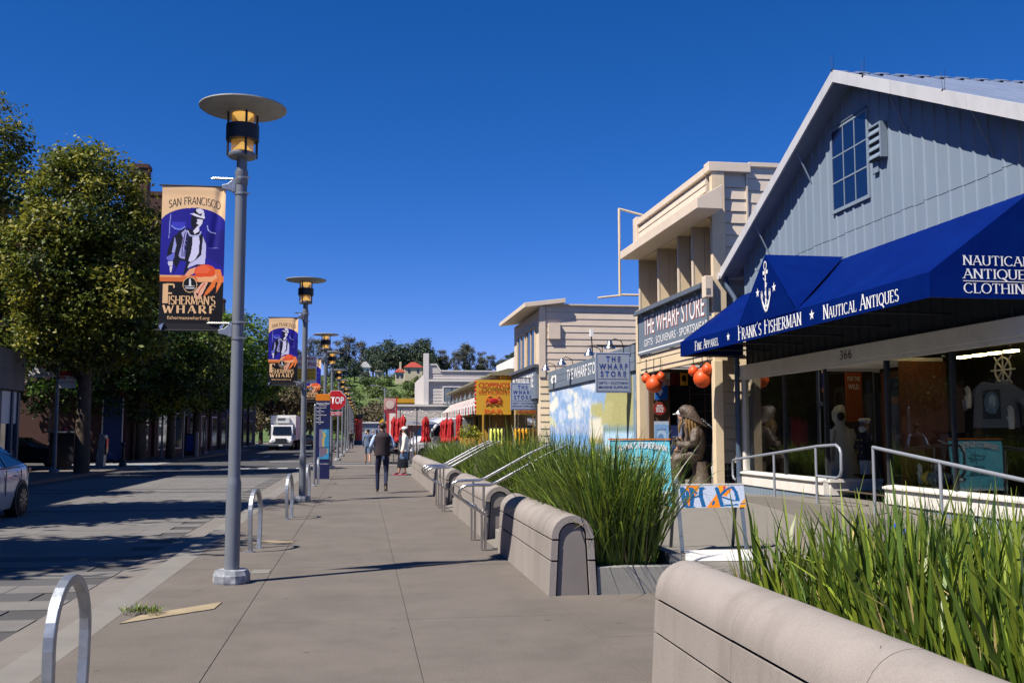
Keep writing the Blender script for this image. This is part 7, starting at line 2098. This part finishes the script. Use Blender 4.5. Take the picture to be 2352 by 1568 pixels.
b = MB().loft([(0, .02, .56, .17, .15), (0, .01, .70, .19, .15), (0, 0, .90, .185, .13)], 20); loc_mb(b, o_, hd_, sc_); b.build('denim_skirt', m_denim, w1, 70)
b = MB(); b.loft([(0, -.10, 1.05, .02, .02), (0, -.125, 1.2, .07, .045), (0, -.11, 1.4, .09, .06), (0, -.05, 1.55, .095, .075), (0, -.02, 1.68, .092, .10), (0, 0, 1.75, .06, .07)], 14); loc_mb(b, o_, hd_, sc_); b.build('hair', m_hair_d, w1, 80)
b = MB(); b.sph((0, .01, 1.70), (.098, .115, .085), 18, 10); b.prism([(-.07, .10, 1.70), (.07, .10, 1.70), (.055, .21, 1.685), (-.055, .21, 1.685)], (0, 0, .014)); loc_mb(b, o_, hd_, sc_); b.build('cap', m_capw, w1, 60)
b = MB()
for x in (-.03, .03): b.sph((x, .102, 1.655), (.010, .006, .007), 8, 6)
loc_mb(b, o_, hd_, sc_); b.build('eye', m_hair_d, w1)
b = MB(); b.box(-.025, .095, 1.592, .025, .108, 1.60); loc_mb(b, o_, hd_, sc_); b.build('mouth', M('lip', (.3, .08, .07), .5, 0), w1)
b = MB(); b.box(-.135, .10, .006, -.05, .44, .03); b.box(.055, -.10, .006, .145, .16, .03); loc_mb(b, o_, hd_, sc_); b.build('shoe_sole', M('pink_sole', (.6, .05, .12), .6, .05), w1, bev=.008)
ph = thing('phone', 'dark phone held to the ear of the woman in white', 'phone', (1.5, 37.45, 1.55)); b = MB().box(.075, .10, 1.50, .09, .17, 1.64); loc_mb(b, o_, hd_, sc_); b.build('case', m_black, ph)
bgx = thing('tote_bag', 'large black tote bag hanging from the hand of the woman in white', 'bag', (1.6, 37.2, .3))
b = MB().loft([(-.20, .07, .27, .07, .20), (-.20, .07, .40, .085, .205), (-.20, .07, .60, .055, .19)], 16); loc_mb(b, o_, hd_, sc_); b.build('bag_body', m_black, bgx, 50)
b = MB()
for x in (-.23, -.17): b.tube([(x, -.03, .58), (x + .01 * (x > -.2), .03, .74), (-.195, .08, .82), (x, .13, .74), (x, .17, .58)], .008, 5)
loc_mb(b, o_, hd_, sc_); b.build('handle', m_black, bgx)

# man with a white cap in the store entrance
o_ = (7.30, 22.35, .30); hd_ = R(60)
m2 = thing('person', 'man in a white cap and slate shirt standing in the store entrance behind the carving', 'person', o_)
J = dict(BASE); E = list(TORSO); nose(J, E)
limbs(J, E, -1, (-.185, 0, 1.42), (-.26, -.03, 1.16), (-.27, .05, .92), (-.27, .08, .84), (-.09, 0, .91), (-.10, .02, .50), (-.10, 0, .09), (-.11, .15, .035), fore=0)
limbs(J, E, 1, (.185, 0, 1.42), (.24, -.02, 1.15), (.22, .10, .93), (.21, .13, .85), (.09, 0, .91), (.10, .03, .50), (.10, 0, .09), (.11, .15, .035), fore=0)
figure('body', J, E, [m_skin, clothm('slate_shirt', (.13, .135, .20)), clothm('dark_trousers', (.03, .03, .035)), m_black], m2, o_, hd_, 1.0)
b = MB(); b.sph((0, .01, 1.70), (.098, .118, .085), 18, 10); b.prism([(-.07, .10, 1.69), (.07, .10, 1.69), (.055, .20, 1.67), (-.055, .20, 1.67)], (0, 0, .014)); loc_mb(b, o_, hd_, 1.0); b.build('cap', m_capw, m2, 60)

def walker(o_, hd_, label, cols, sc=1., hat=None, shorts=False, stride=.15):
    t = thing('person', label, 'person', o_)
    J = dict(BASE); E = list(TORSO); nose(J, E); s = stride
    limbs(J, E, -1, (-.18, 0, 1.42), (-.24, -.08 * s * 6, 1.15), (-.22, .02, .92), (-.22, .05, .85), (-.09, 0, .91), (-.10, s * .8, .50), (-.10, s * 1.2, .09), (-.10, s * 1.2 + .15, .035), fore=cols[4] if len(cols) > 4 else 1, fingers=False, shin=0 if shorts else 2)
    limbs(J, E, 1, (.18, 0, 1.42), (.24, .03, 1.15), (.22, .12, .93), (.22, .16, .86), (.09, 0, .91), (.10, -s * .2, .50), (.10, -s * 1.5, .11), (.10, -s * 1.4 + .13, .035), fore=cols[4] if len(cols) > 4 else 1, fingers=False, shin=0 if shorts else 2)
    figure('body', J, E, [m_skin] + [clothm('walk_cloth', c) for c in cols[:3]], t, o_, hd_, sc)
    b = MB()
    if hat == 'straw':
        b.lathe([(.2, 1.70), (.2, 1.71), (.10, 1.73), (.09, 1.80), (0, 1.82)], (0, 0, 0), 16); mm = M('straw', (.55, .42, .22), .8, .1, 9)
    else:
        b.sph((0, -.005, 1.69), (.088, .105, .085), 14, 8); mm = hat or m_hair_d
    loc_mb(b, o_, hd_, sc); b.build('hat' if hat == 'straw' else 'hair', mm, t, 60)
    return t
walker((.36, 79.5, 0), 0, 'distant woman in a straw hat and green top with pale jeans walking away', ('#7d8a5e', '#7f9cc4', '#c8c8c8'), .93, 'straw')
walker((.86, 78.2, 0), 0, 'distant man in a grey shirt and dark jeans walking beside the straw hat', ('#6d7590', '#1d2638', '#15151a'), 1.0, M('grey_hair', (.35, .3, .26), .7, .1))
walker((.30, 50.6, 0), 0, 'person in grey shorts mostly hidden behind the man in the waistcoat', ('#5a6b86', '#5b6c80', '#b8b8bc'), .98, None, True)
walker((-1.02, 98, 0), R(20), 'distant figure in dark clothes among the lamp posts', ('#22222c', '#1a1d2c', '#111114'), 1.0)
walker((1.5, 60.5, 0), R(170), 'distant seated side figure in dark clothes near the red umbrellas', ('#35302a', '#20242c', '#111114'), .95) if False else None
pc = thing('pushchair', 'black pushchair with a pink blanket parked by the patio', 'pushchair', (1.7, 54.3, 0))
b = MB()
for x in (1.45, 1.95):
    b.tube([(x, 53.9, .12), (x, 54.3, .6), (x, 54.8, 1.05)], .018, 6); b.tube([(x, 54.7, .12), (x, 54.3, .6), (x, 53.9, .75)], .018, 6)
b.cyl((1.45, 54.8, 1.05), (1.95, 54.8, 1.05), .018, n=6); b.build('frame', m_black, pc)
b = MB()
for x in (1.43, 1.97):
    for y in (53.9, 54.7): b.cyl((x - .025, y, .12), (x + .025, y, .12), .12, n=14)
b.build('wheel', m_black, pc); MB().prism([(1.48, 54.0, .45), (1.48, 54.5, .42), (1.48, 54.7, .95), (1.48, 54.6, .98), (1.48, 54.4, .55), (1.48, 54.0, .55)], (.44, 0, 0)).build('seat', m_black, pc); MB().lathe([(.28, 0), (.26, .14), (.15, .24), (0, .27)], (1.7, 54.55, .85), 14).build('hood', m_black, pc, 60)
MB().prism([(1.3, 53.85, .62), (1.95, 53.85, .72), (1.95, 54.2, .72), (1.3, 54.2, .60)], (0, 0, .03)).build('blanket', M('pink_blanket', (.62, .35, .34), .8, .1, 5), pc)

# ---------------------------------------------------------------- carved fisherman
m_carv = M('weathered_carving', (.095, .066, .048), .5, .45, 4, .9, 14, dirt=((0.0132, 0.0096, 0.0078), .95, 5), st=(3, 3, .8), spec=.55)
m_carvg = M('golden_carving', (0.208, 0.12, 0.036), .7, .4, 6, .5, 30, st=(6, 6, .8), dirt=((0.04, 0.024, 0.016), .7, 6))
o_ = (7.10, 21.25, .31)
cvf = thing('carved_fisherman', 'large carved wooden fisherman seated on a log in sou\'wester and coat', 'statue', o_)
J = {'pelvis': (.08, -.22, .78, .24, .2), 'spine': (.06, -.20, 1.0, .22, .2), 'chest': (.03, -.14, 1.22, .24, .19), 'neck': (0, -.04, 1.38, .13), 'head0': (0, .04, 1.50, .13), 'head1': (0, .05, 1.62, .14),
     'shL': (-.22, -.1, 1.26, .12), 'elL': (-.28, -.06, .99, .10), 'wrL': (-.12, .20, .97, .085), 'hdL': (-.02, .28, 1.02, .085), 'shR': (.24, -.1, 1.26, .12), 'elR': (.30, .02, 1.0, .10), 'wrR': (.10, .24, 1.04, .08), 'hdR': (.02, .30, 1.12, .08),
     'hipL': (-.12, -.12, .72, .17), 'knL': (-.14, .32, .70, .15), 'anL': (-.14, .26, .30, .12), 'toL': (-.14, .40, .20, .10), 'hipR': (.16, -.12, .72, .17), 'knR': (.15, .30, .70, .15), 'anR': (.15, .24, .30, .12), 'toR': (.15, .38, .20, .10)}
E = [('pelvis', 'spine', 0), ('spine', 'chest', 0), ('chest', 'neck', 0), ('neck', 'head0', 0), ('head0', 'head1', 0), ('chest', 'shL', 0), ('shL', 'elL', 0), ('elL', 'wrL', 0), ('wrL', 'hdL', 0), ('chest', 'shR', 0), ('shR', 'elR', 0), ('elR', 'wrR', 0), ('wrR', 'hdR', 0),
     ('pelvis', 'hipL', 0), ('hipL', 'knL', 0), ('knL', 'anL', 0), ('anL', 'toL', 0), ('pelvis', 'hipR', 0), ('hipR', 'knR', 0), ('knR', 'anR', 0), ('anR', 'toR', 0)]
hd_ = R(78)
figure('body', J, E, [m_carv], cvf, o_, hd_, 1.0)
b = MB(); rg = [(0, -.10, 1.50, .22, .30), (0, -.06, 1.56, .215, .25), (0, .0, 1.66, .20, .21), (0, .03, 1.75, .175, .19), (0, .02, 1.81, .13, .14), (0, .02, 1.84, .05, .06)]
b.loft(rg, 22)
b.v = [(x, y, z + (.42 * (y + .08) if z < 1.6 else .12 * y)) for x, y, z in b.v]; loc_mb(b, o_, hd_); b.build('rain_hat', m_carv, cvf, 60)
b = MB()
for k in range(13):
    a = R(150 + 20 * k * .92); x, y = .16 * math.cos(a), -.02 + .16 * math.sin(a)
    b.tube([(x * .9, y, 1.58), (x * 1.15, y * 1.3, 1.42), (x * 1.2, y * 1.4 - .02, 1.22 - .1 * (k % 2))], [.035, .032, .012], 6)
for k in range(5): b.tube([(-.08 + .04 * k, .15, 1.50), (-.07 + .035 * k, .21, 1.38), (-.03 + .015 * k, .22, 1.24)], [.035, .03, .012], 6)
loc_mb(b, o_, hd_); b.build('long_hair', m_carvg, cvf, 60)
b = MB()
for s_ in (-1, 1): b.tube([(s_ * .13, .10, 1.40), (s_ * .17, .06, 1.18), (s_ * .2, .12, .92), (s_ * .22, .2, .80)], [.04, .05, .05, .03], 6)
b.tube([(-.25, .1, .86), (0, .32, .84), (.25, .1, .86), (.3, -.2, .9)], .03, 6)
loc_mb(b, o_, hd_); b.build('coat_edge', m_carv, cvf, 60)
b = MB()
for k in range(4): b.tube([(-.08, .31, .98 + .05 * k), (.0, .36, .985 + .05 * k), (.08, .32, .99 + .05 * k)], .024, 6)
loc_mb(b, o_, hd_); b.build('finger', m_carv, cvf, 60)
b = MB(); b.loft([(.02, -.22, .0, .36, .30), (.02, -.22, .12, .33, .27), (.02, -.26, .35, .22, .18), (.02, -.22, .62, .22, .2)], 14); b.loft([(0, .28, 0, .32, .24), (0, .28, .12, .30, .22)], 14); loc_mb(b, o_, hd_); b.build('log', m_carv, cvf, 40)
b = MB(); b.prism([(-.05, .16, 1.56), (.05, .16, 1.56), (0, .22, 1.52)], (0, .02, -.06)); loc_mb(b, o_, hd_); b.build('nose', m_carv, cvf)
wb = thing('plank_cutout', 'grey and white pointed plank cutout standing behind the carved fisherman', 'board', (7.62, 21.0, .3))
b = MB(); b.prism([(7.50, 20.95, .31), (7.80, 20.95, .31), (7.82, 20.95, 1.3), (7.70, 20.95, 1.62), (7.60, 20.95, 1.62), (7.53, 20.95, 1.3)], (0, .05, 0)); b.build('plank', M('grey_plank', (.25, .23, .22), .7, .1, 3), wb, bev=.005)
MB().prism([(7.66, 20.93, 1.6), (7.71, 20.93, 1.62), (7.84, 20.93, 1.28), (7.82, 20.93, 1.0)], (0, .02, 0)).build('white_edge', m_white, wb)
MB().prism([(7.50, 20.93, .6), (7.54, 20.93, .6), (7.53, 20.93, .85), (7.48, 20.93, .82)], (0, .02, 0)).build('white_edge', m_white, wb)
for i in range(2):
    for j in range(4): MB().box(7.57 + .11 * i, 20.944, .45 + .22 * j, 7.63 + .11 * i, 20.949, .465 + .22 * j).build('slot', m_black, wb)
chn = thing('chain', 'steel chain hung from the carved fisherman to the pilaster', 'chain', (7.5, 20.9, 1.6)); b = MB()
A_, B_ = Vector((7.36, 21.1, 1.85)), Vector((7.66, 20.62, 1.58))
for k in range(11):
    q = A_.lerp(B_, k / 10) - Vector((0, 0, .06 * math.sin(math.pi * k / 10)))
    mb = [Vector((.025 * math.cos(R(a)), 0, .016 * math.sin(R(a)))) for a in range(0, 360, 45)]
    b.tube([q + (v if k % 2 else Vector((v.x, v.z, 0))) for v in mb], .005, 4, closed=True)
b.build('link', m_galv, chn)

# ---------------------------------------------------------------- boards in front of the shops
af = thing('barricade_sign', 'folding barricade with an orange, blue and white painted board between the planters', 'barricade', (4.5, 12.5, .05))
m_legp = M('chipped_grey_leg', (0.144, 0.162, 0.192), .55, .1, 6, dirt=((0.012, 0.06, 0.15), .7, 2.5))
for x in (4.06, 4.92):
    MB().prism([(x, 12.55, .02), (x + .05, 12.55, .02), (x + .05, 12.78, .97), (x, 12.78, .97)], (0, .02, 0)).build('front_leg', m_legp, af)
    MB().prism([(x + .005, 13.05, .03), (x + .045, 13.05, .03), (x + .045, 12.83, .95), (x + .005, 12.83, .95)], (0, .02, 0)).build('rear_leg', M('rear_leg', (0.06, 0.066, 0.072), .6, .1), af)
p = Print(110, 36, '#b9c3d6')
p.poly([(.12, 0), (.32, 0), (.26, .4), (.14, .95), (.08, .9), (.1, .3)], '#f08a1e'); p.poly([(.40, 1), (.58, .35), (.66, .5), (.60, 1)], '#f08a1e'); p.poly([(.60, 0), (.74, 0), (.66, .4), (.62, .4)], '#f0a020'); p.poly([(.74, .05), (.82, .15), (.72, .5), (.66, .45)], '#ee8820'); p.poly([(.92, .85), (1, .6), (1, 1), (.9, 1)], '#f0a020'); p.poly([(.68, .02), (.72, .02), (.71, .22), (.68, .18)], '#b03a60')
for pts, wd_ in (([(.05, .1), (.06, .5), (.09, .95)], .07), ([(.05, .1), (.13, .3), (.12, .6)], .05), ([(.18, .1), (.20, .5), (.17, .95)], .06), ([(.19, .1), (.26, .35)], .05), ([(.34, .1), (.33, .5), (.36, .95)], .06), ([(.20, .55), (.33, .45)], .06), ([(.35, .08), (.38, .14)], .06), ([(.58, .1), (.61, .5), (.64, .95)], .06), ([(.61, .5), (.72, .2), (.82, .06), (.87, .3), (.89, .7), (.80, .68), (.65, .52)], .055), ([(.64, .92), (.76, .90), (.86, .88)], .07), ([(.50, .88), (.52, .72)], .04), ([(.94, .85), (.99, .82)], .05), ([(.06, .95), (.2, .97)], .06)):
    p.line(pts, wd_ * 1.05, '#1b5f95')
p.grain(.06, 8)
b = MB(); b.prism([(4.10, 12.685, .58), (4.99, 12.685, .58), (4.99, 12.745, .86), (4.10, 12.745, .86)], (0, .018, 0)); b.build('board', m_white, af)
p.build('painted_face', (4.10, 12.676, .58), (1, 0, 0), (0, .2095, .978), .89, .286, m_printm, af)
MB().box(4.08, 12.74, .865, 5.0, 12.77, .885).build('top_edge', m_trimw, af)
text('Open', (4.3, 12.49, .09), (1, 0, 0), (0, .196, .98), .11, m_sgrey2, af, shear=.3) if False else None
lw = thing('low_board', 'low white painted board lying on the ground before the barricade', 'board', (4.3, 11.9, 0)); MB().prism([(3.9, 11.86, .005), (4.75, 11.80, .005), (4.75, 11.84, .13), (3.9, 11.90, .13)], (0, .02, 0)).build('board', m_white, lw)
fb = thing('sandwich_board', 'turquoise sandwich board reading FRANK\'S FISHERMAN behind the tall grass', 'sandwich board', (4.8, 17.0, .29))
p = Print(60, 60, '#6fd0e6'); p.poly([(0, .3), (.3, .2), (.1, .6)], '#7fdcee'); p.line([(.35, .33), (.6, .3), (.66, .36), (.4, .40), (.35, .33)], .02, '#25485a'); p.line([(.4, .36), (.4, .22)], .012, '#25485a'); p.line([(.52, .35), (.52, .2)], .012, '#25485a'); p.ell(.72, .45, .2, .26, '#25485a', .92)
p.ell(.85, .78, .08, .05, '#1d2f3c'); p.ell(.85, .78, .045, .03, '#d8eef2'); p.line([(.76, .76), (.85, .71), (.95, .76)], .012, '#1d2f3c'); p.rect(0, .95, 1, 1, '#cfe6ea'); p.grain(.02)
MB().prism([(4.28, 16.94, .50), (5.34, 16.94, .50), (5.34, 17.08, 1.42), (4.28, 17.08, 1.42)], (0, .03, 0)).build('board', M('turquoise', (0.112, 0.48, 0.624), .5, .03), fb)
uu = Vector((0, .14, .92)).normalized()
p.build('painted_face', (4.28, 16.934, .50), (1, 0, 0), tuple(uu), 1.06, .93, m_printm, fb)
stroke_text("FRANK'S FISHERMAN", Vector((4.38, 16.925, 0)) + uu * .76 + Vector((0, 0, .50)), (1, 0, 0), uu, .10, m_sletter, fb, w=.90, thick=.26, thin=.12, arcf=lambda f: .07 * (1 - (2 * f - 1) ** 2) - .03)
text('1946', Vector((4.83, 16.93, .50)) + uu * .52, (1, 0, 0), uu, .05, m_black, fb); text('SCIENTIFIC', Vector((4.68, 16.93, .50)) + uu * .40, (1, 0, 0), uu, .055, m_black, fb, w=.55); text('INSTRUMENTS', Vector((4.6, 16.93, .50)) + uu * .27, (1, 0, 0), uu, .055, m_black, fb, w=.4)
MB().prism([(4.3, 17.4, .29), (5.3, 17.4, .29), (5.3, 17.12, 1.40), (4.3, 17.12, 1.40)], (0, .03, 0)).build('rear_board', M('board_back', (.06, .055, .05), .7, .1), fb)
for x in (4.3, 5.27): MB().prism([(x, 16.9, .29), (x + .05, 16.9, .29), (x + .05, 16.95, .50), (x, 16.95, .50)], (0, .03, 0)).build('foot', M('turquoise_c', (0.112, 0.44, 0.56), .5, .03), fb)
MB().box(4.26, 17.06, 1.425, 5.36, 17.14, 1.45).build('top_rail', m_oran, fb)
hs = thing('blue_hose', 'bright blue hose lying along the ramp behind the broad grass', 'hose', (6.6, 11, .1)); b = MB()
b.tube([(6.80, 12.2, .34), (6.75, 11.4, .24), (6.7, 10.6, .16), (6.75, 9.6, .10), (6.6, 8.9, .06)], .045, 8); b.build('hose', M('hose_blue', (.01, .06, .55), .4, .05), hs, 60)

# ---------------------------------------------------------------- things behind the shop windows
o_ = (8.96, 16.98, .78)
cp = thing('captain_figure', 'small carved sea captain in navy coat and white cap in the shop window', 'figurine', o_)
b = MB(); b.loft([(0, 0, 0.28, .15, .12), (0, 0, .45, .155, .125), (0, 0, .62, .14, .11), (0, 0, .74, .15, .10), (0, 0, .80, .06, .06)], 18); loc_mb(b, o_, R(100)); b.build('coat', m_navy, cp, 60)
b = MB()
for s_ in (-1, 1): b.tube([(s_ * .15, 0, .74), (s_ * .19, .03, .56), (s_ * .10, .14, .5 if s_ > 0 else .72)], [.045, .045, .035], 8)
loc_mb(b, o_, R(100)); b.build('sleeve', m_navy, cp, 60)
b = MB(); b.loft([(-.06, 0, .03, .055, .06), (-.06, 0, .30, .07, .08)], 12); b.loft([(.06, 0, .03, .055, .06), (.06, 0, .30, .07, .08)], 12); loc_mb(b, o_, R(100)); b.build('trousers', m_capw, cp, 60)
b = MB(); b.sph((0, .01, .89), (.075, .08, .09), 14, 8); b.sph((0, .09, .885), (.015, .02, .02), 8, 6); loc_mb(b, o_, R(100)); b.build('head', m_skin, cp, 80)
b = MB(); b.sph((0, .045, .84), (.075, .06, .075), 14, 8); loc_mb(b, o_, R(100)); b.build('beard', m_capw, cp, 80)
b = MB(); b.lathe([(.085, .945), (.085, .97), (.11, 1.0), (.09, 1.03), (0, 1.035)], (0, 0, 0), 18); loc_mb(b, o_, R(100)); b.build('cap', m_capw, cp, 50); b = MB(); b.prism([(-.07, .07, .94), (.07, .07, .94), (.05, .14, .93), (-.05, .14, .93)], (0, 0, .012)); loc_mb(b, o_, R(100)); b.build('cap_peak', m_black, cp)
b = MB()
for s_ in (-1, 1):
    for k in range(3): b.sph((s_ * .05, .118, .42 + .11 * k), .016, 8, 6)
loc_mb(b, o_, R(100)); b.build('button', M('brass', (.6, .42, .15), .3, 0, metal=1), cp)
b = MB(); b.box(-.15, -.13, 0, .15, .16, .03); loc_mb(b, o_, R(100)); b.build('stand', m_brown, cp)
rn = thing('raincoat', 'white hooded raincoat hanging in the left shop window', 'raincoat', (8.85, 17.6, .8)); b = MB()
m_slk = M('slicker_cloth', (.42, .41, .38), .55, .1, 5, .2, 12)
b.loft([(8.87, 17.6, .62, .30, .22), (8.86, 17.6, 1.0, .26, .2), (8.84, 17.6, 1.45, .20, .16), (8.82, 17.6, 1.62, .17, .13), (8.80, 17.6, 1.70, .08, .09), (8.78, 17.6, 1.80, .12, .12), (8.78, 17.6, 1.93, .13, .125), (8.80, 17.6, 2.03, .09, .09), (8.82, 17.6, 2.07, .03, .03)], 18); b.build('coat', m_slk, rn, 60)
for s_ in (-1, 1):
    b = MB(); b.tube([(8.82 + s_ * .16, 17.58, 1.60), (8.84 + s_ * .27, 17.56, 1.3), (8.86 + s_ * .33, 17.52, 1.02)], [.07, .065, .06], 10); b.build('sleeve', m_slk, rn, 60)
b = MB(); b.sph((8.77, 17.50, 1.86), (.075, .04, .09), 12, 8); b.build('hood_opening', m_black, rn, 60)
ts = thing('display_shirt', 'grey printed T-shirt hanging in the right shop window', 'T-shirt', (8.55, 11.6, 1.5))
sy_ = .85
b = MB(); b.prism([(8.55, y_ + sy_, z_) for y_, z_ in ((12.25, 1.62), (12.2, 1.98), (12.45, 1.86), (12.5, 2.02), (12.0, 2.26), (11.75, 2.22), (11.5, 2.26), (11.0, 2.02), (11.05, 1.86), (11.30, 1.98), (11.25, 1.62))], (.03, 0, 0)); b.build('shirt', M('slate_cloth', (.13, .14, .17), .9, .08, 8), ts)
pr = Print(30, 30, '#30353e'); pr.ell(.5, .45, .4, .38, '#667a90'); pr.ell(.55, .4, .2, .22, '#aab6bc'); pr.line([(.2, .7), (.5, .5), (.7, .8)], .08, '#7890a8'); pr.build('print', (8.545, 12.0 + sy_, 1.74), (0, -1, 0), (0, 0, 1), .4, .4, m_printm, ts)
for (x, y, z), lb in (((8.5, 13.1, 1.90), 'pale display hand beside the grey shirt'), ((8.45, 12.1, 1.60), 'pale display hand raised in the right shop window'), ((8.4, 14.25, .78), 'small pale display hand on the window floor beside the timber door'), ((8.45, 13.85, .78), 'small pale display hand on the window floor by the yellow buoy')):
    t = thing('display_hand', lb, 'display hand', (x, y, z), 'pale display hands')
    b = MB(); b.loft([(x, y, z, .03, .045), (x, y, z + .13, .035, .05), (x, y, z + .2, .03, .055)], 10)
    for k, l_ in enumerate((.09, .11, .105, .08)): b.tube([(x, y - .04 + .026 * k, z + .19), (x - .005, y - .045 + .03 * k, z + .2 + l_ * .6), (x - .02, y - .047 + .031 * k, z + .2 + l_)], [.012, .011, .007], 6)
    b.tube([(x, y + .05, z + .11), (x - .01, y + .085, z + .17)], [.014, .009], 6); b.build('hand', m_cream, t, 60)
shw = thing('ship_wheel', 'pale ship\'s wheel hanging in the right shop window', 'wheel', (8.6, 12.45, 2.40)); b = MB()
b.tube([(8.6, 12.45 + .17 * math.cos(R(a)), 2.40 + .17 * math.sin(R(a))) for a in range(0, 360, 20)], .014, 6, closed=True)
for k in range(8): a = R(45 * k); b.cyl((8.6, 12.45, 2.40), (8.6, 12.45 + .26 * math.cos(a), 2.40 + .26 * math.sin(a)), .011, n=6)
b.build('rim', m_cream, shw)
by = thing('lying_buoy', 'yellow and blue banded float lying on the window floor', 'float', (8.35, 13.8, .85))
b = MB(); b.lathe([(.02, -.28), (.06, -.26), (.1, -.18), (.11, -.02)], (0, 0, 0), 18); b.v = [(8.35 + x, 13.8 - z, .88 + y) for x, y, z in b.v]; b.build('yellow_end', M('float_yellow', (.65, .42, .03), .5, .05), by, 50)
b = MB(); b.lathe([(.112, -.02), (.115, .15), (.10, .32), (.03, .38)], (0, 0, 0), 18); b.v = [(8.35 + x, 13.8 - z, .88 + y) for x, y, z in b.v]; b.build('blue_end', M('float_blue', (.04, .07, .13), .5, .05), by, 50)
sq = thing('door_notice', 'square white notice with a dark oval on the timber door side', 'notice', (8.94, 15.0, 2.0)); MB().box(8.945, 14.75, 1.98, 8.955, 15.15, 2.42).build('paper', m_white, sq)
b = MB(); b.lathe([(0, 0), (.15, 0)], (0, 0, 0), 24, cap=False); b.v = [(8.942, 14.95 + x, 2.19 + y * .8) for x, y, z in b.v]; b.build('oval', M('notice_maroon', (.09, .012, .015), .6, 0), sq)
sgw = thing('window_banner', 'dark orange hanging banner reading FOR THE WILD inside the left shop window', 'banner', (8.7, 16.9, 2.0)); MB().box(8.78, 17.3, 1.75, 9.10, 17.315, 2.66).build('cloth', M('rust_cloth', (.3, .06, .015), .8, .1), sgw)
text('FOR THE', (8.82, 17.296, 2.50), (1, 0, 0), (0, 0, 1), .08, m_sletter, sgw, w=.24); text('WILD.', (8.83, 17.296, 2.35), (1, 0, 0), (0, 0, 1), .09, m_sletter, sgw, w=.22)
flush_text()
flush_skins()

tx = bpy.data.textures.new('carving', 'CLOUDS'); tx.noise_scale = .10; tx.noise_depth = 3
for ch in cvf.children:
    if ch.name.split('.')[0] in ('body', 'rain_hat', 'coat_edge', 'log'):
        if ch.name.startswith('body'):
            sb_m = ch.modifiers.new('sub', 'SUBSURF'); sb_m.levels = 1; sb_m.render_levels = 1
        d_ = ch.modifiers.new('carving', 'DISPLACE'); d_.texture = tx; d_.strength = .06; d_.mid_level = .5; d_.texture_coords = 'LOCAL'
